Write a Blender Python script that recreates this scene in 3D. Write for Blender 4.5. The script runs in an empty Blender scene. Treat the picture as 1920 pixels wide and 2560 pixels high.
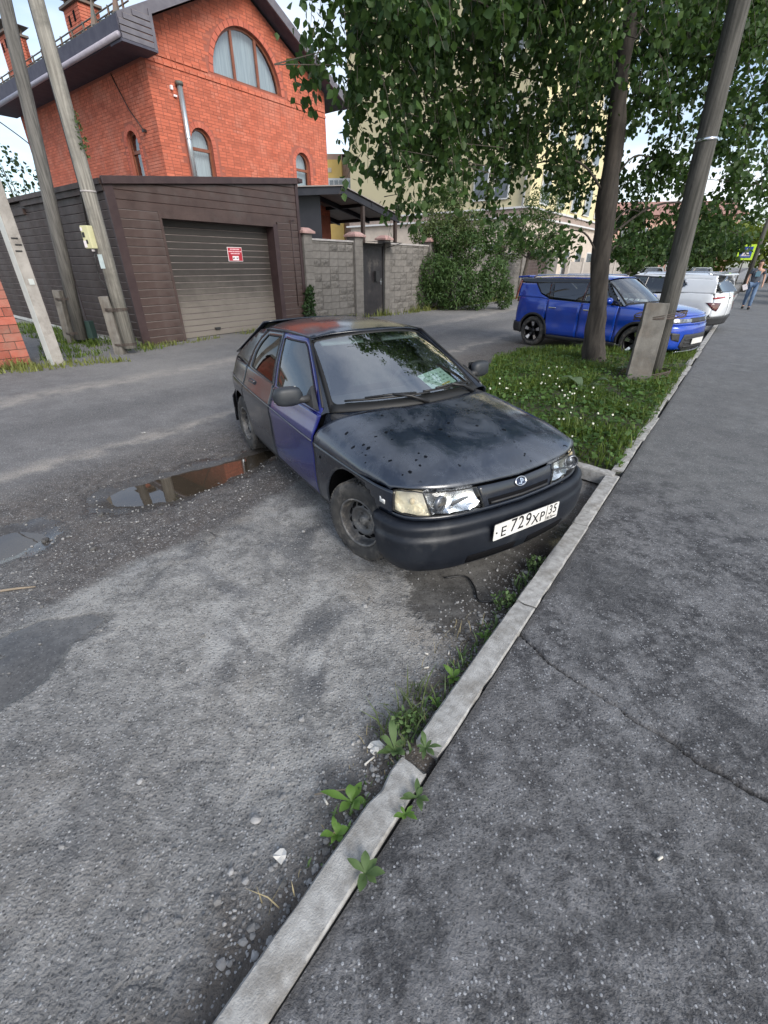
import bpy, bmesh, math, random
import numpy as np
from mathutils import Vector, Matrix
from mathutils.geometry import tessellate_polygon

scene = bpy.context.scene
COL = scene.collection
rad = math.radians
# ------------------------------------------------------------------ camera
cam_d = bpy.data.cameras.new('camera'); cam = bpy.data.objects.new('camera', cam_d); COL.objects.link(cam)
cam.location = (0, 0, 1.80); cam.rotation_euler = (rad(90 - 29.44), 0, 0)
cam_d.sensor_fit = 'VERTICAL'; cam_d.sensor_height = 36.0; cam_d.lens = 36.0 * 1095 / 2560
cam_d.clip_start = 0.02; cam_d.clip_end = 2000
scene.camera = cam
# ------------------------------------------------------------------ sky, sun, exposure
SUN_AZ, SUN_EL = 150.0, 33.0          # compass-like: direction the light comes from, measured from +y towards +x
world = bpy.data.worlds.new('World'); scene.world = world; world.use_nodes = True
wn = world.node_tree; wn.nodes.clear()
def wnode(t, **k):
    n = wn.nodes.new(t)
    for a, v in k.items(): setattr(n, a, v)
    return n
sky = wnode('ShaderNodeTexSky', sky_type='NISHITA', sun_disc=False, sun_elevation=rad(SUN_EL), sun_rotation=rad(SUN_AZ), air_density=1.0, dust_density=1.5, ozone_density=1.2)
tc = wnode('ShaderNodeTexCoord'); sep = wnode('ShaderNodeSeparateXYZ'); wn.links.new(tc.outputs['Generated'], sep.inputs[0])
zz = wnode('ShaderNodeMath', operation='MAXIMUM'); wn.links.new(sep.outputs['Z'], zz.inputs[0]); zz.inputs[1].default_value = 0.0
za = wnode('ShaderNodeMath', operation='ADD'); wn.links.new(zz.outputs[0], za.inputs[0]); za.inputs[1].default_value = 0.18
dx = wnode('ShaderNodeMath', operation='DIVIDE'); wn.links.new(sep.outputs['X'], dx.inputs[0]); wn.links.new(za.outputs[0], dx.inputs[1])
dy = wnode('ShaderNodeMath', operation='DIVIDE'); wn.links.new(sep.outputs['Y'], dy.inputs[0]); wn.links.new(za.outputs[0], dy.inputs[1])
cmb = wnode('ShaderNodeCombineXYZ'); wn.links.new(dx.outputs[0], cmb.inputs[0]); wn.links.new(dy.outputs[0], cmb.inputs[1]); cmb.inputs[2].default_value = 3.7
nz = wnode('ShaderNodeTexNoise'); nz.inputs['Scale'].default_value = 0.75; nz.inputs['Detail'].default_value = 8; nz.inputs['Roughness'].default_value = 0.55; nz.inputs['Distortion'].default_value = 0.3
wn.links.new(cmb.outputs[0], nz.inputs['Vector'])
rmp = wnode('ShaderNodeValToRGB'); rmp.color_ramp.elements[0].position = 0.44; rmp.color_ramp.elements[1].position = 0.72
rmp.color_ramp.elements[0].color = (0.14,)*3+(1,); rmp.color_ramp.elements[1].color = (0.97,)*3+(1,)
wn.links.new(nz.outputs['Fac'], rmp.inputs[0])
mixw = wnode('ShaderNodeMix', data_type='RGBA'); wn.links.new(rmp.outputs[0], mixw.inputs[0])
wn.links.new(sky.outputs[0], mixw.inputs[6]); mixw.inputs[7].default_value = (6.8, 7.1, 7.5, 1)
bgn = wnode('ShaderNodeBackground'); bgn.inputs[1].default_value = 0.09; wn.links.new(mixw.outputs[2], bgn.inputs[0])
wo = wnode('ShaderNodeOutputWorld'); wn.links.new(bgn.outputs[0], wo.inputs[0])
sun_d = bpy.data.lights.new('sun', 'SUN'); sun_d.energy = 1.45; sun_d.angle = rad(30); sun_d.color = (1, .96, .90)
sun = bpy.data.objects.new('sun', sun_d); COL.objects.link(sun); sun.location = (20, -20, 30)
sd = Vector((math.sin(rad(SUN_AZ))*math.cos(rad(SUN_EL)), math.cos(rad(SUN_AZ))*math.cos(rad(SUN_EL)), math.sin(rad(SUN_EL))))
sun.rotation_euler = sd.to_track_quat('Z', 'Y').to_euler()
vs = scene.view_settings; vs.view_transform = 'Standard'; vs.look = 'None'; vs.exposure = 1.22; vs.gamma = 1.0; vs.use_curve_mapping = False
scene.cycles.max_bounces = 8; scene.cycles.transparent_max_bounces = 12; scene.cycles.use_denoising = True

# ------------------------------------------------------------------ materials
MATS = {}
def _n(nt, t, **k):
    n = nt.nodes.new(t)
    for a, v in k.items(): setattr(n, a, v)
    return n
def c4(c): return (c[0], c[1], c[2], 1)
def mixrgb(nt, fac, a, b, blend='MIX'):
    m = _n(nt, 'ShaderNodeMix', data_type='RGBA', blend_type=blend)
    for i, v in ((0, fac), (6, a), (7, b)):
        if isinstance(v, (tuple, list)): m.inputs[i].default_value = c4(v)
        elif isinstance(v, (int, float)): m.inputs[i].default_value = v
        else: nt.links.new(v, m.inputs[i])
    return m.outputs[2]
def math_(nt, op, a, b=None, c=None, clamp=False):
    m = _n(nt, 'ShaderNodeMath', operation=op, use_clamp=clamp)
    for i, v in enumerate((a, b, c)):
        if v is None: continue
        if isinstance(v, (int, float)): m.inputs[i].default_value = v
        else: nt.links.new(v, m.inputs[i])
    return m.outputs[0]
def ramp(nt, v, p0, p1, smooth=False):
    m = _n(nt, 'ShaderNodeMapRange'); m.interpolation_type = 'SMOOTHSTEP' if smooth else 'LINEAR'
    nt.links.new(v, m.inputs[0]); m.inputs[1].default_value = p0; m.inputs[2].default_value = p1
    m.clamp = True
    return m.outputs[0]
def noise(nt, vec, scale, detail=6, rough=.55, dist=0.0, w=None):
    n = _n(nt, 'ShaderNodeTexNoise'); n.inputs['Scale'].default_value = scale; n.inputs['Detail'].default_value = detail
    n.inputs['Roughness'].default_value = rough; n.inputs['Distortion'].default_value = dist
    if vec is not None: nt.links.new(vec, n.inputs['Vector'])
    return n.outputs['Fac']
def base(name):
    m = bpy.data.materials.new(name); m.use_nodes = True; nt = m.node_tree; nt.nodes.clear()
    out = _n(nt, 'ShaderNodeOutputMaterial'); b = _n(nt, 'ShaderNodeBsdfPrincipled'); nt.links.new(b.outputs[0], out.inputs[0])
    MATS[name] = m
    return m, nt, b, out
def bump(nt, b, h, strength, dist=.01, inp='Normal'):
    bp = _n(nt, 'ShaderNodeBump'); bp.inputs['Strength'].default_value = strength; bp.inputs['Distance'].default_value = dist
    nt.links.new(h, bp.inputs['Height']); nt.links.new(bp.outputs[0], b.inputs[inp])
    return bp
def mat(name, col, col2=None, sc=4, rough=.7, rough2=None, bmp=0, bsc=60, metal=0, coat=0, spec=.5, lo=.35, hi=.65, rnd=0, dirt=None, dsc=1.5, dlo=.5, dhi=.7, stretch=None, sheen=0, trans=0):
    m, nt, b, out = base(name)
    tcn = _n(nt, 'ShaderNodeTexCoord'); vec = tcn.outputs['Object']
    if stretch:
        mp = _n(nt, 'ShaderNodeMapping'); nt.links.new(vec, mp.inputs[0]); mp.inputs['Scale'].default_value = stretch; vec = mp.outputs[0]
    f = ramp(nt, noise(nt, vec, sc), lo, hi)
    c = mixrgb(nt, f, col, col2 or col)
    if rnd:
        g = _n(nt, 'ShaderNodeNewGeometry'); oi = _n(nt, 'ShaderNodeObjectInfo')
        r = math_(nt, 'FRACT', math_(nt, 'ADD', g.outputs['Random Per Island'], oi.outputs['Random']))
        k = math_(nt, 'MULTIPLY_ADD', r, 2*rnd, 1-rnd)
        hs = _n(nt, 'ShaderNodeHueSaturation'); nt.links.new(k, hs.inputs['Value']); nt.links.new(c, hs.inputs['Color']); c = hs.outputs[0]
    if dirt:
        d = ramp(nt, noise(nt, tcn.outputs['Object'], dsc, 8, .65), dlo, dhi)
        c = mixrgb(nt, d, c, dirt)
    nt.links.new(c, b.inputs['Base Color'])
    if rough2 is not None:
        rr = _n(nt, 'ShaderNodeMapRange'); nt.links.new(noise(nt, vec, sc*1.7+.3), rr.inputs[0]); rr.inputs[1].default_value = .35; rr.inputs[2].default_value = .65; rr.inputs[3].default_value = rough; rr.inputs[4].default_value = rough2
        nt.links.new(rr.outputs[0], b.inputs['Roughness'])
    else: b.inputs['Roughness'].default_value = rough
    b.inputs['Metallic'].default_value = metal; b.inputs['Coat Weight'].default_value = coat; b.inputs['Coat Roughness'].default_value = .06
    b.inputs['Specular IOR Level'].default_value = spec
    if bmp: bump(nt, b, noise(nt, tcn.outputs['Object'], bsc, 5, .6), bmp)
    return m
def glass(name, tint, refl=1.0, rough=.0, ior=1.5, f0=None):
    f0 = f0 if f0 is not None else ((ior-1)/(ior+1))**2
    m = bpy.data.materials.new(name); m.use_nodes = True; nt = m.node_tree; nt.nodes.clear()
    out = _n(nt, 'ShaderNodeOutputMaterial'); tr = _n(nt, 'ShaderNodeBsdfTransparent'); gl = _n(nt, 'ShaderNodeBsdfGlossy'); mx = _n(nt, 'ShaderNodeMixShader'); lw = _n(nt, 'ShaderNodeLayerWeight'); lw.inputs[0].default_value = .5
    tr.inputs[0].default_value = c4(tint); gl.inputs['Roughness'].default_value = rough; gl.inputs['Color'].default_value = (refl, refl, refl, 1)
    fr = math_(nt, 'MULTIPLY_ADD', math_(nt, 'POWER', lw.outputs['Facing'], 4.0), 1-f0, f0)
    nt.links.new(fr, mx.inputs[0]); nt.links.new(tr.outputs[0], mx.inputs[1]); nt.links.new(gl.outputs[0], mx.inputs[2]); nt.links.new(mx.outputs[0], out.inputs[0])
    MATS[name] = m
    return m

# ------------------------------------------------------------------ geometry helpers
def link(o, parent=None):
    COL.objects.link(o)
    if parent is not None: o.parent = parent
    return o
def tag(o, label=None, cat=None, group=None, kind=None):
    if label: o['label'] = label
    if cat: o['category'] = cat
    if group: o['group'] = group
    if kind: o['kind'] = kind
    return o
def thing(name, label, cat, loc=(0, 0, 0), rz=0.0, group=None, scale=None):
    o = bpy.data.objects.new(name, None); o.empty_display_size = .2; link(o)
    o.location = loc; o.rotation_euler = (0, 0, rz)
    if scale: o.scale = scale
    return tag(o, label, cat, group)
def setting(name):
    o = bpy.data.objects.new(name, None); link(o); return tag(o, kind='structure')
def mobj(name, verts, faces, m, parent=None, smooth=False, mats=None, fm=None):
    me = bpy.data.meshes.new(name); me.from_pydata([tuple(map(float, v)) for v in verts], [], [list(f) for f in faces])
    for mm in (mats or [m]): me.materials.append(mm)
    if fm is not None: me.polygons.foreach_set('material_index', fm)
    if smooth: me.polygons.foreach_set('use_smooth', [True]*len(me.polygons))
    me.update()
    return link(bpy.data.objects.new(name, me), parent)
class MB:
    def __init__(s): s.v = []; s.f = []; s.mi = []
    def add(s, vs, fs, mi=0):
        k = len(s.v); s.v += [tuple(v) for v in vs]; s.f += [[i+k for i in f] for f in fs]; s.mi += [mi]*len(fs); return s
    def box(s, c, size, mi=0, M=None, taper=None):
        x, y, z = (q/2 for q in size); vs = []
        for dz in (-1, 1):
            tp = 1 if (taper is None or dz < 0) else taper
            for dx_, dy_ in ((-1, -1), (1, -1), (1, 1), (-1, 1)):
                p = Vector((dx_*x*tp, dy_*y*tp, dz*z))
                if M: p = M @ p
                vs.append(p + Vector(c))
        return s.add(vs, [(0, 3, 2, 1), (4, 5, 6, 7), (0, 1, 5, 4), (1, 2, 6, 5), (2, 3, 7, 6), (3, 0, 4, 7)], mi)
    def box2(s, a, b, mi=0):
        return s.box([(p+q)/2 for p, q in zip(a, b)], [abs(q-p) for p, q in zip(a, b)], mi)
    def tube(s, pts, r, n=8, mi=0, cap=True):
        pts = [Vector(p) for p in pts]; k = len(pts)
        rs = r if isinstance(r, (list, tuple)) else [r]*k
        vs = []; up = None
        for i, p in enumerate(pts):
            d = (pts[min(i+1, k-1)]-pts[max(i-1, 0)])
            if d.length < 1e-9: d = Vector((0, 0, 1))
            d.normalize()
            if up is None: up = d.orthogonal().normalized()
            else: up = (up - d*up.dot(d)); up = up.normalized() if up.length > 1e-6 else d.orthogonal().normalized()
            w = d.cross(up)
            for j in range(n):
                a = 2*math.pi*j/n; vs.append(p+(up*math.cos(a)+w*math.sin(a))*rs[i])
        fs = [(i*n+j, i*n+(j+1) % n, (i+1)*n+(j+1) % n, (i+1)*n+j) for i in range(k-1) for j in range(n)]
        if cap: fs += [tuple(range(n-1, -1, -1)), tuple(range((k-1)*n, k*n))]
        return s.add(vs, fs, mi)
    def lathe(s, prof, n=24, M=None, mi=0, close=False):
        k = len(prof); vs = []
        for j in range(n):
            a = 2*math.pi*j/n
            for r, h in prof:
                p = Vector((r*math.cos(a), r*math.sin(a), h)); vs.append(M @ p if M else p)
        kk = k if close else k-1
        fs = [(j*k+i, ((j+1) % n)*k+i, ((j+1) % n)*k+(i+1) % k, j*k+(i+1) % k) for j in range(n) for i in range(kk)]
        return s.add(vs, fs, mi)
    def prism(s, poly, d0, d1, fn, mi=0):
        """poly: 2D outline; fn(u,v,d)->3D"""
        n = len(poly); vs = [fn(u, v, d0) for u, v in poly]+[fn(u, v, d1) for u, v in poly]
        fs = [tuple(range(n-1, -1, -1)), tuple(range(n, 2*n))]+[(i, (i+1) % n, n+(i+1) % n, n+i) for i in range(n)]
        return s.add(vs, fs, mi)
    def ico(s, c, r, sub=1, mi=0, M=None, jit=0, rng=random):
        bm = bmesh.new(); bmesh.ops.create_icosphere(bm, subdivisions=sub, radius=1)
        vs = []
        for v in bm.verts:
            p = v.co*(1+rng.uniform(-jit, jit)); p = Vector((p.x*r[0], p.y*r[1], p.z*r[2])) if isinstance(r, (tuple, list)) else p*r
            if M: p = M @ p
            vs.append(p+Vector(c))
        fs = [[v.index for v in f.verts] for f in bm.faces]; bm.free()
        return s.add(vs, fs, mi)
    def build(s, name, m, parent=None, smooth=False, bevel=0, weld=False):
        mats = m if isinstance(m, (list, tuple)) else [m]
        o = mobj(name, s.v, s.f, None, parent, smooth, mats, s.mi if len(mats) > 1 else None)
        if bevel:
            b = o.modifiers.new('bevel', 'BEVEL'); b.width = bevel; b.segments = 2; b.limit_method = 'ANGLE'; b.angle_limit = rad(40); b.harden_normals = False
        return o
def autosmooth(o, ang=35):
    o.data.polygons.foreach_set('use_smooth', [True]*len(o.data.polygons))
    try: o.data.set_sharp_from_angle(angle=rad(ang))
    except Exception: pass
    return o
def copy_tree(o, parent=None):
    c = o.copy(); COL.objects.link(c); c.parent = parent
    for ch in list(o.children): copy_tree(ch, c)
    return c
def lerp(a, b, t): return a+(b-a)*t
def sm(t): t = min(1, max(0, t)); return t*t*(3-2*t)
class Tab:
    """smooth 1-D table"""
    def __init__(s, pts):
        pts = sorted(pts); s.x = np.array([p[0] for p in pts], float); s.y = np.array([p[1] for p in pts], float)
        n = len(pts); m = np.zeros(n); d = np.diff(s.y)/np.diff(s.x)
        for i in range(1, n-1): m[i] = 0 if d[i-1]*d[i] <= 0 else 2*d[i-1]*d[i]/(d[i-1]+d[i])
        m[0] = d[0]; m[-1] = d[-1]; s.m = m
    def __call__(s, q):
        x, y, m = s.x, s.y, s.m
        if q <= x[0]: return float(y[0]+m[0]*(q-x[0])*0)
        if q >= x[-1]: return float(y[-1])
        i = int(np.searchsorted(x, q))-1; h = x[i+1]-x[i]; t = (q-x[i])/h
        return float((2*t**3-3*t*t+1)*y[i]+(t**3-2*t*t+t)*h*m[i]+(-2*t**3+3*t*t)*y[i+1]+(t**3-t*t)*h*m[i+1])
def crom(pts, n=16):
    """Catmull-Rom through 2-D/3-D points"""
    P = [np.array(p, float) for p in pts]; P = [2*P[0]-P[1]]+P+[2*P[-1]-P[-2]]; out = []
    for i in range(1, len(P)-2):
        for k in range(n):
            t = k/n
            out.append(.5*((2*P[i])+(-P[i-1]+P[i+1])*t+(2*P[i-1]-5*P[i]+4*P[i+1]-P[i+2])*t*t+(-P[i-1]+3*P[i]-3*P[i+1]+P[i+2])*t**3))
    out.append(P[-2]); return out
def _clip(poly, ax, val, keep_less):
    out = []; n = len(poly)
    for i in range(n):
        a, b = poly[i], poly[(i+1) % n]; da, db = a[ax]-val, b[ax]-val
        if keep_less: da, db = -da, -db
        if da >= 0: out.append(a)
        if (da >= 0) != (db >= 0):
            t = da/(da-db); out.append((a[0]+(b[0]-a[0])*t, a[1]+(b[1]-a[1])*t))
    return out
def rpoly(pts, r, seg=4):
    """round the corners of a 2-D polygon"""
    out = []; n = len(pts)
    for i in range(n):
        p, a, b = (np.array(pts[k], float) for k in (i, i-1, (i+1) % n))
        rr = r[i] if isinstance(r, (list, tuple)) else r
        if rr <= 0: out.append(tuple(p)); continue
        u = a-p; v = b-p; lu, lv = np.linalg.norm(u), np.linalg.norm(v); d = min(rr, lu*.45, lv*.45)
        A = p+u/lu*d; B = p+v/lv*d
        for k in range(seg+1):
            t = k/seg; out.append(tuple((1-t)**2*A+2*t*(1-t)*p+t*t*B))
    return out
def dense(pts, step):
    out = []; n = len(pts)
    for i in range(n):
        a = np.array(pts[i], float); b = np.array(pts[(i+1) % n], float); k = max(1, int(np.linalg.norm(b-a)/step))
        out += [tuple(a+(b-a)*j/k) for j in range(k)]
    return out
def trim(name, poly, S, du, dv, m, parent=None, thick=.006, mirror=False, smooth=True, label=None, off=0.0, ctr=(0, 0, .5)):
    """the part of the smooth surface S(u,v) inside the 2-D outline, as a panel with thickness"""
    ar_ = sum(poly[i-1][0]*poly[i][1]-poly[i][0]*poly[i-1][1] for i in range(len(poly)))
    if ar_ < 0: poly = list(poly)[::-1]
    us = [p[0] for p in poly]; vs_ = [p[1] for p in poly]
    um, vm = (min(us)+max(us))/2, (min(vs_)+max(vs_))/2; mid = poly[len(poly)//3]
    def nrm(u, v, e=1e-3): return (Vector(S(u+e, v))-Vector(S(u-e, v))).cross(Vector(S(u, v+e))-Vector(S(u, v-e)))
    acc = sum((nrm(u, v).dot(Vector(S(u, v))-Vector(ctr)) for u, v in [(lerp(p[0], um, .06), lerp(p[1], vm, .06)) for p in poly[::max(1, len(poly)//12)]]), 0.0); sgn = 1 if acc >= 0 else -1
    V = {}; verts = []; faces = []
    def vid(u, v):
        k = (round(u, 5), round(v, 5))
        if k not in V: V[k] = len(verts); verts.append((u, v))
        return V[k]
    nu = max(1, int(math.ceil((max(us)-min(us))/du))); nv = max(1, int(math.ceil((max(vs_)-min(vs_))/dv)))
    u0, v0 = min(us), min(vs_); du = (max(us)-u0)/nu; dv = (max(vs_)-v0)/nv
    for i in range(nu):
        st = _clip(_clip(poly, 0, u0+i*du, False), 0, u0+(i+1)*du, True)
        if len(st) < 3: continue
        for j in range(nv):
            c = _clip(_clip(st, 1, v0+j*dv, False), 1, v0+(j+1)*dv, True)
            if len(c) < 3: continue
            ids = []
            for p in c:
                q = vid(*p)
                if not ids or ids[-1] != q: ids.append(q)
            if ids and ids[0] == ids[-1]: ids.pop()
            if len(ids) < 3 or len(set(ids)) < len(ids): 
                ids = list(dict.fromkeys(ids))
                if len(ids) < 3: continue
            faces.append(ids)
    P3 = []
    for u, v in verts:
        p = Vector(S(u, v))
        if off:
            nn = nrm(u, v)
            if nn.length > 1e-12: p = p+nn.normalized()*off*sgn
        P3.append(p)
    if sgn < 0: faces = [f[::-1] for f in faces]
    if mirror: P3 = [Vector((p.x, -p.y, p.z)) for p in P3]; faces = [f[::-1] for f in faces]
    o = mobj(name, P3, faces, m, parent, smooth)
    bm = bmesh.new(); bm.from_mesh(o.data); bmesh.ops.remove_doubles(bm, verts=bm.verts, dist=2e-5); bmesh.ops.dissolve_degenerate(bm, edges=bm.edges, dist=1e-5)
    bm.to_mesh(o.data); bm.free()
    if smooth: o.data.polygons.foreach_set('use_smooth', [True]*len(o.data.polygons))
    if thick:
        s = o.modifiers.new('thick', 'SOLIDIFY'); s.thickness = abs(thick); s.offset = -1 if thick > 0 else 1; s.use_even_offset = False; s.use_rim = True
    if label: o['label'] = label
    return o
def resample(pts, n, start=None):
    P = [np.array(p, float) for p in pts]
    if start is not None:
        k = min(range(len(P)), key=lambda i: np.hypot(*(P[i]-np.array(start)))); P = P[k:]+P[:k]
    P.append(P[0]); d = np.r_[0, np.cumsum([np.hypot(*(P[i+1]-P[i])) for i in range(len(P)-1)])]; A_ = np.array(P)
    q = np.linspace(0, d[-1], n, endpoint=False); return [(float(np.interp(t, d, A_[:, 0])), float(np.interp(t, d, A_[:, 1]))) for t in q]
def ringpatch(name, corners_o, corners_i, S, m, parent, thick=.008, mirror=False, off=0.0, per=10, lay=2, ctr=(0, 0, .5)):
    """frame between two loops given corner by corner (same number of corners)"""
    n = len(corners_o); O = []; I = []
    for k in range(n):
        for j in range(per):
            t = j/per; O.append(np.array(corners_o[k])*(1-t)+np.array(corners_o[(k+1) % n])*t); I.append(np.array(corners_i[k])*(1-t)+np.array(corners_i[(k+1) % n])*t)
    N = len(O); uv = [O[i]*(1-l/lay)+I[i]*(l/lay) for l in range(lay+1) for i in range(N)]
    vs = [Vector(S(*p)) for p in uv]
    nr = []
    for p in uv:
        e = 1e-3; c = (Vector(S(p[0]+e, p[1]))-Vector(S(p[0]-e, p[1]))).cross(Vector(S(p[0], p[1]+e))-Vector(S(p[0], p[1]-e))); nr.append(c.normalized())
    sg = 1 if sum(a.dot(v-Vector(ctr)) for a, v in zip(nr, vs)) > 0 else -1
    vs = [v+a*(off*sg) for v, a in zip(vs, nr)]
    fs = [(l*N+i, l*N+(i+1) % N, (l+1)*N+(i+1) % N, (l+1)*N+i) for l in range(lay) for i in range(N)]
    f0 = fs[0]; nn = (vs[f0[1]]-vs[f0[0]]).cross(vs[f0[3]]-vs[f0[0]])
    flip = nn.dot(nr[0]*sg) < 0
    if flip: fs = [f[::-1] for f in fs]
    if mirror: vs = [Vector((v.x, -v.y, v.z)) for v in vs]; fs = [f[::-1] for f in fs]
    o = mobj(name, vs, fs, m, parent, True); s_ = o.modifiers.new('thick', 'SOLIDIFY'); s_.thickness = thick; s_.offset = -1
    return o
# value noise for terrain
_rng = np.random.RandomState(7); _perm = _rng.rand(256, 256)
def vnoise(x, y):
    x = np.asarray(x, float); y = np.asarray(y, float); xi = np.floor(x).astype(int); yi = np.floor(y).astype(int); fx = x-xi; fy = y-yi
    fx = fx*fx*(3-2*fx); fy = fy*fy*(3-2*fy); g = lambda i, j: _perm[i % 256, j % 256]
    return (g(xi, yi)*(1-fx)+g(xi+1, yi)*fx)*(1-fy)+(g(xi, yi+1)*(1-fx)+g(xi+1, yi+1)*fx)*fy
def fbm(x, y, o=4):
    t = 0; a = .5
    for i in range(o): t = t+a*(vnoise(x+17*i, y+31*i)-.5); x = x*2.03; y = y*2.03; a *= .5
    return t
# street frame: s along the kerb, q to its left (towards the road)
KO = np.array([-.299, .332]); KS = np.array([.5957, .8032]); KS = KS/np.linalg.norm(KS); KQ = np.array([-KS[1], KS[0]])
def sq(s, q, z=0.0): return Vector((KO[0]+KS[0]*s+KQ[0]*q, KO[1]+KS[1]*s+KQ[1]*q, z))
KANG = math.atan2(KS[1], KS[0])
# garage frame: t along the front (right, away), d behind the front plane
GO = np.array([-6.059, 11.723]); GA = np.array([.6046, .7965]); GB = np.array([-.7965, .6046])
def gp(t, d, z=0.0): return Vector((GO[0]+GA[0]*t+GB[0]*d, GO[1]+GA[1]*t+GB[1]*d, z))
GANG = math.atan2(.7965, .6046)
# ================================================================== ground
PUD = [  # puddles: list of (world x, y, along-angle, half-length, half-width, depth)
    (-1.86, 3.92, math.atan2(.95, 1.0), .66, .26, .070), (-2.16, 3.60, .4, .42, .25, .064), (-1.40, 4.45, 1.0, .34, .16, .050),
    (-2.86, 2.72, .8, .34, .22, .060), (.55, 2.30, -.2, .36, .17, .030), (1.08, 2.62, .7, .40, .15, .026)]
WATER_Z = -.046
VERGE = [(4.33, .06), (4.33, 1.7), (5.6, 2.35), (7.43, 2.86), (9.3, 3.5), (10.4, 3.25), (11.7, 1.9), (12.7, .25), (12.7, .06)]
def zroad(x, y):
    x = np.asarray(x, float); y = np.asarray(y, float)
    s = (x-KO[0])*KS[0]+(y-KO[1])*KS[1]; q = (x-KO[0])*KQ[0]+(y-KO[1])*KQ[1]
    near = np.exp(-np.maximum(0, np.hypot(x+.5, y-2.5)-3)/4)
    z = .020*fbm(x*.9+3, y*.9+9, 4)+.014*fbm(x*4.1, y*4.1, 3)*near
    mud = 1/(1+np.exp(-(q-2.42-.25*fbm(s*1.3, q*.5+4, 3))/.05)); mud = mud*np.clip(1-(q-3.9)/.6, 0, 1)
    z = z-.016*mud+mud*near*.022*fbm(x*9, y*9, 3)
    # near pothole edge (a shallow sunken patch close to the camera)
    pot = np.exp(-(((s-.40)/.30)**2+((q-.72)/.30)**2)**2); z = z-.018*pot
    # dirt banked against the kerb
    bank = np.exp(-np.maximum(0, q-.11)/.14)*(q > 0)*np.clip((4.0-s)/1.0, 0, 1); z = z+.055*bank*(.7+1.2*vnoise(s*3, q*3))*np.where(s < 1.4, 1.25, .5)
    for (px, py, a, L, W_, d) in PUD:
        u = (x-px)*math.cos(a)+(y-py)*math.sin(a); v = -(x-px)*math.sin(a)+(y-py)*math.cos(a)
        r = (u/L)**2+(v/W_)**2; r = r*(1+.9*fbm(x*3.2, y*3.2, 3)); z = z-d*np.exp(-r*1.15)
    z = np.where(q < -.02, -.08, z)
    return z
def axis_grid(lo, hi, mid0, mid1, fine, grow=1.22, cap=30):
    a = list(np.arange(mid0, mid1+1e-6, fine)); st = fine
    while a[-1] < hi: st = min(st*grow, cap); a.append(a[-1]+st)
    st = fine
    while a[0] > lo: st = min(st*grow, cap); a.insert(0, a[0]-st)
    return np.array(a)
def sheet(name, S_, Q_, zf, m):
    ss, qq = np.meshgrid(S_, Q_, indexing='ij'); X_ = KO[0]+KS[0]*ss+KQ[0]*qq; Y_ = KO[1]+KS[1]*ss+KQ[1]*qq; Z_ = zf(X_, Y_)
    n, k = ss.shape; V = np.stack([X_, Y_, Z_], -1).reshape(-1, 3); idx = np.arange(n*k).reshape(n, k)
    Fc = np.stack([idx[:-1, :-1], idx[1:, :-1], idx[1:, 1:], idx[:-1, 1:]], -1).reshape(-1, 4)
    me = bpy.data.meshes.new(name); me.vertices.add(len(V)); me.vertices.foreach_set('co', V.ravel()); me.loops.add(Fc.size); me.loops.foreach_set('vertex_index', Fc.ravel())
    me.polygons.add(len(Fc)); me.polygons.foreach_set('loop_start', np.arange(0, Fc.size, 4)); me.polygons.foreach_set('use_smooth', np.ones(len(Fc), bool)); me.update(calc_edges=True); me.validate()
    me.materials.append(m); return link(bpy.data.objects.new(name, me))
def sq_nodes(nt):
    g = _n(nt, 'ShaderNodeNewGeometry'); P = g.outputs['Position']
    def dot(vx, vy, c):
        d = _n(nt, 'ShaderNodeVectorMath', operation='DOT_PRODUCT'); nt.links.new(P, d.inputs[0]); d.inputs[1].default_value = (vx, vy, 0); return math_(nt, 'SUBTRACT', d.outputs['Value'], c)
    return P, dot(KS[0], KS[1], float(KO @ KS)), dot(KQ[0], KQ[1], float(KO @ KQ))
def band(nt, v, c, w):
    return math_(nt, 'SUBTRACT', 1.0, ramp(nt, math_(nt, 'ABSOLUTE', math_(nt, 'SUBTRACT', v, c)), 0, w, True))
def voro(nt, vec, scale, feat='F1', rnd=1.0):
    v = _n(nt, 'ShaderNodeTexVoronoi'); v.feature = feat; v.inputs['Scale'].default_value = scale; v.inputs['Randomness'].default_value = rnd; nt.links.new(vec, v.inputs['Vector']); return v
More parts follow.
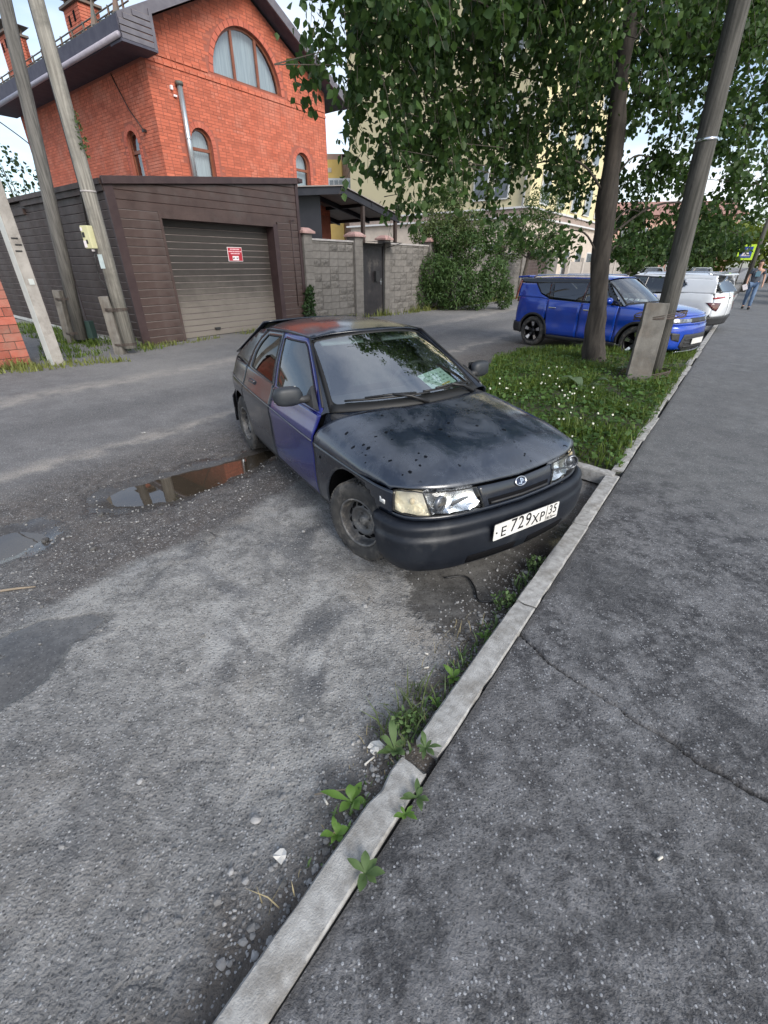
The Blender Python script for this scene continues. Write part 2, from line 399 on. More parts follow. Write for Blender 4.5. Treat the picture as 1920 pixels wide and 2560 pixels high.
def road_material():
    m, nt, b, out = base('worn_road'); P, s, q = sq_nodes(nt)
    n1 = noise(nt, P, .8, 3, .6); n2 = noise(nt, P, 3.5, 5, .65); n3 = noise(nt, P, 16, 5, .72); n4 = noise(nt, P, 75, 3, .7); n0 = noise(nt, P, .28, 2, .6)
    qn = math_(nt, 'ADD', q, math_(nt, 'ADD', math_(nt, 'MULTIPLY_ADD', n1, .9, -.45), math_(nt, 'MULTIPLY_ADD', n2, .4, -.2)))
    # worn concrete / asphalt next to the kerb
    conc = mixrgb(nt, ramp(nt, n2, .38, .62), (.160, .157, .150), (.312, .304, .288))
    conc = mixrgb(nt, math_(nt, 'MULTIPLY', ramp(nt, n3, .46, .66), .5), conc, (.42, .412, .395))
    conc = mixrgb(nt, math_(nt, 'MULTIPLY', math_(nt, 'SUBTRACT', 1.0, ramp(nt, n3, .33, .44)), .5), conc, (.085, .086, .09))
    conc = mixrgb(nt, math_(nt, 'MULTIPLY', ramp(nt, n1, .52, .70), .65), conc, (.245, .210, .168))
    conc = mixrgb(nt, math_(nt, 'MULTIPLY', ramp(nt, noise(nt, P, 2.1, 4, .5, .8), .54, .68), .75), conc, (.075, .076, .080))
    bl = ramp(nt, noise(nt, P, 1.15, 5, .62, 1.1), .53, .62); conc = mixrgb(nt, math_(nt, 'MULTIPLY', bl, .6), conc, (.082, .085, .092))
    lt = ramp(nt, noise(nt, P, 1.9, 5, .6, .7), .56, .66); conc = mixrgb(nt, math_(nt, 'MULTIPLY', lt, .55), conc, (.44, .435, .42))
    far_asph = mixrgb(nt, ramp(nt, n2, .3, .7), (.125, .121, .120), (.205, .199, .196))
    far_asph = mixrgb(nt, math_(nt, 'MULTIPLY', ramp(nt, n0, .45, .65), .6), far_asph, (.25, .235, .218))
    mud = mixrgb(nt, ramp(nt, n3, .35, .7), (.060, .054, .051), (.145, .134, .127))
    mud = mixrgb(nt, math_(nt, 'MULTIPLY', ramp(nt, n2, .5, .7), .5), mud, (.125, .102, .088))
    cm = math_(nt, 'SUBTRACT', 1.0, ramp(nt, qn, 2.36, 2.52, True))
    mm = math_(nt, 'SUBTRACT', 1.0, ramp(nt, qn, 4.0, 4.9, True))
    c = mixrgb(nt, mm, far_asph, mud); c = mixrgb(nt, cm, c, conc)
    # dusty tyre bands
    dust = math_(nt, 'ADD', math_(nt, 'MULTIPLY', band(nt, qn, 4.85, .22), .8), math_(nt, 'MULTIPLY', band(nt, qn, 8.1, .55), .75), clamp=True)
    dust = math_(nt, 'MULTIPLY', dust, ramp(nt, n2, .28, .62)); c = mixrgb(nt, dust, c, (.36, .325, .285))
    dk = math_(nt, 'MULTIPLY', band(nt, qn, 6.3, .7), .55); c = mixrgb(nt, dk, c, (.095, .093, .093))
    # the nearest stretch is bare dark asphalt with exposed stones
    nearm = math_(nt, 'MULTIPLY', math_(nt, 'SUBTRACT', 1.0, ramp(nt, math_(nt, 'ADD', s, math_(nt, 'MULTIPLY', n2, .6)), .45, .95, True)), .62)
    c = mixrgb(nt, nearm, c, mixrgb(nt, ramp(nt, n3, .35, .7), (.090, .090, .091), (.240, .239, .236)))
    # dirt in the gutter
    gut = math_(nt, 'MULTIPLY', math_(nt, 'SUBTRACT', 1.0, ramp(nt, math_(nt, 'ADD', q, math_(nt, 'MULTIPLY_ADD', n2, .5, -.25)), .14, .42, True)), .9)
    c = mixrgb(nt, gut, c, mixrgb(nt, n3, (.040, .033, .028), (.125, .100, .078)))
    # aggregate: pale and dark stone chips
    v1 = voro(nt, P, 95); chip = _n(nt, 'ShaderNodeSeparateColor'); nt.links.new(v1.outputs['Color'], chip.inputs[0])
    near_v = math_(nt, 'LESS_THAN', v1.outputs['Distance'], .40)
    pale = math_(nt, 'MULTIPLY', math_(nt, 'MULTIPLY', math_(nt, 'GREATER_THAN', chip.outputs[0], .68), near_v), chip.outputs[1]); c = mixrgb(nt, math_(nt, 'MULTIPLY', pale, .75), c, (.44, .445, .45))
    darkc = math_(nt, 'MULTIPLY', math_(nt, 'LESS_THAN', chip.outputs[0], .25), near_v); c = mixrgb(nt, math_(nt, 'MULTIPLY', darkc, .65), c, (.030, .031, .034))
    v2 = voro(nt, P, 34); chip2 = _n(nt, 'ShaderNodeSeparateColor'); nt.links.new(v2.outputs['Color'], chip2.inputs[0])
    big = math_(nt, 'MULTIPLY', math_(nt, 'GREATER_THAN', chip2.outputs[0], .90), math_(nt, 'LESS_THAN', v2.outputs['Distance'], .20)); c = mixrgb(nt, math_(nt, 'MULTIPLY', big, .7), c, (.30, .29, .28))
    # cracks in the slab
    ck = voro(nt, P, .55, 'DISTANCE_TO_EDGE'); wv = _n(nt, 'ShaderNodeVectorMath', operation='ADD'); nz_ = _n(nt, 'ShaderNodeTexNoise'); nz_.inputs['Scale'].default_value = 5; nz_.inputs['Detail'].default_value = 6; nt.links.new(P, nz_.inputs['Vector'])
    scv = _n(nt, 'ShaderNodeVectorMath', operation='SCALE'); nt.links.new(nz_.outputs['Color'], scv.inputs[0]); scv.inputs['Scale'].default_value = .35
    nt.links.new(P, wv.inputs[0]); nt.links.new(scv.outputs[0], wv.inputs[1]); nt.links.new(wv.outputs[0], ck.inputs['Vector'])
    crack = math_(nt, 'MULTIPLY', math_(nt, 'SUBTRACT', 1.0, ramp(nt, ck.outputs['Distance'], .0015, .007)), math_(nt, 'MULTIPLY', cm, ramp(nt, n1, .55, .64)))
    c = mixrgb(nt, math_(nt, 'MULTIPLY', crack, .7), c, (.05, .045, .04))
    # wet ground round the puddles: darker, glossier, a stain with its own outline
    at_ = _n(nt, 'ShaderNodeAttribute'); at_.attribute_name = 'wet_distance'
    r_ = math_(nt, 'ADD', at_.outputs['Fac'], math_(nt, 'ADD', math_(nt, 'MULTIPLY_ADD', n2, 1.0, -.5), math_(nt, 'MULTIPLY_ADD', n3, .4, -.2))); wet = math_(nt, 'SUBTRACT', 1.0, ramp(nt, r_, .86, 1.06, True))
    c = mixrgb(nt, math_(nt, 'MULTIPLY', wet, .66), c, (.034, .031, .028))
    nt.links.new(c, b.inputs['Base Color'])
    rg = math_(nt, 'SUBTRACT', math_(nt, 'MULTIPLY_ADD', n2, .25, .68), math_(nt, 'MULTIPLY', wet, .68)); nt.links.new(rg, b.inputs['Roughness'])
    h = math_(nt, 'ADD', math_(nt, 'MULTIPLY', n3, .9), math_(nt, 'ADD', math_(nt, 'MULTIPLY', n4, .8), math_(nt, 'MULTIPLY', math_(nt, 'SUBTRACT', .6, v1.outputs['Distance']), .25)))
    h = math_(nt, 'SUBTRACT', h, math_(nt, 'MULTIPLY', crack, 1.2)); h = math_(nt, 'MULTIPLY', h, math_(nt, 'MULTIPLY_ADD', wet, -.90, 1.0)); bump(nt, b, h, 1.0, .016)
    return m
def walk_material():
    m, nt, b, out = base('pavement_asphalt'); P, s, q = sq_nodes(nt)
    n1 = noise(nt, P, .9, 3, .55); n2 = noise(nt, P, 5.5, 5, .7); n3 = noise(nt, P, 24, 5, .74); n4 = noise(nt, P, 110, 3, .75)
    c = mixrgb(nt, ramp(nt, n2, .41, .60), (.048, .048, .052), (.155, .155, .160))
    c = mixrgb(nt, math_(nt, 'MULTIPLY', ramp(nt, n3, .47, .66), .65), c, (.25, .25, .257)); c = mixrgb(nt, math_(nt, 'MULTIPLY', math_(nt, 'SUBTRACT', 1.0, ramp(nt, n3, .34, .44)), .6), c, (.022, .023, .026))
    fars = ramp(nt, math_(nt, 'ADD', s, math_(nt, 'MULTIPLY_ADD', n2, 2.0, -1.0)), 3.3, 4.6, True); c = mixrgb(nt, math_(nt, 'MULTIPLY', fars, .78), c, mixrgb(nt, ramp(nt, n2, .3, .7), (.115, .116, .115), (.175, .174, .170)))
    c = mixrgb(nt, math_(nt, 'MULTIPLY', ramp(nt, n1, .50, .66), .45), c, (.115, .112, .112))
    v1 = voro(nt, P, 88); ch = _n(nt, 'ShaderNodeSeparateColor'); nt.links.new(v1.outputs['Color'], ch.inputs[0]); nv = math_(nt, 'LESS_THAN', v1.outputs['Distance'], .36)
    pale = math_(nt, 'MULTIPLY', math_(nt, 'MULTIPLY', math_(nt, 'GREATER_THAN', ch.outputs[0], .70), nv), ch.outputs[1]); c = mixrgb(nt, math_(nt, 'MULTIPLY', pale, .85), c, (.42, .43, .45))
    dk = math_(nt, 'MULTIPLY', math_(nt, 'LESS_THAN', ch.outputs[0], .3), nv); c = mixrgb(nt, math_(nt, 'MULTIPLY', dk, .6), c, (.018, .019, .021))
    v2 = voro(nt, P, 45); c2 = _n(nt, 'ShaderNodeSeparateColor'); nt.links.new(v2.outputs['Color'], c2.inputs[0])
    sp = math_(nt, 'MULTIPLY', math_(nt, 'GREATER_THAN', c2.outputs[0], .965), math_(nt, 'LESS_THAN', v2.outputs['Distance'], .13)); c = mixrgb(nt, sp, c, (.5, .49, .47))
    dkp = ramp(nt, noise(nt, P, 1.4, 4, .6, .9), .52, .63); c = mixrgb(nt, math_(nt, 'MULTIPLY', math_(nt, 'MULTIPLY', dkp, .55), math_(nt, 'SUBTRACT', 1.0, math_(nt, 'MULTIPLY', fars, .7))), c, (.036, .037, .041))
    at_ = _n(nt, 'ShaderNodeAttribute'); at_.attribute_name = 'crack_distance'; ckm = math_(nt, 'SUBTRACT', 1.0, ramp(nt, math_(nt, 'ADD', at_.outputs['Fac'], math_(nt, 'MULTIPLY_ADD', n4, .008, -.004)), .004, .010)); c = mixrgb(nt, math_(nt, 'MULTIPLY', ckm, .9), c, (.010, .010, .011))
    edge = math_(nt, 'MULTIPLY', ramp(nt, math_(nt, 'ADD', q, math_(nt, 'MULTIPLY_ADD', n2, .12, -.06)), -.05, .0, True), .6); c = mixrgb(nt, edge, c, (.05, .045, .042))
    nt.links.new(c, b.inputs['Base Color']); nt.links.new(math_(nt, 'MULTIPLY_ADD', n3, .3, .55), b.inputs['Roughness'])
    h = math_(nt, 'ADD', math_(nt, 'MULTIPLY', n3, .8), math_(nt, 'ADD', math_(nt, 'MULTIPLY', n4, .9), math_(nt, 'MULTIPLY', math_(nt, 'SUBTRACT', .6, v1.outputs['Distance']), .22))); bump(nt, b, h, 1.0, .014)
    return m
RS = axis_grid(-160, 420, -.6, 6.2, .04); RQ = axis_grid(-200, 330, -.1, 6.0, .04)
ROAD = tag(sheet('road', RS, RQ, zroad, road_material()), kind='structure')
co = np.empty(len(ROAD.data.vertices)*3); ROAD.data.vertices.foreach_get('co', co); co = co.reshape(-1, 3); wd = np.full(len(co), 9.0)
for (px, py, a, L, W_, d) in PUD+[(-1.87, 1.80, .3, .22, .10, 0), (-1.86, 1.52, 1.2, .22, .11, 0), (.80, 2.30, .45, .55, .28, 0), (-.2, 4.9, .5, .5, .3, 0)]:
    u = ((co[:, 0]-px)*math.cos(a)+(co[:, 1]-py)*math.sin(a))/(L*1.35); v = (-(co[:, 0]-px)*math.sin(a)+(co[:, 1]-py)*math.cos(a))/(W_*1.6); wd = np.minimum(wd, np.hypot(u, v))
ROAD.data.attributes.new('wet_distance', 'FLOAT', 'POINT').data.foreach_set('value', wd.astype(np.float32))
# pavement: near part fine enough to carry the open crack
CR = [sq(1.70, -.01), sq(1.62, -.17), sq(1.57, -.29), sq(1.545, -.42), sq(1.52, -.54), sq(1.50, -.68), sq(1.47, -.84), sq(1.45, -1.05), sq(1.40, -1.25)]
def crack_dist(x, y):
    d = np.full(np.shape(x), 9.0); wx_ = x+.05*fbm(x*9+5, y*9, 4); wy_ = y+.05*fbm(x*9+40, y*9+7, 4)
    for a_, b_ in zip(CR[:-1], CR[1:]):
        ax_, ay_ = a_.x, a_.y; ex, ey = b_.x-ax_, b_.y-ay_; t = np.clip(((wx_-ax_)*ex+(wy_-ay_)*ey)/(ex*ex+ey*ey), 0, 1); d = np.minimum(d, np.hypot(wx_-ax_-t*ex, wy_-ay_-t*ey))
    return d
def zwalk(x, y):
    s = (x-KO[0])*KS[0]+(y-KO[1])*KS[1]; q = (x-KO[0])*KQ[0]+(y-KO[1])*KQ[1]
    near = np.exp(-np.maximum(0, np.hypot(x-.8, y-1.0)-2)/3)
    z = .108+.006*fbm(x*1.3, y*1.3, 3)+.007*near*fbm(x*11, y*11, 3)
    z = z-.006*np.exp(-np.maximum(0, -q)/.03)
    d = crack_dist(x, y)
    z = z-.034*np.clip(1.15-d/.011, 0, 1)
    return np.where(q < -7.9, -.1, z)
WS = axis_grid(-3, 260, -.3, 2.9, .012, 1.15, 6); WQ = axis_grid(-8, 0, -1.35, -.002, .012, 1.2, 1.5); WQ = WQ[WQ <= 0.0001]
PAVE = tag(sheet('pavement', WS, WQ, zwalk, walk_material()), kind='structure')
co = np.empty(len(PAVE.data.vertices)*3); PAVE.data.vertices.foreach_get('co', co); co = co.reshape(-1, 3); PAVE.data.attributes.new('crack_distance', 'FLOAT', 'POINT').data.foreach_set('value', crack_dist(co[:, 0], co[:, 1]).astype(np.float32))
# kerb: separate stones
kerb_m = mat('kerb_concrete', (.25, .243, .23), (.42, .415, .40), 22, .9, bmp=.55, bsc=170, dirt=(.16, .148, .13), dsc=4.5, dlo=.48, dhi=.66, rnd=.08)
kerb = setting('kerb')
def kerb_stone(s0, s1, w=.115, top=.118, chip=0.0, yaw=0.0, dz=0.0, q0=0.0, seed=0):
    rng = random.Random(seed); L = s1-s0; n = max(6, int(L/.07)); prof = [(0, -.12), (0, -.007), (.006, 0), (.060, .001), (w-.008, 0), (w, -.010), (w, -.12)]
    vs = []; fs = []; k = len(prof)
    for i in range(n+1):
        x = L*i/n; e = min(i, n-i)
        for j, (qq, zz_) in enumerate(prof):
            jz = rng.uniform(-.0006, .0006); jq = rng.uniform(-.0010, .0010)
            if chip and j in (1, 2, 4, 5) and rng.random() < chip: jz -= rng.uniform(.002, .012); jq += (.012 if j < 3 else -.014)*rng.random()
            if e == 0 and j in (1, 2, 3, 4, 5): jz -= .006; 
            xx = x+(rng.uniform(-.012, .012) if e == 0 and chip else 0)
            vs.append((xx, qq+jq, zz_+jz))
        if i: fs += [((i-1)*k+j, i*k+j, i*k+j+1, (i-1)*k+j+1) for j in range(k-1)]
    fs += [tuple(range(k)), tuple(range((n+1)*k-1, n*k-1, -1))]
    o = mobj('kerb_stone', vs, fs, kerb_m, kerb, True)
    o.location = sq(s0, q0, top+dz); o.rotation_euler = (rng.uniform(-.01, .01), 0, KANG+yaw)
    try: o.data.set_sharp_from_angle(angle=rad(28))
    except Exception: pass
    return o
kerb_stone(-1.35, -.30, chip=.1, seed=1); kerb_stone(-.28, .775, chip=.12, seed=2, yaw=.012, q0=-.004); kerb_stone(.875, 1.93, chip=.10, seed=3); kerb_stone(1.942, 3.03, chip=.07, seed=4, yaw=-.004); kerb_stone(3.042, 4.13, chip=.10, seed=5, yaw=.004)
for k in range(9): kerb_stone(4.30+k*1.03, 4.30+k*1.03+1.015, w=.10, top=.116, chip=.3, seed=20+k, yaw=random.Random(k).uniform(-.012, .012), q0=random.Random(k+50).uniform(-.01, .02), dz=random.Random(k+9).uniform(-.012, .006))
for k in range(26): kerb_stone(13.6+k*1.03, 13.6+k*1.03+1.015, w=.11, top=.116, chip=.1, seed=60+k)
# cross kerb at the start of the grass
for k in range(2):
    o = kerb_stone(0, 1.0, w=.10, top=.135, chip=.08, seed=90+k); o.location = sq(4.17+k*.12, .05+k*1.02, .135); o.rotation_euler = (0, 0, KANG+rad(83))
# water
wm_, nt, b_, out = base('puddle_water'); 
P, s, q = sq_nodes(nt); nt.links.new(mixrgb(nt, noise(nt, P, 7, 4), (.040, .031, .021), (.060, .047, .033)), b_.inputs['Base Color']); b_.inputs['Roughness'].default_value = .02; b_.inputs['IOR'].default_value = 1.5; b_.inputs['Alpha'].default_value = .92; b_.inputs['Specular IOR Level'].default_value = 1.0
bump(nt, b_, noise(nt, P, 9, 2), .012, .01)
def puddle(name, cx, cy, R_, ang, label):
    n = 40; vs = [(0, 0, 0)]+[(R_[0]*math.cos(2*math.pi*k/n), R_[1]*math.sin(2*math.pi*k/n), 0) for k in range(n)]
    o = mobj(name, vs, [(0, k+1, (k+1) % n+1) for k in range(n)], wm_); o.location = (cx, cy, WATER_Z); o.rotation_euler = (0, 0, ang); tag(o, kind='structure'); return o
puddle('puddle', -1.88, 3.95, (1.0, .48), .78, ''); puddle('puddle', -2.85, 2.72, (.6, .4), .8, '')
# ================================================================== cars
class Shell:
    """smooth car surfaces built from tables; x forward, y left, z up"""
    def __init__(s, plan, side, front, rear, xf0, xf1, xr0, xr1, front_off=None):
        pts = crom(plan, 24); P = np.array(pts); d = np.r_[0, np.cumsum(np.hypot(*np.diff(P, axis=0).T))]
        s.P, s.d, s.L = P, d, d[-1]
        t = np.gradient(P, axis=0); t /= np.linalg.norm(t, axis=1)[:, None]
        s.N = np.stack([-t[:, 1], t[:, 0]], 1); 
        # outward: away from centre
        for i in range(len(P)):
            if s.N[i] @ (P[i]-np.array([P[:, 0].mean(), 0])) < 0: s.N[i] *= -1
        s.side, s.front, s.rear = Tab(side), Tab(front), Tab(rear); s.w = (xf0, xf1, xr0, xr1)
    def at(s, a):
        a = abs(a); x = np.interp(a, s.d, s.P[:, 0]); y = np.interp(a, s.d, s.P[:, 1]); n = (np.interp(a, s.d, s.N[:, 0]), np.interp(a, s.d, s.N[:, 1]))
        return x, y, n
    def skirt(s, a, z):
        """a: arc from the front centre, >0 right side (y<0), <0 left"""
        x, y, n = s.at(a); xf0, xf1, xr0, xr1 = s.w
        wf = sm((x-xf0)/(xf1-xf0)); wr = sm((xr0-x)/(xr0-xr1))
        o = s.side(z)*(1-wf-wr)+s.front(z)*wf+s.rear(z)*wr
        X = x+n[0]*o; Y = y+n[1]*o
        return (X, -Y if a >= 0 else Y, z)
    def ax(s, x):
        """arc position on the side at longitudinal x"""
        i0 = int(np.argmax(s.P[:, 1])); 
        if x >= s.P[i0, 0]: seg = slice(0, i0+1)
        else: seg = slice(i0, None)
        xs, ds = s.P[seg, 0], s.d[seg]; o = np.argsort(xs); return float(np.interp(x, xs[o], ds[o]))
    def ay(s, y):
        """arc position on the front at half-width y"""
        i0 = int(np.argmax(s.P[:, 1])); return float(np.interp(abs(y), s.P[:i0+1, 1], s.d[:i0+1]))*(1 if y <= 0 else -1)
    def ary(s, y):
        i0 = int(np.argmax(s.P[:, 1])); ys, ds = s.P[i0:, 1], s.d[i0:]; o = np.argsort(ys); r = float(np.interp(abs(y), ys[o], ds[o])); return r
    def wx(s, x, z):
        a = s.ax(x); return -s.skirt(a, z)[1]
def arch(cx, cz, r, a0, a1, n=14, rx=None):
    return [(cx+(rx or r)*math.cos(rad(a0+(a1-a0)*k/n)), cz+r*math.sin(rad(a0+(a1-a0)*k/n))) for k in range(n+1)]
def bil(c00, c10, c11, c01, bow=0.0, bowv=0.0):
    """surface over four edge functions is overkill: bilinear patch with outward bow; u,v in 0..1"""
    c = [np.array(q, float) for q in (c00, c10, c11, c01)]; nn = np.cross(c[1]-c[0], c[3]-c[0]); nn /= np.linalg.norm(nn)
    def S(u, v):
        p = c[0]*(1-u)*(1-v)+c[1]*u*(1-v)+c[2]*u*v+c[3]*(1-u)*v
        return tuple(p+nn*(bow*4*u*(1-u)+bowv*4*v*(1-v)))
    return S
tyre_m = mat('tyre_rubber', (.022, .022, .023), (.06, .057, .053), 9, .85, bmp=.3, bsc=80, dirt=(.20, .18, .155), dsc=6, dlo=.47, dhi=.72)
def wheel_mesh(parent, name, R, W, rim_r, kind, side, mats, steer=0.0, loc=(0, 0, 0), label=None):
    """a wheel as a part with tyre and rim sub-parts; axis along y, outer face to side*y"""
    w = bpy.data.objects.new(name, None); link(w, parent); w.location = loc; w.rotation_euler = (0, 0, steer)
    if label: w['label'] = label
    h = W/2
    Mx = Matrix.Rotation(rad(-90*side), 4, 'X')      # lathe axis z -> side*y
    prof = [(rim_r*.98, -h*.8), (rim_r*1.03, -h*.95), (R*.86, -h), (R*.965, -h*.86), (R, -h*.62), (R, h*.62), (R*.965, h*.86), (R*.90, h*.985), (R*.80, h*1.0), (rim_r*1.08, h*.93), (rim_r*1.0, h*.84), (rim_r*.97, h*.6)]
    b = MB(); b.lathe(prof, 48, Mx); ty = b.build('tyre', mats['tyre'], w, True)
    # tread blocks
    tb = MB(); n = 60
    for k in range(n):
        a = 2*math.pi*k/n
        for row, oy in enumerate((-.62, -.21, .21, .62)):
            aa = a+(.5 if row % 2 else 0)*2*math.pi/n
            M = Matrix.Rotation(aa, 4, 'Z'); p = M @ Vector((R-.001, 0, oy*h))
            tb.box(Mx @ p, (.012, 2*math.pi*R/n*.7, h*.34), 0, (Mx @ M).to_3x3())
    tb.build('tread', mats['tyre'], ty)
    if kind == 'steel':
        r = rim_r
        prof = [(r*1.03, h*.86), (r*1.03, h*.92), (r*.97, h*.92), (r*.945, h*.80), (r*.93, h*.40), (r*.90, h*.10), (r*.80, h*.02), (r*.74, h*.20), (r*.62, h*.42), (r*.55, h*.46), (r*.50, h*.30), (r*.34, h*.22), (r*.20, h*.24), (r*.18, h*.42), (r*.13, h*.46), (0.001, h*.46)]
        b = MB(); b.lathe(prof, 48, Mx); rim = b.build('rim', mats['rim'], w, True)
        hb = MB(); 
        for k in range(12):
            a = 2*math.pi*(k+.5)/12; c = Vector((r*.665*math.cos(a), r*.665*math.sin(a), h*.36)); M = Matrix.Rotation(a, 4, 'Z') @ Matrix.Rotation(rad(-42), 4, 'Y')
            hb.lathe([(.001, .006), (.0135, .006), (.0155, -.004), (.012, -.03)], 12, Mx @ Matrix.Translation(c) @ M @ Matrix.Diagonal((.8, 1.25, 1, 1)))
        hb.build('vent_hole', mats['dark'], rim, True)
        nb = MB()
        for k in range(4):
            a = 2*math.pi*k/4+.4; c = Vector((r*.30*math.cos(a), r*.30*math.sin(a), h*.24)); nb.lathe([(.001, .016), (.008, .016), (.010, 0)], 6, Mx @ Matrix.Translation(c))
        nb.build('wheel_bolt', mats['rim'], rim)
    else:
        r = rim_r
        b = MB(); b.lathe([(r*1.02, h*.88), (r*1.0, h*.95), (r*.95, h*.93), (r*.92, h*.6), (r*.90, -h*.4)], 48, Mx); rim = b.build('rim', mats['rimdark'], w, True)
        bd = MB(); bd.lathe([(r*.93, -h*.1), (.001, -h*.1)], 32, Mx); bd.build('brake_backing', mats['dark'], rim)
        for k in range(5):
            a = 2*math.pi*k/5+.3
            sp = MB(); u = lambda rr, ang, hh: Mx @ Vector((rr*math.cos(ang), rr*math.sin(ang), hh))
            w0, w1 = .34, .27
            vs = [u(r*.22, a-w0*1.2, h*.5), u(r*.22, a+w0*1.2, h*.5), u(r*.95, a+w1, h*.86), u(r*.95, a-w1, h*.86), u(r*.22, a-w0, h*.2), u(r*.22, a+w0, h*.2), u(r*.95, a+w1, h*.5), u(r*.95, a-w1, h*.5)]
            sp.add(vs, [(0, 1, 2, 3), (7, 6, 5, 4), (0, 3, 7, 4), (1, 5, 6, 2), (3, 2, 6, 7), (0, 4, 5, 1)])
            so = sp.build('spoke', mats['rimdark'], rim)
            fc = MB(); w2 = .19
            vs = [u(r*.52, a-w2*1.05, h*.735), u(r*.52, a+w2*1.05, h*.735), u(r*.93, a+w2*1.05, h*.90), u(r*.93, a-w2*1.05, h*.90), u(r*.52, a-w2, h*.6), u(r*.52, a+w2, h*.6), u(r*.93, a+w2, h*.7), u(r*.93, a-w2, h*.7)]
            fc.add(vs, [(0, 1, 2, 3), (0, 3, 7, 4), (1, 5, 6, 2), (3, 2, 6, 7), (0, 4, 5, 1)])
            fo = fc.build('spoke_facing', mats['alloy'], rim)
        hc = MB(); hc.lathe([(r*.24, h*.45), (r*.2, h*.55), (.001, h*.57)], 20, Mx); hc.build('hub_cap', mats['rimdark'], rim, True)
    return w

dark_m = mat('black_void', (.005, .005, .006), rough=.9, spec=.1)
trim_black = mat('black_plastic', (.018, .018, .019), (.03, .03, .031), 12, .55, bmp=.1, bsc=200)
seal_m = mat('rubber_seal', (.008, .008, .008), rough=.6)
chrome = mat('chrome', (.75, .76, .78), rough=.12, metal=1)
plate_white = mat('plate_white', (.68, .68, .66), (.6, .59, .56), 8, .4, dirt=(.42, .38, .33), dsc=14, dlo=.55, dhi=.9)
plate_black = mat('plate_black', (.01, .01, .012), rough=.5)
int_m = mat('interior_trim', (.025, .026, .028), (.04, .04, .042), 6, .8)
seat_m = mat('seat_cloth', (.04, .045, .05), (.06, .065, .07), 30, .95)
wiper_m = mat('wiper_black', (.012, .012, .013), rough=.45)

# ---- the hatchback: paint with dust, stains and drying drops
def paint(name, col, col2, rough, coat, drops=0, dust=(.10, .105, .11), dust_amt=.25, metal=0.0, dlow=None):
    m, nt, b, out = base(name)
    t = _n(nt, 'ShaderNodeTexCoord'); o = t.outputs['Object']
    c = mixrgb(nt, ramp(nt, noise(nt, o, 2.2, 6, .6), .35, .7), col, col2)
    d = math_(nt, 'MULTIPLY', ramp(nt, noise(nt, o, 3.3, 9, .7, .6), .42, .78), dust_amt)
    if dlow:   # road dirt below a height
        sp = _n(nt, 'ShaderNodeSeparateXYZ'); nt.links.new(o, sp.inputs[0])
        zz_ = math_(nt, 'ADD', sp.outputs['Z'], math_(nt, 'MULTIPLY_ADD', noise(nt, o, 4, 6, .7), .35, -.175))
        low = math_(nt, 'SUBTRACT', 1.0, ramp(nt, zz_, dlow[0], dlow[1], True))
        d = math_(nt, 'MAXIMUM', d, math_(nt, 'MULTIPLY', low, dlow[2]))
    c = mixrgb(nt, d, c, dust)
    r = math_(nt, 'MULTIPLY_ADD', d, .5, rough)
    if drops:
        v = _n(nt, 'ShaderNodeTexVoronoi'); v.feature = 'F1'; v.inputs['Scale'].default_value = 20; v.inputs['Randomness'].default_value = 1
        mp = _n(nt, 'ShaderNodeMapping'); nt.links.new(o, mp.inputs[0]); mp.inputs['Scale'].default_value = (1, 1, .1); 
        wv = _n(nt, 'ShaderNodeVectorMath', operation='ADD'); nw = _n(nt, 'ShaderNodeTexNoise'); nw.inputs['Scale'].default_value = 45; nt.links.new(o, nw.inputs['Vector'])
        sc = _n(nt, 'ShaderNodeVectorMath', operation='SCALE'); nt.links.new(nw.outputs['Color'], sc.inputs[0]); sc.inputs['Scale'].default_value = .022
        nt.links.new(mp.outputs[0], wv.inputs[0]); nt.links.new(sc.outputs[0], wv.inputs[1]); nt.links.new(wv.outputs[0], v.inputs['Vector'])
        rs = _n(nt, 'ShaderNodeSeparateColor'); nt.links.new(v.outputs['Color'], rs.inputs[0])
        thr = math_(nt, 'MULTIPLY_ADD', rs.outputs[0], .50, -.20)
        cl = ramp(nt, noise(nt, o, 3.0, 3, .5), .40, .46)
        dm = math_(nt, 'MULTIPLY', math_(nt, 'LESS_THAN', v.outputs['Distance'], math_(nt, 'MULTIPLY', thr, 1.0)), cl)
        c = mixrgb(nt, dm, c, (.003, .004, .006)); r = math_(nt, 'MULTIPLY_ADD', dm, .25, r)
    if drops: nt.links.new(math_(nt, 'MULTIPLY', math_(nt, 'SUBTRACT', 1.0, math_(nt, 'MAXIMUM', dm, math_(nt, 'MULTIPLY', d, .6))), coat), b.inputs['Coat Weight']); nt.links.new(math_(nt, 'MULTIPLY_ADD', dm, -.7, .8), b.inputs['Specular IOR Level'])
    else: b.inputs['Coat Weight'].default_value = coat
    nt.links.new(c, b.inputs['Base Color']); nt.links.new(r, b.inputs['Roughness']); b.inputs['Metallic'].default_value = metal; b.inputs['Coat Roughness'].default_value = .12
    bump(nt, b, noise(nt, o, 6, 3, .5), .06, .02)
    return m
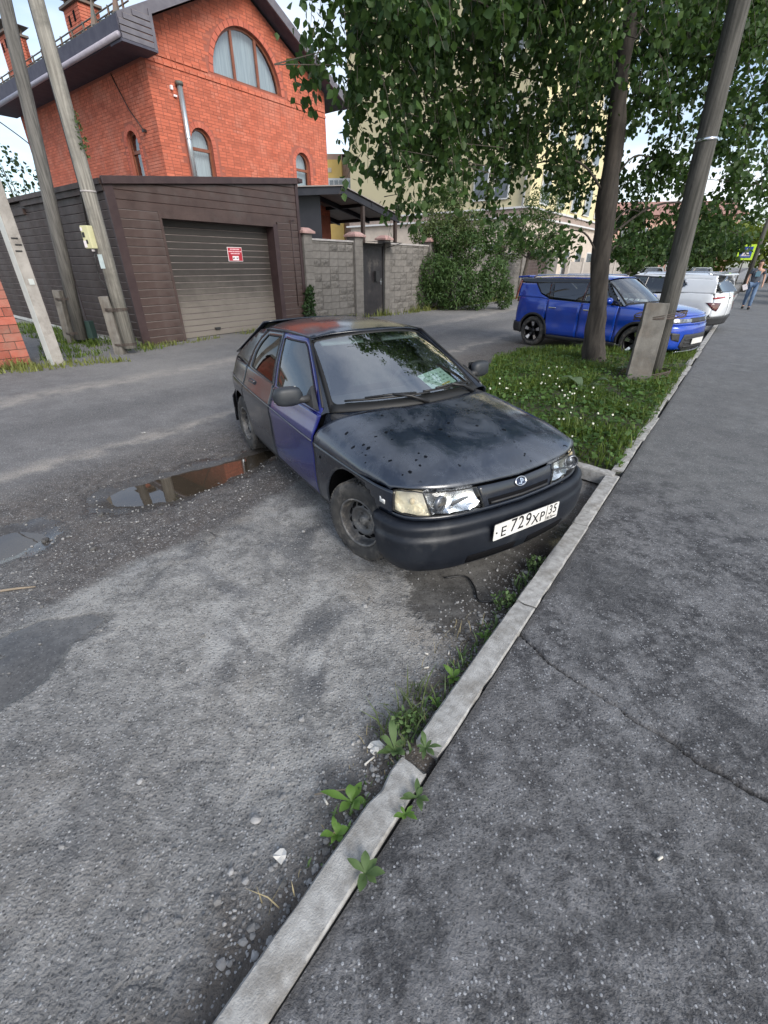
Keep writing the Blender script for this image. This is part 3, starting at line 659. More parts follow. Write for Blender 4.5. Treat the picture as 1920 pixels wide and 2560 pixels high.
# ================================================================== old dark hatchback
def text_mesh(name, s, size, m, parent, loc, rot, ext=.001, align='CENTER', xs=1.0):
    cu = bpy.data.curves.new(name, 'FONT'); cu.body = s; cu.size = size; cu.extrude = ext; cu.align_x = align; cu.align_y = 'CENTER'; cu.resolution_u = 3
    tmp = bpy.data.objects.new(name, cu); COL.objects.link(tmp); dg = bpy.context.evaluated_depsgraph_get(); dg.update()
    me = bpy.data.meshes.new_from_object(tmp.evaluated_get(dg)); COL.objects.unlink(tmp); bpy.data.objects.remove(tmp)
    me.materials.clear(); me.materials.append(m); me.name = name
    o = bpy.data.objects.new(name, me); link(o, parent); o.location = loc; o.rotation_euler = rot; o.scale = (xs, 1, 1)
    return o
def build_hatchback():
    T = thing('parked_hatchback', 'old dark hatchback with a blue front door and bare steel wheels beside the kerb', 'car', (-.178, 4.03, 0), rad(-57.9))
    blk = paint('old_black_paint', (.005, .008, .015), (.009, .013, .023), .20, .5, 0, (.060, .066, .075), .25, dlow=(.26, .58, .5))
    hoodm = paint('old_hood_paint', (.006, .010, .020), (.012, .018, .032), .17, .7, 1, (.090, .104, .130), .80)
    blu = paint('blue_door_paint', (.004, .010, .13), (.008, .012, .16), .16, .8, 0, (.07, .08, .13), .22, metal=.3, dlow=(.22, .5, .5))
    bmpm = mat('bumper_black', (.007, .009, .014), (.012, .015, .021), 5, .38, .52, spec=.32, bmp=.08, bsc=90, dirt=(.06, .062, .064), dsc=4, dlo=.55, dhi=.85)
    glassw = glass('windshield_glass', (.66, .76, .74), 1.0, f0=.34); glasst = glass('tinted_side_glass', (.05, .06, .06), .55, f0=.06); glassd = glass('door_glass', (.32, .36, .35), .95, f0=.11)
    plan = [(1.93, 0), (1.915, .25), (1.88, .50), (1.82, .655), (1.735, .752), (1.58, .795), (1.25, .818), (.7, .835), (0, .84), (-.7, .835), (-1.3, .81), (-1.6, .77), (-1.8, .68), (-1.92, .5), (-1.98, .25), (-2.0, 0)]
    sh = Shell(plan, [(.15, -.10), (.22, -.05), (.30, -.014), (.45, 0), (.60, .002), (.70, .010), (.735, .006), (.80, -.022), (.90, -.058), (.96, -.085)],
               [(.15, -.03), (.3, 0), (.54, 0), (.62, -.012), (.70, -.045), (.8, -.1)], [(.15, -.06), (.3, 0), (.6, 0), (.75, -.02), (.95, -.10)], 1.5, 1.8, -1.5, -1.8)
    A, F = sh.ax, sh.ay
    zc = Tab([(-2, .78), (-1.5, .77), (-.2, .737), (.7, .702), (1.3, .69), (1.72, .686)])
    def X(pts): return [(A(x), z) for x, z in pts]
    def side(name, pts, m, **k):
        r = trim(name, X(pts), sh.skirt, .05, .035, m, T, .012, **k)
        l = trim(name, X(pts), sh.skirt, .05, .035, k.get('ml', m) if False else blk, T, .012, mirror=True, smooth=True)
        return r, l
    # --- body sides
    ar = arch(1.25, .285, .372, 186, 42, 16)
    fend = [(.712, .25)]+ar+[(1.66, .535), (1.672, .60), (1.668, zc(1.67)-.004)]+[(x, zc(x)-.004) for x in np.linspace(1.6, .712, 12)]
    fr, fl = side('front_fender', fend, blk)
    door = rpoly([(.70, .25), (.703, .70), (.722, .80), (.742, .888), (-.17, .906), (-.186, .70), (-.16, .25)], [.02, 0, 0, .01, .01, 0, .03])
    fd, fdl = side('front_door', door, blu); fd['label'] = 'blue repainted front door'
    rarch = arch(-1.246, .285, .355, 4, 62, 10)
    rdoor = [(-.182, .25), (-.20, .70), (-.184, .906), (-.98, .942), (-1.02, .72)]+[p for p in rarch[::-1]]+[(-.89, .25)]
    rd, rdl = side('rear_door', rdoor, blk)
    rq = [(-1.0, .944), (-1.03, .72)]+arch(-1.246, .285, .355, 62, 176, 12)+[(-1.62, .30), (-1.72, .30), (-1.80, .55), (-1.82, .80), (-1.70, .93)]
    side('rear_quarter_panel', rq, blk)
    rk = [(.86, .235), (.86, .262)]; side('sill', [(.87, .16), (.87, .245), (-.89, .245), (-.89, .16)], trim_black)
    # bright crease line moulding along the doors
    for sgn in (1, -1):
        b = MB(); pts = []
        for x in np.linspace(-1.55, .70, 26):
            p = sh.skirt(A(x), zc(x)); pts.append((p[0], p[1]*sgn-(.004*sgn), p[2]))
        b.tube(pts, .0045, 6); b.build('waist_moulding', mat('grey_moulding', (.10, .105, .11), rough=.3) if 'grey_moulding' not in MATS else MATS['grey_moulding'], T, True)
    # --- nose: front bumper
    bz = Tab([(.17, -.02), (.20, .030), (.25, .052), (.32, .060), (.40, .062), (.432, .060), (.440, .050), (.450, .046), (.495, .046), (.515, .034), (.53, .0)])
    def bsurf(a, z):
        x, y, n = sh.at(a); p = sh.skirt(a, max(z, .24)); w = lerp(.28, 1.25, sm((x-1.0)/.66))-.22*sm((x-1.74)/.14); o = bz(z)*w
        return (p[0]+n[0]*o, p[1]+(n[1]*o)*(-1 if a >= 0 else 1), z)
    a1 = A(1.615); bp = rpoly([(-a1, .24), (-A(1.60), .40), (-A(1.535), .53), (A(1.535), .53), (A(1.60), .40), (a1, .24), (F(-.66), .19), (F(.66), .19)], [.03, 0, .01, .01, 0, .03, .03, .03])
    bo = trim('front_bumper', dense(bp, .06), bsurf, .04, .012, bmpm, T, .008)
    # lower air intake slots in the bumper
    for y0, y1 in ((-.42, -.05), (.05, .42)):
        ip = rpoly([(F(-y1), .222), (F(-y0), .222), (F(-y0), .285), (F(-y1), .285)], .012)
        trim('air_intake', ip, bsurf, .03, .03, dark_m, bo, .003, off=.0025)
    # filler strip under lamps
    fs = [(-A(1.655), .532), (A(1.655), .532), (A(1.66), .556), (F(-.6), .556), (F(.6), .556), (-A(1.66), .556)]
    trim('lamp_filler_panel', dense(fs, .08), sh.skirt, .05, .02, blk, T, .01)
    # headlamps
    hl_g = glass('headlamp_glass', (.93, .95, .95), .9, .02); refl = mat('lamp_reflector', (.92, .93, .95), (.74, .76, .80), 18, .12, .3, metal=1, bmp=.4, bsc=25)
    turn = glass('turn_signal_lens', (.95, .92, .83), .9, .03, f0=.12); turnr = mat('turn_reflector', (.74, .71, .62), (.55, .52, .43), 7, .22, .45, metal=.55, bmp=.6, bsc=30); bulbm = mat('amber_bulb', (.55, .47, .32), rough=.2)
    def ln(y, up): return .692-.018*(1-min(1, abs(y)/.7)) if up else .560-.018*(1-min(1, abs(y)/.7))
    for sgn in (1, -1):
        L = bpy.data.objects.new('headlamp', None); link(L, T)
        ys = np.linspace(.335, .665, 8); slant = .05
        poly = [(F(-y), ln(y, 0)) for y in ys-.045]+[(F(-y), ln(y, 1)) for y in ys[::-1]]
        inr = lambda d: (lambda a, z: (lambda p: (p[0]-d, p[1]*.985, p[2]))(sh.skirt(a, z)))
        trim('lens', poly, sh.skirt, .03, .03, hl_g, L, 0, mirror=sgn < 0)
        def bowl(a, z, y0=.50, z0=.628):
            p = sh.skirt(a, z); dyy = (abs(p[1])-.56)/.13; d2 = (abs(p[1])-.40)/.11; dz = (z-z0)/.07
            k1 = max(0, 1-dyy*dyy-dz*dz*.9); k2 = max(0, 1-d2*d2-dz*dz*1.0)
            d = .028+.05*math.sqrt(max(k1, .9*k2)); return (p[0]-d, p[1], p[2])
        trim('reflector', poly, bowl, .012, .012, refl, L, 0, mirror=sgn < 0)
        rim = MB()
        c = Vector((1.845, -.565*sgn, .628)); Mr = Matrix.Translation(c) @ Matrix.Rotation(rad(90), 4, 'Y') @ Matrix.Rotation(rad(-18*sgn), 4, 'X')
        rim.lathe([(.040, 0), (.046, .006), (.046, -.02), (.036, -.03), (.03, -.012), (.001, -.004)], 24, Mr); rim.build('projector_ring', mat('lamp_ring', (.16, .17, .19), rough=.25, metal=.6) if 'lamp_ring' not in MATS else MATS['lamp_ring'], L, True)
        sb = MB(); sb.box((1.838, -.425*sgn, .606), (.012, .15, .010), 0, Matrix.Rotation(rad(10*sgn), 3, 'Z')); sb.build('bulb_shield', MATS['lamp_ring'], L)
        fr_ = MB()
        loop = [sh.skirt(a, z) for a, z in dense(poly, .03)]; fr_.tube([(p[0]-.004, p[1]*sgn, p[2]) for p in loop+[loop[0]]], .0045, 5, cap=False); fr_.build('lamp_gasket', seal_m, L, True)
        tp = [(F(-.668), .690), (F(-.625), ln(.7, 0)), (F(-.70), .562), (A(1.70), .568), (A(1.674), .572), (A(1.662), .688), (A(1.70), .694), (F(-.71), .697)]
        TS = bpy.data.objects.new('turn_signal', None); link(TS, T); trim('lens', dense(tp, .03), sh.skirt, .02, .02, turn, TS, 0, mirror=sgn < 0)
        def tbowl(a, z):
            p = sh.skirt(a, z); x_, y_, n_ = sh.at(a); k_ = .014+.030*math.sqrt(max(0, 1-((p[0]-1.77)/.10)**2-((z-.63)/.07)**2)); return (p[0]-n_[0]*k_, p[1]+n_[1]*k_, p[2])
        trim('reflector', dense(tp, .03), tbowl, .012, .012, turnr, TS, 0, mirror=sgn < 0); q_ = sh.skirt(A(1.765), .63); b = MB(); b.ico((q_[0]-.022, (q_[1]+.030)*sgn, .63), (.016, .016, .020), 2); b.build('bulb', bulbm, TS, True)
        lp_ = [sh.skirt(a, z) for a, z in dense(tp, .03)]; b = MB(); b.tube([(p[0]-.003, p[1]*sgn, p[2]) for p in lp_+lp_[:1]], .004, 5, cap=False); b.build('lamp_gasket', seal_m, TS, True)
    # grille: recessed panel, slot, bar, badge
    gpz = [(F(-y), .548) for y in np.linspace(.285, -.285, 8)]+[(F(-y), ln(abs(y), 1)) for y in np.linspace(-.325, .325, 8)]
    rec = lambda d: (lambda a, z: (lambda p: (p[0]-d, p[1], p[2]))(sh.skirt(a, z)))
    gr = trim('grille', gpz, rec(.006), .03, .02, blk, T, .012)
    trim('grille_slot', rpoly([(F(-.25), .562), (F(.25), .562), (F(.262), .602), (F(-.262), .602)], .006), rec(.004), .03, .02, dark_m, gr, .002)
    b = MB(); b.tube([rec(-.002)(F(y), .578) for y in np.linspace(-.245, .245, 9)], .007, 8); b.build('grille_bar', trim_black, gr, True)
    bx = 1.912; bd = MB(); Mb = Matrix.Translation((bx-.012, 0, .652)) @ Matrix.Rotation(rad(62), 4, 'Y') @ Matrix.Diagonal((.62, 1, 1, 1))
    bd.lathe([(.046, 0), (.050, .004), (.046, .008), (.041, .008), (.039, .003)], 32, Mb); badge = bd.build('badge', chrome, gr, True)
    bb = MB(); bb.lathe([(.041, .002), (.001, .002)], 32, Mb); bb.build('badge_field', mat('badge_blue', (.012, .02, .05), rough=.3), badge)
    sl = MB()
    def bq(u, v, d): return Mb @ Vector((-v, u, .003+d))
    sl.prism([(-.004, -.030), (.004, -.030), (.004, .030), (-.004, .030)], 0, .004, bq)
    sl.prism([(.006, .030), (.022, .012), (.020, -.006), (.006, -.010), (.006, -.002), (.013, .0), (.014, .010), (.006, .018)], 0, .004, bq)
    sl.prism([(-.026, -.020), (-.006, -.026), (-.006, -.018), (-.020, -.012)], 0, .004, bq)
    sl.build('badge_mark', chrome, badge)
    # number plate
    px = 2.003; P = bpy.data.objects.new('number_plate', None); link(P, T); P.location = (px, 0.0, .423); P.rotation_euler = (rad(90), 0, rad(90))
    P['label'] = 'white number plate reading E 729 XP 35'
    b = MB(); W2, H2 = .288, .060
    b.prism(rpoly([(-W2, -H2), (W2, -H2), (W2, H2), (-W2, H2)], .012), -.004, 0, lambda u, v, d: (u, v, d)); b.build('plate_backing', plate_black, P)
    b = MB(); b.prism(rpoly([(-W2+.004, -H2+.004), (W2-.004, -H2+.004), (W2-.004, H2-.004), (-W2+.004, H2-.004)], .010), 0, .0015, lambda u, v, d: (u, v, d)); b.build('plate_face', plate_white, P)
    fz = .0025; tx = lambda nm, s, sz, x, y, xs=1.0: text_mesh(nm, s, sz, plate_black, P, (x, y, fz), (0, 0, 0), .0008, 'CENTER', xs)
    tx('plate_letter', 'E', .098, -.205, -.012, 1.0)
    for k, ch in enumerate('729'): tx('plate_digit', ch, .128, -.122+k*.064, .004, .86)
    for k, ch in enumerate('XP'): tx('plate_letter', ch, .098, .072+k*.062, -.012, .92)
    for k, ch in enumerate('35'): tx('plate_region_digit', ch, .092, .208+k*.042, .014, .82)
    tx('plate_country_mark', 'RUS', .030, .208, -.040, 1.0)
    b = MB(); b.box((.1725, 0, .0025), (.0035, 2*H2-.012, .001)); b.box((.252, -.040, .0025), (.036, .006, .001)); b.build('plate_divider', plate_black, P)
    b = MB(); b.lathe([(.006, 0), (.006, .003), (.001, .004)], 10, Matrix.Translation((-.262, -.004, .0015))); b.build('plate_screw', trim_black, P)
    # --- bonnet
    ztop = Tab([(.7, .955), (1.0, .934), (1.2, .903), (1.45, .858), (1.65, .808), (1.78, .760), (1.86, .715), (1.90, .69)])
    wS = {}
    def wside(x):
        k = round(x, 3)
        if k not in wS: wS[k] = -sh.skirt(A(min(x, 1.66)), zc(min(x, 1.66)))[1]
        return wS[k]
    fa = np.linspace(0, A(1.64), 60); fx = np.array([sh.skirt(a, .695)[:2] for a in fa]); yF = wside(1.64)
    def hood(s, t):
        at_ = min(1.0, abs(t)); f = 1-(1-at_)**1.55
        xr = 1.02-.285*f**2.0; yfr = yF*f; xfr = float(np.interp(yfr, -fx[:, 1], fx[:, 0]))
        x = lerp(xr, xfr, s); w = lerp(wside(.735), yF, s)
        if s > .7: w = lerp(wside(lerp(.735, 1.64, s)), yF, (s-.7)/.3)
        else: w = wside(lerp(.735, 1.64, s))
        y = w*f; e = max(0.0, 1-f**3.4)**(1/2.1); zcc = zc(min(lerp(.735, 1.64, s), 1.7))
        xx = lerp(x, lerp(1.0, 1.885, s), .55)
        z = zcc+(ztop(xx)-zcc)*e-.010*s**9*(1-f)
        z += .006*math.exp(-((f-.46)/.05)**2)*sm(s*4)*sm((1-s)*3)      # pressed ridge
        return (x, -y if t >= 0 else y, z)
    ho = trim('bonnet', [(0.004, -1), (.994, -1), (.994, 1), (.004, 1)], hood, .035, .04, hoodm, T, .012)
    # --- cowl, windscreen
    def W(u, v):
        au = abs(u); yb = .70*u; xb = 1.0-.272*au**2.1; zb = .928-.040*au**2; xt = .205-.145*au**2.2; yt = .535*u; zt = 1.338-.062*au**2.2
        bow = .022*math.sin(math.pi*min(1, max(0, v))); return (lerp(xb, xt, v)+bow*.6, -lerp(yb, yt, v), lerp(zb, zt, v)+bow)
    cw = MB(); n = 24; vs = []
    for k in range(n+1):
        u = -1+2*k/n; p = hood(.012, u); q = W(u, .06); vs += [(p[0]-.006, p[1], p[2]-.020), (lerp(p[0], q[0], .5), lerp(p[1], q[1], .5), lerp(p[2], q[2], .4)-.014), (q[0], q[1], q[2]-.008)]
    cw.add(vs, [(3*k+j, 3*k+j+1, 3*k+4+j, 3*k+3+j) for k in range(n) for j in range(2)]); cw.build('cowl_panel', blk, T, True)
    ws = rpoly([(-.955, .085), (.955, .085), (.955, .955), (-.955, .955)], .07, 6)
    trim('windscreen', dense(ws, .1), W, .06, .06, glassw, T, 0)


    # windscreen surround as four strips (black seal)
    for nm, pl in (('l', [(-1, 0), (-.952, 0.02), (-.952, .98), (-1, 1)]), ('r', [(1, 0), (1, 1), (.952, .98), (.952, .02)]), ('b', [(-1, 0), (1, 0), (.97, .088), (-.97, .088)]), ('t', [(-.97, .955), (.97, .955), (1, 1), (-1, 1)])):
        trim('windscreen_seal', dense(pl, .1), W, .08, .05, seal_m, T, .006, off=-.002 if nm in 'lr' else .001)
    # --- cabin sides
    def G(x, z):
        yb = .782-.028*max(0, (x-.2)/.55)**2-.03*max(0, (-x-.6)/.6)**2; yt = .578-.045*max(0, (x+.2)/.3)**1.5*.6-.03*max(0, (-x-.3)/.8)**2
        t = (z-.90)/.38; return (x, -(lerp(yb, yt, t)+.012*math.sin(math.pi*min(1, max(0, t)))), z)
    fwin = [(-.112, .920), (.60, .912), (.565, .965), (.125, 1.245), (.07, 1.266), (-.295, 1.258)]
    fout = [(-.165, .898), (.735, .885), (.70, .93), (.155, 1.272), (.075, 1.300), (-.345, 1.296)]
    rwin = [(-.218, .918), (-.385, 1.258), (-.70, 1.238), (-.79, 1.16), (-.835, 1.08), (-.835, .952)]
    rout = [(-.172, .900), (-.352, 1.298), (-.73, 1.280), (-.87, 1.21), (-.945, 1.10), (-.985, .938)]
    for sgn in (1, -1):
        ringpatch('front_door_frame', fout, fwin, G, blu if sgn > 0 else blk, T, .010, sgn < 0, .004)
        ringpatch('rear_door_frame', rout, rwin, G, blk, T, .010, sgn < 0, .004)
        trim('front_door_window', fwin, G, .08, .08, glassd, T, 0, mirror=sgn < 0)
        trim('rear_door_window', rwin, G, .08, .08, glasst, T, 0, mirror=sgn < 0)
        for w_ in (fwin, rwin):
            b = MB(); lp = [G(x, z) for x, z in dense(w_, .05)]; b.tube([(p[0], (p[1]-.003)*sgn, p[2]) for p in lp+lp[:1]], .006, 5, cap=False); b.build('window_seal', seal_m, T, True)
        # A pillar and cantrail
        b = MB(); k = 12; vs = []
        for j in range(k+1):
            v = j/k; p = W(1, v); z = lerp(.885, 1.300, v); x = lerp(.745, .08, v); q = G(x, z); q = (q[0], q[1]-.006, q[2])
            vs += [(p[0], p[1]*sgn, p[2]), (lerp(p[0], q[0], .5)+.006, lerp(p[1], q[1], .5)*sgn, lerp(p[2], q[2], .5)+.010), (q[0], q[1]*sgn, q[2])]
        b.add(vs, [(3*j+i, 3*j+3+i, 3*j+4+i, 3*j+1+i) for j in range(k) for i in range(2)]); b.build('windscreen_pillar', blk, T, True)
        b = MB(); b.tube([(x, G(x, z)[1]*sgn, z) for x, z in [(.705, .925), (.40, 1.118), (.10, 1.300), (-.345, 1.302), (-.80, 1.276)]], .009, 6); b.build('door_seal', seal_m, T, True)
        # rear quarter pillar
        qp = rpoly([(-.985, .936), (-.955, 1.105), (-.80, 1.275), (-.98, 1.262), (-1.42, 1.03), (-1.62, .93)], [0, .06, .05, .03, .02, 0])
        trim('rear_pillar', qp, G, .05, .05, blk, T, .01, mirror=sgn < 0)
        # mirror
        mm = MB(); cx, cy, cz = .505, -.915, .985; prof = []
        for i in range(9):
            t = -1+2*i/8; r = math.sqrt(max(0, 1-abs(t)**2.6)); 
            ringp = []
            for j in range(16):
                a = 2*math.pi*j/16; ca, sa = math.cos(a), math.sin(a); q = lambda c: math.copysign(abs(c)**.62, c)
                ringp.append((cx+q(ca)*.052*(r*.75+.25)+.012*t, (cy+t*.105)*1.0, cz+q(sa)*.068*(r*.6+.4)*(1 if i not in (0, 8) else .72)))
            prof.append(ringp)
        vs = [(p[0], p[1]*sgn, p[2]) for r_ in prof for p in r_]
        fs = [(i*16+j, i*16+(j+1) % 16, (i+1)*16+(j+1) % 16, (i+1)*16+j) for i in range(8) for j in range(16)]+[tuple(range(15, -1, -1)), tuple(range(128, 144))]
        mm.add(vs, fs); mo = mm.build('wing_mirror', mat('mirror_plastic', (.018, .022, .028), (.028, .032, .037), 14, .5, bmp=.15, bsc=220) if 'mirror_plastic' not in MATS else MATS['mirror_plastic'], T, True)
        b = MB(); b.box((cx-.056, cy*sgn, cz), (.006, .17, .105)); b.build('mirror_glass', chrome, mo)
        b = MB(); vs = [(.70, -.765*sgn, .905), (.47, -.775*sgn, .915), (.50, -.715*sgn, 1.04), (.66, -.79*sgn, .915), (.49, -.80*sgn, .925), (.51, -.74*sgn, 1.03)]
        b.add(vs, [(0, 1, 2), (5, 4, 3), (0, 3, 4, 1), (1, 4, 5, 2), (2, 5, 3, 0)]); b.build('mirror_triangle', trim_black, mo)
        b = MB(); b.tube([(.545, -.77*sgn, .955), (.535, -.83*sgn, .958), (.525, -.86*sgn, .965)], [.030, .026, .03], 8); b.build('mirror_arm', trim_black, mo, True)
        # handles
        for x in (-.745, .02):
            b = MB(); y = -sh.wx(x, .835); b.box((x, (y-.006)*sgn, .838), (.17, .022, .036)); h = b.build('door_handle', blk, T, bevel=.009)
    # --- roof
    rz = Tab([(.21, 1.342), (0, 1.365), (-.3, 1.376), (-.7, 1.362), (-1.0, 1.322), (-1.2, 1.275)])
    def R(x, y): return (x, y, rz(x)-.078*abs(y/.57)**3.0)
    rp = [(.205-.145*abs(u)**2.2+.006, .545*u) for u in np.linspace(-1, 1, 17)]+[(-.3, .572), (-.75, .565), (-1.04, .54)]+[(-1.10+.05*abs(u)**2, .52*u) for u in np.linspace(1, -1, 9)]+[(-1.04, -.54), (-.75, -.565), (-.3, -.572)]
    trim('roof', dense(rp, .1), R, .06, .05, blk, T, .012)
    # --- tail
    hatch = bil((-1.06, -.52, 1.318), (-1.06, .52, 1.318), (-1.70, .66, .965), (-1.70, -.66, .965), 0.02)
    trim('tailgate_glass', rpoly([(.06, .06), (.94, .06), (.96, .86), (.04, .86)], .04), hatch, .1, .1, glasst, T, 0, off=.004)
    ringpatch('tailgate_frame', [(0, 0), (1, 0), (1, 1), (0, 1)], [(.06, .06), (.94, .06), (.96, .86), (.04, .86)], hatch, blk, T, .012)
    tl = sh.ary(0); tg = [(tl-.66, .93), (tl-.66, .42), (tl, .42), (tl, .93)]
    for sgn in (1, -1):
        trim('tail_panel', tg, sh.skirt, .06, .06, blk, T, .012, mirror=sgn < 0)
        rb = [(A(-1.62), .24), (A(-1.62), .50), (tl, .50), (tl, .24)]
        trim('rear_bumper', dense(rb, .08), lambda a, z: (lambda x, y, n, p: (p[0]+n[0]*.04, p[1]-n[1]*.04, p[2]))(*sh.at(a), sh.skirt(a, z)), .06, .06, bmpm, T, .012, mirror=sgn < 0)
        lt = [(A(-1.72), .62), (A(-1.72), .84), (tl-.42, .84), (tl-.42, .62)]
        trim('tail_lamp', dense(lt, .06), lambda a, z: (lambda x, y, n, p: (p[0]+n[0]*.004, p[1]-n[1]*.004, p[2]))(*sh.at(a), sh.skirt(a, z)), .05, .05, mat('red_lamp', (.25, .012, .012), rough=.15, coat=1) if 'red_lamp' not in MATS else MATS['red_lamp'], T, .004, mirror=sgn < 0)
    b = MB(); b.box((-1.74, 0, .985), (.16, 1.12, .035), 0, Matrix.Rotation(rad(12), 3, 'Y')); b.build('spoiler', blk, T, bevel=.012)
    # --- wheels
    rimm = mat('dirty_steel_rim', (.070, .070, .073), (.15, .147, .142), 9, .45, bmp=.4, bsc=50, dirt=(.32, .295, .26), dsc=11, dlo=.50, dhi=.66, metal=.25)
    wm = dict(tyre=tyre_m, rim=rimm, dark=dark_m)
    for x in (1.25, -1.246):
        for sgn in (-1, 1):
            wheel_mesh(T, 'wheel', .287, .175, .172, 'steel', sgn, wm, rad(17) if x > 0 else 0, (x, sgn*.715, .284))
    # --- underside, inner arches, cabin
    b = MB(); b.box((0, 0, .42), (3.5, 1.16, .36)); b.box((.0, 0, .50), (1.62, 1.50, .48)); b.box((-1.66, 0, .5), (.46, 1.3, .5)); b.box((1.55, 0, .46), (.42, 1.16, .36)); b.build('underbody', dark_m, T)
    for x in (1.25, -1.246):
        for sgn in (-1, 1):
            b = MB(); n = 14; vs = []
            for k in range(n+1):
                a = rad(190-200*k/n)
                for y in (.56, .80): vs.append((x+.395*math.cos(a), sgn*y, .285+.395*math.sin(a)))
            b.add(vs, [(2*k, 2*k+1, 2*k+3, 2*k+2) for k in range(n)]); b.build('wheel_arch_liner', dark_m, T)
    b = MB(); b.box((.62, 0, .80), (.50, 1.40, .16)); b.box((.50, 0, .865), (.34, 1.36, .06)); b.box((.44, .36, .895), (.20, .34, .06)); b.build('dashboard', int_m, T, bevel=.03)
    b = MB(); Ms = Matrix.Translation((.20, .36, .90)) @ Matrix.Rotation(rad(-62), 4, 'Y')
    b.lathe([(.185+.016*math.cos(a), .016*math.sin(a)) for a in np.linspace(0, 2*math.pi, 9)[:-1]], 28, Ms, close=True); b.box(Ms @ Vector((0, 0, 0)), (.05, .34, .04), 0, Ms.to_3x3()); b.box(Ms @ Vector((.08, 0, 0)), (.18, .05, .03), 0, Ms.to_3x3()); b.build('steering_wheel', int_m, T, True)
    for y in (-.36, .36):
        b = MB(); b.box((-.22, y, .46), (.50, .48, .16)); b.box((-.50, y, .78), (.14, .47, .62), 0, Matrix.Rotation(rad(-18), 3, 'Y')); b.box((-.60, y, 1.13), (.08, .24, .16), 0, Matrix.Rotation(rad(-14), 3, 'Y')); b.build('front_seat', seat_m, T, bevel=.04)
    b = MB(); b.box((-1.05, 0, .50), (.5, 1.3, .18)); b.box((-1.30, 0, .80), (.12, 1.28, .52), 0, Matrix.Rotation(rad(-16), 3, 'Y')); b.build('rear_seat', seat_m, T, bevel=.04)
    vis = mat('sun_visor', (.30, .33, .34), rough=.8)
    for y in (-.28, .28):
        b = MB(); b.box((.10, y, 1.272), (.14, .38, .018), 0, Matrix.Rotation(rad(22), 3, 'Y')); b.build('sun_visor', vis, T, bevel=.006)
    b = MB(); b.box((.13, 0, 1.255), (.02, .20, .055)); b.build('rear_view_mirror', int_m, T, bevel=.008)
    # wipers lying on the glass
    for u0, u1, up, v0, v1 in ((.86, -.02, .42, .10, .085), (.05, -.78, -.42, .105, .10)):
        b = MB(); pts = []
        for k in range(11):
            t = k/10; p = Vector(W(lerp(u0, u1, t), lerp(v0, v1, t))); pts.append(p+Vector((.010, 0, .016)))
        b.tube(pts, .0075, 6)
        mid = pts[5]; b.tube([pts[2]+Vector((.004, 0, .012)), mid+Vector((.006, 0, .020)), pts[8]+Vector((.004, 0, .012))], .008, 6)
        q = Vector(W(lerp(u0, u1, .5)-.36, .01)); b.tube([mid+Vector((.006, 0, .022)), (mid+q)/2+Vector((.02, 0, .03)), q+Vector((.02, 0, .004))], [.009, .011, .015], 8)
        b.build('wiper', wiper_m, T, True)
    # sticker on the fender, repeater hole
    stk = mat('white_sticker', (.72, .72, .70), rough=.6)
    e = lambda a, z: (lambda x, y, n, p: (p[0]+n[0]*.0015, p[1]-n[1]*.0015, p[2]))(*sh.at(a), sh.skirt(a, z))
    trim('sticker', X([(1.560, .586), (1.607, .583), (1.607, .610), (1.590, .613), (1.577, .604), (1.570, .622), (1.561, .622)]), e, .02, .02, stk, T, .0008)
    trim('repeater_hole', X(rpoly([(.80, .600), (.83, .605), (.826, .628), (.804, .622)], .008)), e, .02, .02, dark_m, T, .001)
    # sheet of paper and bits on the dash
    pm = mat('printed_paper', (.62, .74, .66), (.55, .68, .60), 20, .8)
    D = thing('paper_sheet', 'printed sheet of paper lying on the dark hatchback\'s dashboard behind the windscreen', 'paper', (0, 0, 0)); D.parent = None
    Mw = Matrix.Translation((-.178, 4.03, 0)) @ Matrix.Rotation(rad(-57.9), 4, 'Z')
    D.location = Mw @ Vector((.63, .33, .985)); D.rotation_euler = (rad(6), rad(26), rad(-57.9+16))
    b = MB(); b.box((0, 0, 0), (.20, .29, .002)); b.build('sheet', pm, D)
    b = MB()
    for r_ in range(3):
        for c_ in range(5): b.box((-.05+r_*.04, -.10+c_*.05, .0016), (.012, .028, .0006))
    b.build('printed_marks', mat('print_grey', (.22, .30, .28), rough=.8), D); b = MB(); b.box((.075, .03, .0016), (.016, .10, .0006)); b.build('printed_banner', mat('print_orange', (.55, .38, .06), rough=.8), D)
    return T, Mw
HATCH, HATCH_M = build_hatchback()
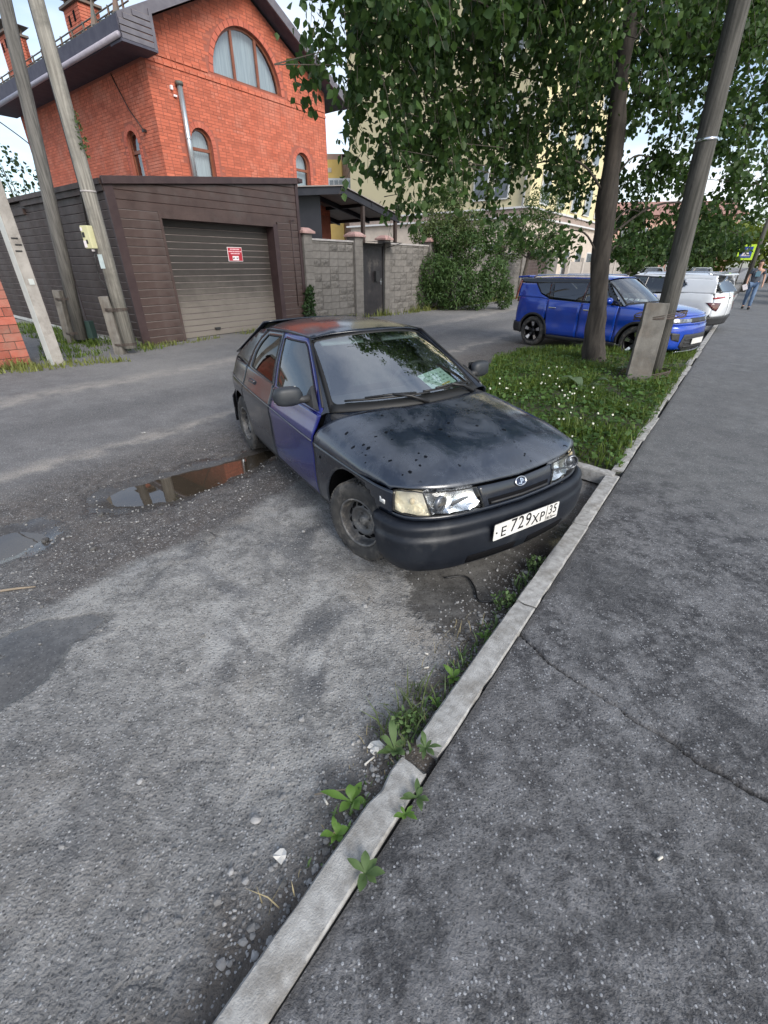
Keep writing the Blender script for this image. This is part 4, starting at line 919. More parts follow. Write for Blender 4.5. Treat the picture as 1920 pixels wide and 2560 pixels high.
# ================================================================== garage, fence, houses (frame: t along the street, d behind the garage front)
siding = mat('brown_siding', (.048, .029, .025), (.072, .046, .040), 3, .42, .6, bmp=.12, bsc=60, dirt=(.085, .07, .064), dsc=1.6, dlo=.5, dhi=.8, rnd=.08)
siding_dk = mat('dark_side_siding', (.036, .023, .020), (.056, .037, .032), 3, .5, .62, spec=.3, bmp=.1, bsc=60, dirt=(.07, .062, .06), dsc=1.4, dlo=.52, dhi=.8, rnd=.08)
maroon = mat('maroon_trim', (.036, .020, .021), (.050, .030, .030), 5, .5)
white_fl = mat('white_flashing', (.55, .56, .55), (.42, .42, .40), 5, .5)
conc = mat('concrete', (.22, .215, .20), (.31, .30, .28), 5, .85, bmp=.4, bsc=40, dirt=(.13, .125, .11), dsc=2.5)
def doorslat_mat():
    m, nt, b, out = base('garage_door_slats'); g = _n(nt, 'ShaderNodeNewGeometry'); P = g.outputs['Position']; sp = _n(nt, 'ShaderNodeSeparateXYZ'); nt.links.new(P, sp.inputs[0])
    n = noise(nt, P, 1.6, 6, .65); n2 = noise(nt, P, 8, 5, .6)
    c = mixrgb(nt, n2, (.028, .024, .021), (.044, .038, .033))
    d = math_(nt, 'SUBTRACT', 1.0, ramp(nt, math_(nt, 'ADD', sp.outputs['Z'], math_(nt, 'MULTIPLY_ADD', n, 1.1, -.55)), .25, 1.75, True))     # splashed road dust low down; the dark upper part also carries painted recess shade
    c = mixrgb(nt, math_(nt, 'MULTIPLY', d, .85), c, (.225, .200, .172)); nt.links.new(c, b.inputs['Base Color']); b.inputs['Roughness'].default_value = .55
    return m
slat_m = doorslat_mat()
ID3 = Matrix.Identity(3)
ledge_m = mat('lit_dusty_ledge', (.17, .145, .135), (.11, .09, .085), 2.5, .7, lo=.4, hi=.6)  # paler upward bevels: caught skylight put into the colour, with dust
def board_mesh(L, h, dp=.026, bv=.020):
    """one lap-siding board along +x, face towards -y, from z=0"""
    pr = [(0, 0), (-dp, 0.004), (-dp, h-bv), (-.006, h-.004), (0, h-.004)]; n = len(pr)
    vs = [(0, y, z) for y, z in pr]+[(L, y, z) for y, z in pr]
    fs = [(i, i+1, n+i+1, n+i) for i in range(n-1)]+[tuple(range(n-1, -1, -1)), tuple(range(n, 2*n))]
    return vs, fs
_bm = {}
def board(parent, L, h, loc, rz=0.0, m=None, name='siding_board', **k):
    key = (round(L, 3), round(h, 3), m.name, tuple(k.items()))
    if key not in _bm:
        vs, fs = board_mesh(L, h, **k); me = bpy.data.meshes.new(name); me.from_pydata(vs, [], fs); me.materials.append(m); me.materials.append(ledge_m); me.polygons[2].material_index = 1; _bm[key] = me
    o = bpy.data.objects.new(name, _bm[key]); link(o, parent); o.location = loc; o.rotation_euler = (0, 0, rz); return o
G_ = thing('garage', 'brown lap-sided garage with a dusty slatted roller door and sloping roof', 'garage', gp(0, 0), GANG)
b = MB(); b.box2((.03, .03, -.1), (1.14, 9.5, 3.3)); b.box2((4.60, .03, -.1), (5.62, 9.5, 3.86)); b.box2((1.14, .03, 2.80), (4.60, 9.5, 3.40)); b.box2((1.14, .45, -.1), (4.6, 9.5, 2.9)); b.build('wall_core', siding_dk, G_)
ztop = lambda t: 3.33+t/5.66*.58
for k in range(19):
    z = .02+.18*k
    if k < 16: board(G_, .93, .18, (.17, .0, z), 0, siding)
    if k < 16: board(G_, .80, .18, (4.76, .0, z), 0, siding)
for k in range(16, 23):      # boards above the door, cut by the roof slope
    z0 = .02+.18*k
    poly = [(.17, z0), (5.56, z0), (5.56, z0+.176), (.17, z0+.176)]
    # clip against the slope z <= ztop(t)-.01
    out_ = []
    for i in range(4):
        A_, B_ = poly[i], poly[(i+1) % 4]; fa_, fb_ = ztop(A_[0])-.01-A_[1], ztop(B_[0])-.01-B_[1]
        if fa_ >= 0: out_.append(A_)
        if (fa_ >= 0) != (fb_ >= 0): tt = fa_/(fa_-fb_); out_.append((lerp(A_[0], B_[0], tt), lerp(A_[1], B_[1], tt)))
    if len(out_) < 3: continue
    b = MB(); n = len(out_); zt_ = max(p[1] for p in out_)
    fr = [(u, -.022, v-(.022 if abs(v-(z0+.176)) < 1e-6 else 0)) for u, v in out_]; bk = [(u, 0 if abs(v-(z0+.176)) > 1e-6 else -.004, v) for u, v in out_]
    b.add(fr+bk, [tuple(range(n)), tuple(range(2*n-1, n-1, -1))]+[(i, n+i, n+(i+1) % n, (i+1) % n) for i in range(n)]); b.build('siding_board', siding, G_)
b = MB(); b.box2((-.035, -.045, -.03), (.165, .04, 3.36)); b.build('corner_trim', maroon, G_, bevel=.006)
b = MB(); b.box2((5.57, -.045, -.03), (5.68, .04, 3.92)); b.build('corner_trim', maroon, G_, bevel=.006)
b = MB(); b.box2((1.085, -.034, -.02), (1.15, .44, 2.80)); b.build('door_jamb', siding, G_); b = MB(); b.box2((4.58, -.04, -.02), (4.745, .44, 2.84)); b.build('door_jamb', maroon, G_)
b = MB(); b.box2((1.085, -.038, 2.775), (4.70, .44, 2.898)); b.build('door_lintel', siding, G_)
DR = bpy.data.objects.new('roller_door', None); link(DR, G_); DR['label'] = 'dusty brown slatted roller door'
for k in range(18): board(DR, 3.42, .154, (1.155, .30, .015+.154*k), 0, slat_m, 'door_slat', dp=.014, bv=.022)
b = MB(); b.box((2.35, .255, .19), (.17, .06, .055)); b.build('door_handle', MATS['black_plastic'], DR, bevel=.008)
# roof slab and fascia following the slope
def slope_box(t0, t1, d0, d1, zo0, zo1):
    vs = []
    for zo in (zo0, zo1):
        for t, d in ((t0, d0), (t1, d0), (t1, d1), (t0, d1)): vs.append((t, d, ztop(t)+zo))
    return MB().add(vs, [(0, 3, 2, 1), (4, 5, 6, 7), (0, 1, 5, 4), (1, 2, 6, 5), (2, 3, 7, 6), (3, 0, 4, 7)])
slope_box(-.06, 5.72, -.10, -.02, -.01, .135).build('fascia', maroon, G_, bevel=.006); slope_box(-.10, 5.80, -.02, 9.6, .0, .10).build('roof', siding_dk, G_)
b = MB(); b.box((5.74, -.07, 3.98), (.16, .12, .10)); b.build('gutter_end', maroon, G_, bevel=.01)
b = MB(); b.tube([(5.28, -.05, 2.98), (5.29, -.05, .62)], .014, 6); b.tube([(5.28, -.05, 2.97), (5.42, -.05, 2.985)], .014, 6); b.build('downpipe', maroon, G_, True)
b = MB(); b.add([(-.03, -.055, -.10), (1.12, -.055, -.06), (1.12, -.055, -.015), (-.03, -.055, -.03), (-.03, .0, -.03), (1.12, .0, -.015)], [(0, 1, 2, 3), (3, 2, 5, 4)]); b.build('base_flashing', white_fl, G_)
# left side wall
for k in range(19):
    z = .03+.178*k
    for j, (d0, d1) in enumerate(((.10, 3.05), (3.08, 6.32), (6.35, 9.5))):
        if z > 3.28-(0 if d1 < 4 else .22): continue
        if d0 > 6 and z < .1: continue
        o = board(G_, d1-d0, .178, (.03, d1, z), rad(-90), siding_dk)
for d in (3.065, 6.335):
    b = MB(); b.box2((-.005, d-.06, .0), (.03, d+.06, 3.25)); b.build('joint_trim', maroon, G_)
b = MB(); b.box2((-.06, -.02, 3.20), (.02, 4.9, 3.34)); b.box2((-.05, 4.9, 3.02), (.02, 9.5, 3.16)); b.build('side_fascia', siding_dk, G_)
b = MB(); b.add([(-.04, -.04, -.10), (-.04, 9.5, .16), (-.04, 9.5, .235), (-.04, -.04, -.025), (.03, -.04, -.02), (.03, 9.5, .24)], [(0, 3, 2, 1), (3, 4, 5, 2)]); b.build('side_flashing', white_fl, G_)
b = MB(); b.box2((-.02, -.02, -.3), (.05, 9.5, .1)); b.build('footing', conc, G_)
# red parking notice on the roller door
N_ = thing('notice_plate', 'small red notice plate with a white pictogram fixed to the garage roller door', 'sign', gp(3.33, .272, 2.06), GANG)
red_s = mat('notice_red', (.42, .018, .035), (.36, .02, .035), 6, .45); wht_s = mat('notice_white', (.75, .70, .71), rough=.5)
b = MB(); b.box((0, 0, 0), (.49, .012, .35)); b.build('plate', wht_s, N_, bevel=.003); b = MB(); b.box((0, -.008, 0), (.462, .006, .322)); b.build('red_field', red_s, N_)
b = MB()
for z, w in ((.125, (.06, .12, .10)), (.070, (.12, .07, .15, .05)), (.018, (.10, .09, .08))):
    x = -(sum(w)+.014*(len(w)-1))/2
    for q_ in w: b.box((x+q_/2, -.0125, z), (q_, .003, .026)); x += q_+.014
b.build('lettering', mat('notice_pink', (.72, .46, .50), rough=.5), N_)
b = MB(); b.box((.0, -.0125, -.095), (.21, .003, .105)); b.build('pictogram_panel', wht_s, N_)
b = MB(); b.prism([(-.095, -.115), (-.03, -.10), (-.03, -.085), (-.06, -.075), (-.095, -.09)], -.016, -.013, lambda u, v, d: (u, d, v)); b.prism([(.03, -.115), (.095, -.09), (.085, -.075), (.05, -.09), (.03, -.075)], -.016, -.013, lambda u, v, d: (u, d, v)); b.build('tow_truck_mark', plate_black, N_)

# ---------------------------------------------------------------- masonry fence, pillars, gate
blk_s = mat('fence_block_smooth', (.140, .130, .118), (.190, .176, .160), 6, .9, bmp=.35, bsc=60, rnd=.10, dirt=(.135, .125, .112), dsc=1.2)
blk_r = mat('fence_block_rough', (.105, .097, .088), (.185, .172, .156), 14, .95, bmp=.8, bsc=35, rnd=.14)
mort = mat('fence_mortar', (.13, .12, .108), (.165, .152, .138), 6, .95, bmp=.3)
capm = mat('pillar_cap_pink', (.36, .21, .19), (.46, .30, .27), 5, .8, bmp=.25, bsc=50, dirt=(.2, .17, .15), dsc=4)
cop = mat('coping_metal', (.42, .40, .38), (.33, .30, .29), 6, .5)
FN = thing('masonry_fence', 'grey split-block fence wall with pink-capped pillars to the right of the brown garage', 'fence', gp(0, 0), GANG)
_blk = {}
def block_mesh(L, h, rough, seed):
    key = (round(L, 2), round(h, 2), rough, seed)
    if key in _blk: return _blk[key]
    rng = random.Random(seed*7+3); b = MB()
    if not rough: b.box((L/2, 0.0, h/2), (L, .03, h))
    else:
        nx, nz_ = 4, 3; vs = []; 
        for i in range(nx+1):
            for j in range(nz_+1):
                e = i in (0, nx) or j in (0, nz_); vs.append((L*i/nx, -.014 if e else -.014-rng.uniform(.0, .034), h*j/nz_))
        b.add(vs, [(i*(nz_+1)+j, (i+1)*(nz_+1)+j, (i+1)*(nz_+1)+j+1, i*(nz_+1)+j+1) for i in range(nx) for j in range(nz_)])
        b.add([(0, -.014, 0), (L, -.014, 0), (L, -.014, h), (0, -.014, h), (0, .02, 0), (L, .02, 0), (L, .02, h), (0, .02, h)], [(0, 4, 5, 1), (3, 2, 6, 7), (0, 3, 7, 4), (1, 5, 6, 2)])
    me = bpy.data.meshes.new('block'); me.from_pydata(b.v, [], b.f); me.materials.append(blk_r if rough else blk_s); _blk[key] = me
    return me
frng = random.Random(5)
def fence_panel(t0, t1, top, rough_p=.42, name='block'):
    ph = .2225; k = 0; z = -.02
    while z < top-.08:
        h = min(ph, top-.035-z); t = t0-(frng.choice((0, .2)) if k % 2 else .0)-(.21 if k % 2 else 0)
        while t < t1:
            a_, b_ = max(t, t0), min(t+.42, t1)
            if b_-a_ > .06:
                L = round(b_-a_-.010, 2); o = bpy.data.objects.new(name, block_mesh(L, round(h-.010, 2), frng.random() < rough_p, frng.randrange(4))); link(o, FN); o.location = (a_+.005, frng.uniform(-.004, .004), z)
            t += .42
        z += ph; k += 1
    b = MB(); b.box2((t0, .012, -.2), (t1, .16, top-.02)); b.build('wall_core', mort, FN)
    b = MB(); b.box2((t0-.01, -.05, top-.04), (t1+.01, .20, top+.015)); b.build('coping', cop, FN, bevel=.006)
def pillar(t0, t1, top, cap=True):
    w = t1-t0; z = -.03; k = 0
    while z < top-.02:
        h = min(.2, top-z); b = MB(); b.box2((t0+.004, -.11, z+.004), (t1-.004, .27, z+h-.004)); o = b.build('pillar_block', blk_s, FN, bevel=.006); z += .2
    b = MB(); b.box2((t0+.012, -.10, -.2), (t1-.012, .26, top)); b.build('pillar_core', mort, FN)
    if cap:
        b = MB(); c_ = ((t0+t1)/2, .08); b.box((c_[0], c_[1], top+.035), (w+.16, .54, .07)); b.box((c_[0], c_[1], top+.105), (w+.13, .50, .075), taper=.62); b.box((c_[0], c_[1], top+.15), ((w+.13)*.62, .31, .02), taper=.8); b.build('pillar_cap', capm, FN, bevel=.01)
pillar(5.70, 6.08, 2.66); fence_panel(6.09, 8.17, 2.53); pillar(8.18, 8.62, 2.66)
pillar(9.96, 10.30, 2.62); fence_panel(10.31, 13.18, 2.53); pillar(13.2, 13.6, 2.66); fence_panel(13.61, 16.9, 2.5); pillar(16.9, 17.3, 2.6); fence_panel(17.31, 20.6, 2.45); pillar(20.6, 21.0, 2.6); fence_panel(21.01, 23.72, 2.38); pillar(23.75, 24.25, 2.5)
gatem = mat('dark_gate_metal', (.018, .016, .018), (.030, .026, .027), 3, .4, .6, dirt=(.16, .145, .125), dsc=1.4, dlo=.56, dhi=.78)
GT = thing('garden_gate', 'narrow dark metal gate with a letter box between the fence pillars', 'gate', gp(8.64, 0), GANG)
b = MB(); b.box2((.02, -.02, .06), (1.30, .03, 2.42)); b.build('gate_leaf', gatem, GT); b = MB(); b.box2((-.01, -.06, 0), (.06, .05, 2.50)); b.box2((1.25, -.06, 0), (1.32, .05, 2.50)); b.box2((.06, -.06, 2.42), (1.25, .05, 2.50)); b.build('gate_frame', MATS['black_plastic'], GT)
b = MB(); b.box((.80, -.09, 1.42), (.20, .11, .34)); b.box((.80, -.15, 1.50), (.16, .012, .02)); b.build('letter_box', trim_black, GT, bevel=.03); b = MB(); b.box((1.10, -.055, 1.22), (.14, .03, .03)); b.box((1.14, -.035, 1.22), (.05, .012, .22)); b.build('gate_handle', chrome, GT, bevel=.005)
b = MB(); b.tube([(1.40, -.14, 2.38), (1.62, -.60, 2.50)], .012, 6); b.tube([(.0, -.62, 2.52), (1.7, -.62, 2.52)], .012, 6); b.add([(-.05, -.02, 2.545), (1.75, -.02, 2.545), (1.75, -.64, 2.525), (-.05, -.64, 2.525)], [(0, 1, 2, 3)]); b.build('gate_hood', gatem, GT)
G2 = thing('driveway_gate', 'brown slatted driveway gate beyond the round-capped fence pillar', 'gate', gp(24.3, .05), GANG)
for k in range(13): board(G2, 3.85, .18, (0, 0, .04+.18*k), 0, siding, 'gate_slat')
b = MB(); b.box2((-.04, .0, 0), (3.9, .06, 2.42)); b.build('gate_frame', siding_dk, G2)
P2_ = thing('gate_pillar', 'lilac-grey stone pillar at the far end of the driveway gate', 'pillar', gp(28.2, 0), GANG)
b = MB(); b.box2((0, -.15, -.1), (1.9, .5, 2.45)); b.build('shaft', blk_s, P2_); b = MB(); b.box2((-.06, -.2, 2.45), (1.96, .55, 2.53)); b.build('cap', cop, P2_)

# ---------------------------------------------------------------- carport canopy behind the fence
CP = thing('carport', 'dark metal carport with a shallow gable roof behind the block fence', 'carport', gp(0, 0), GANG)
dkm = mat('carport_dark', (.012, .012, .018), (.02, .02, .026), 3, .5); rfm = mat('carport_roof_sheet', (.22, .20, .185), (.30, .27, .25), 4, .55); pan = mat('soffit_panel', (.34, .34, .31), (.28, .28, .26), 4, .7)
def slab(pts, th, m, nm): 
    n = len(pts); b = MB(); b.add([tuple(p) for p in pts]+[(p[0], p[1], p[2]-th) for p in pts], [tuple(range(n)), tuple(range(2*n-1, n-1, -1))]+[(i, n+i, n+(i+1) % n, (i+1) % n) for i in range(n)]); return b.build(nm, m, CP)
slab([(6.1, .55, 3.95), (8.40, .55, 4.21), (8.40, 6, 4.21), (6.1, 6, 3.95)], .03, rfm, 'roof_sheet'); slab([(8.40, .55, 4.21), (11.95, .55, 3.55), (11.95, 6, 3.55), (8.40, 6, 4.21)], .03, rfm, 'roof_sheet')
slab([(6.1, .62, 3.90), (8.40, .62, 4.16), (8.40, .72, 4.16), (6.1, .72, 3.90)], .20, dkm, 'roof_beam'); slab([(8.40, .62, 4.16), (11.9, .62, 3.50), (11.9, .72, 3.50), (8.40, .72, 4.16)], .20, dkm, 'roof_beam')
for d in (2.2, 3.9, 5.6): slab([(8.40, d, 4.17), (11.9, d, 3.51), (11.9, d+.1, 3.51), (8.40, d+.1, 4.17)], .16, dkm, 'roof_beam'); slab([(6.1, d, 3.91), (8.40, d, 4.17), (8.40, d+.1, 4.17), (6.1, d+.1, 3.91)], .16, dkm, 'roof_beam')
for t in (8.4, 10.1, 11.8): z_ = 4.17-max(0, t-8.4)*.186; slab([(t-.05, .6, z_), (t+.05, .6, z_), (t+.05, 6, z_), (t-.05, 6, z_)], .12, dkm, 'purlin')
for t0, t1 in ((8.5, 10.0), (10.2, 11.7)):
    for d0, d1 in ((.8, 2.1), (2.4, 3.8), (4.1, 5.5)): slab([(t0, d0, 4.17-(t0-8.4)*.186-.02), (t1, d0, 4.17-(t1-8.4)*.186-.02), (t1, d1, 4.17-(t1-8.4)*.186-.02), (t0, d1, 4.17-(t0-8.4)*.186-.02)], .01, pan, 'soffit_panel')
b = MB(); b.box2((6.0, 1.2, 0), (7.9, 1.3, 3.92)); b.box2((7.8, 1.3, 0), (7.9, 6, 4.0)); b.build('side_wall', dkm, CP)
for t in (9.62, 11.7):
    b = MB(); b.box2((t-.06, .64, 0), (t+.06, .76, 3.7)); b.build('post', mat('post_brown', (.05, .035, .03), rough=.6) if 'post_brown' not in MATS else MATS['post_brown'], CP)

# ---------------------------------------------------------------- red brick house
HX, HD, HW, HL = 3.35, 3.0, 6.95, 9.2
HS = thing('brick_house', 'two-storey red brick house with arched windows and a steep dark roof behind the garage', 'house', gp(HX, HD), GANG)
brick_m = mat('red_brick', (.42, .105, .058), (.50, .145, .085), 2.2, .85, bmp=.35, bsc=70, rnd=.17, dirt=(.50, .20, .14), dsc=1.3, dlo=.48, dhi=.75)
mort_h = mat('brick_mortar', (.27, .085, .058), (.32, .11, .078), 6, .95, bmp=.3, bsc=50)
arch_m = mat('arch_brick', (.42, .105, .068), (.48, .14, .09), 4, .85, bmp=.3, bsc=60, rnd=.08)
wood = mat('brown_window_frame', (.17, .052, .026), (.21, .075, .04), 6, .45); curt = mat('net_curtain', (.50, .54, .55), (.33, .36, .38), 3.5, .9, stretch=(9, 9, .4)); paneg = glass('house_pane', (.72, .78, .80), .95, .0, f0=.16)
sl = .49; RZ = 9.12   # wall-plane ridge
gz = lambda t: RZ-.10-sl*abs(t-HW/2)
def wins(): return [dict(c=1.37, w=.36, z0=3.5, zs=5.06), dict(c=5.60, w=.36, z0=3.5, zs=5.06), dict(c=HW/2+.02, w=1.33, z0=6.80, zs=6.80)]
def arc_loop(w, inset=0.0, n=16):
    r = w['w']-inset; zb = w['z0']+inset
    return [(w['c']-r, zb)]+[(w['c']-r*math.cos(math.pi*k/n), w['zs']+r*math.sin(math.pi*k/n)) for k in range(n+1)]+[(w['c']+r, zb)]
def inside(w, u, z, grow=0.0):
    if z < w['z0']-grow*.3: return False
    if z <= w['zs']: return abs(u-w['c']) < w['w']+grow
    return math.hypot(u-w['c'], z-w['zs']) < w['w']+grow
def wall_with_holes(outline, holes, fn, depth, nm, m, parent):
    loops = [[Vector((u, v, 0)) for u, v in outline]]+[[Vector((u, v, 0)) for u, v in h] for h in holes]
    flat = [p for l in loops for p in l]; tris = tessellate_polygon(loops); b = MB(); b.add([fn(p.x, p.y, 0) for p in flat], [t for t in tris])
    for h in holes:
        n = len(h); b.add([fn(u, v, 0) for u, v in h]+[fn(u, v, depth) for u, v in h], [(i, (i+1) % n, n+(i+1) % n, n+i) for i in range(n)])
    return b.build(nm, m, parent)
front = lambda u, v, d: (u, d, v); sidef = lambda u, v, d: (d, u, v)
gable = [(0, 0), (HW, 0), (HW, gz(HW)), (HW/2, gz(HW/2)), (0, gz(0))]
wall_with_holes(gable, [arc_loop(w) for w in wins()], front, .16, 'wall', mort_h, HS)
SW = [dict(c=1.55, w=.34, z0=3.6, zs=4.98)]
wall_with_holes([(0, 0), (HL, 0), (HL, 6.9), (0, 6.9)], [arc_loop(w) for w in SW], sidef, .16, 'wall', mort_h, HS)
b = MB(); b.box2((HW-.02, 0.05, 0), (HW, HL, 7.2)); b.add([(0, HL, 0), (HW, HL, 0), (HW, HL, gz(HW)), (HW/2, HL, gz(HW/2)), (0, HL, gz(0))], [(0, 1, 2, 3, 4)]); b.build('wall', mort_h, HS)
BR = []   # bricks: (kind, u, z, proud)
def course_bricks(u0, u1, z0, zmaxf, ws, kind, seed):
    rng = random.Random(seed); k = 0; z = z0
    while z < 9.2:
        u = u0-(.13 if k % 2 else 0); r_ = rng.random()
        while u < u1:
            L = .25 if rng.random() > .3 else .12; a_, b_ = max(u, u0), min(u+L, u1); c_ = (a_+b_)/2
            if b_-a_ > .05 and z+.068 < zmaxf(c_-.1) and z+.068 < zmaxf(c_+.1) and not any(inside(w, q_, z+.035, .15 if w['w'] < 1 else .14) for w in ws for q_ in (a_, c_, b_)):
                pr = .006+rng.uniform(-.0025, .0025)
                if kind == 'f' and 6.46 < z < 6.80: pr += (.0, .03, .0, .03)[int((z-6.46)/.0785) % 4]
                BR.append((kind, a_, b_-a_-.011, z, pr))
            u += L+.011
        z += .0785; k += 1
course_bricks(0, HW, 3.55, gz, wins(), 'f', 1); course_bricks(0, HL, 3.55, lambda u: 6.62, SW, 's', 2)
def brick_pos(kind, u, z, off): return gp(HX+u, HD-off, z) if kind == 'f' else gp(HX-off, HD+u, z)
def show(br):
    p = brick_pos(br[0], br[1], br[3], 0); v = p-Vector((0, 0, 1.8)); nrm_ = Vector((-GB[0], -GB[1], 0)) if br[0] == 'f' else Vector((-GA[0], -GA[1], 0)); return br[2]*abs(v.normalized().dot(nrm_))/v.length_squared*(0 if p.z < 4.1 else 1)
BR.sort(key=lambda q_: -show(q_)); _bk = {}
for br in BR[:300]:
    L = round(br[2], 2); pr = round(br[4], 3)
    if (L, pr, br[0]) not in _bk:
        b = MB(); b.box2((0, -pr, 0), (L, .01, .067)) if br[0] == 'f' else b.box2((-pr, 0, 0), (.01, L, .067))
        me = bpy.data.meshes.new('brick'); me.from_pydata(b.v, [], b.f); me.materials.append(brick_m); _bk[(L, pr, br[0])] = me
    o = bpy.data.objects.new('brick', _bk[(L, pr, br[0])]); link(o, HS); o.location = (br[1], 0, br[3]) if br[0] == 'f' else (0, br[1], br[3])
b = MB()
for br in BR[300:]:
    if br[0] == 'f': b.box2((br[1], -br[4], br[3]), (br[1]+br[2], .01, br[3]+.067))
    else: b.box2((-br[4], br[1], br[3]), (.01, br[1]+br[2], br[3]+.067))
o = b.build('brickwork', brick_m, HS); o['kind'] = 'stuff'
# arch surrounds
for ws_, fn in ((wins(), front), (SW, sidef)):
    for w in ws_:
        b = MB(); n = 22 if w['w'] > 1 else 11; ro = w['w']+.14
        for k in range(n):
            a0, a1 = math.pi*k/n+.012, math.pi*(k+1)/n-.012
            b.prism([(w['c']-w['w']*math.cos(a0), w['zs']+w['w']*math.sin(a0)), (w['c']-ro*math.cos(a0), w['zs']+ro*math.sin(a0)), (w['c']-ro*math.cos(a1), w['zs']+ro*math.sin(a1)), (w['c']-w['w']*math.cos(a1), w['zs']+w['w']*math.sin(a1))], -.012, .02, fn)
        if w['zs'] > w['z0']:
            for sg in (-1, 1):
                z = w['z0']
                while z < w['zs']-.05: b.prism([(w['c']+sg*w['w'], z), (w['c']+sg*ro, z), (w['c']+sg*ro, z+.068), (w['c']+sg*w['w'], z+.068)], -.012, .02, fn); z += .0785
        o = b.build('window_surround', arch_m, HS)
        W_ = bpy.data.objects.new('window', None); link(W_, HS)
        b = MB(); lo, li = arc_loop(w), arc_loop(w, .065); n = len(lo)
        b.add([fn(u, v, .10) for u, v in lo]+[fn(u, v, .10) for u, v in li]+[fn(u, v, .15) for u, v in li], [(i, (i+1) % n, n+(i+1) % n, n+i) for i in range(n)]+[(n+i, n+(i+1) % n, 2*n+(i+1) % n, 2*n+i) for i in range(n)])
        if w['w'] > 1:
            for u in (-.46, .46): h_ = math.sqrt(w['w']**2-u*u); b.prism([(w['c']+u-.04, w['z0']+.05), (w['c']+u+.04, w['z0']+.05), (w['c']+u+.04, w['zs']+h_-.04), (w['c']+u-.04, w['zs']+h_-.04)], .095, .15, fn)
        else:
            b.prism([(w['c']-w['w']+.05, w['zs']-.20), (w['c']+w['w']-.05, w['zs']-.20), (w['c']+w['w']-.05, w['zs']-.12), (w['c']-w['w']+.05, w['zs']-.12)], .095, .15, fn)
        b.build('window_frame', wood, W_)
        b = MB(); b.add([fn(u, v, .135) for u, v in li], [tuple(range(n))]); b.build('pane', paneg, W_)
        b = MB(); b.add([fn(u, v, .30) for u, v in arc_loop(w, -.03)], [tuple(range(n))]); b.build('curtain', curt, W_)
# roof: slopes with overhang, fascia, soffit, gutter, snow guards, ridge
roofm = mat('dark_roof_tiles', (.045, .05, .052), (.075, .08, .08), 8, .55, bmp=.5, bsc=12); fas = mat('grey_fascia', (.10, .095, .115), (.14, .135, .155), 5, .6); soff = mat('dark_soffit', (.05, .05, .075), (.07, .07, .095), 5, .7); gutm = mat('gutter_lilac', (.36, .34, .39), (.30, .28, .33), 4, .45)
ov, of_ = .85, .55; rz_ = lambda t: RZ+.14-sl*abs(t-HW/2)
for sg in (-1, 1):
    te = HW/2+sg*(HW/2+ov); ze = rz_(te)
    pts = [(HW/2, -of_, RZ+.14), (te, -of_, ze), (te, HL+.5, ze), (HW/2, HL+.5, RZ+.14)]
    b = MB(); n = 4; th = .13; b.add(pts+[(p[0], p[1], p[2]-th) for p in pts], [(0, 1, 2, 3), (7, 6, 5, 4)]+[(i, 4+i, 4+(i+1) % 4, (i+1) % 4) for i in range(4)]); b.build('roof_slope', roofm, HS)
    b = MB(); q_ = [(HW/2, -of_-.03, RZ+.15), (te, -of_-.03, ze+.01), (te, -of_-.03, ze-.24), (HW/2, -of_-.03, RZ-.10)]; b.add(q_+[(p[0], p[1]+.05, p[2]) for p in q_], [(0, 1, 2, 3), (7, 6, 5, 4), (0, 4, 5, 1), (3, 2, 6, 7), (1, 5, 6, 2)]); b.build('verge_board', fas, HS)
    b = MB(); q_ = [(HW/2, -of_, RZ-.02), (te, -of_, ze-.16), (te, .0, ze-.16), (HW/2, .0, RZ-.02)]; b.add(q_, [(0, 1, 2, 3)]); b.build('verge_soffit', soff, HS)
zE = rz_(-ov)
b = MB(); b.add([(-ov, -of_, 6.68), (.02, -of_, 6.68), (.02, HL+.4, 6.68), (-ov, HL+.4, 6.68)], [(0, 1, 2, 3)]); b.build('eave_soffit', soff, HS)
b = MB(); b.box2((-ov-.02, -of_, 6.66), (-ov+.02, HL+.4, zE-.02)); b.build('eave_fascia', soff, HS)
b = MB(); b.tube([(-ov-.06, -of_-.02, 6.74), (-ov-.06, HL+.5, 6.70)], .065, 8); b.build('gutter', gutm, HS, True)
# boxed eave end with horizontal boards
E_ = bpy.data.objects.new('eave_box', None); link(E_, HS)
for k in range(5):
    z = 6.68+.125*k; t1 = min(.05, .05); t0 = -ov+max(0, (z+.1-zE+.05)/sl); 
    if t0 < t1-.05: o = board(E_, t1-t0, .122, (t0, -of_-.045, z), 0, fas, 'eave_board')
b = MB(); b.box2((-.02, -of_-.075, 6.66), (.06, -of_-.03, 7.42)); b.build('eave_post', fas, E_)
b = MB(); b.box2((-ov-.03, -of_-.07, 6.62), (.06, -.02, 6.675)); b.build('eave_base', soff, E_)
for d in (-.3, .9): 
    b = MB(); b.tube([(-ov+.15, d, zE+.02), (-ov+.28, d+.12, zE+.62)], [.10, .02], 5); b.build('roof_finial', mat('copper_finial', (.16, .10, .07), (.10, .11, .10), 5, .6) if 'copper_finial' not in MATS else MATS['copper_finial'], HS)
SG = bpy.data.objects.new('snow_guard', None); link(SG, HS)
for zo in (.14, .26): b = MB(); b.tube([(-.25, -.2, rz_(-.25)+zo), (-.25, HL+.3, rz_(-.25)+zo)], .018, 5); b.build('guard_rail', MATS['copper_finial'], SG)
for k in range(13): b = MB(); b.box((-.25, .1+k*.75, rz_(-.25)+.14), (.05, .03, .30)); b.build('guard_bracket', MATS['copper_finial'], SG)
rib = MB()
for k in range(30): d = -of_+.2+k*.34; rib.box(((-ov+HW/2)/2, d, (zE+RZ+.14)/2+.012), (math.hypot(HW/2+ov, RZ+.14-zE), .05, .03), 0, Matrix.Rotation(-math.atan(sl), 3, 'Y'))
rib.build('roof_ribs', roofm, HS)
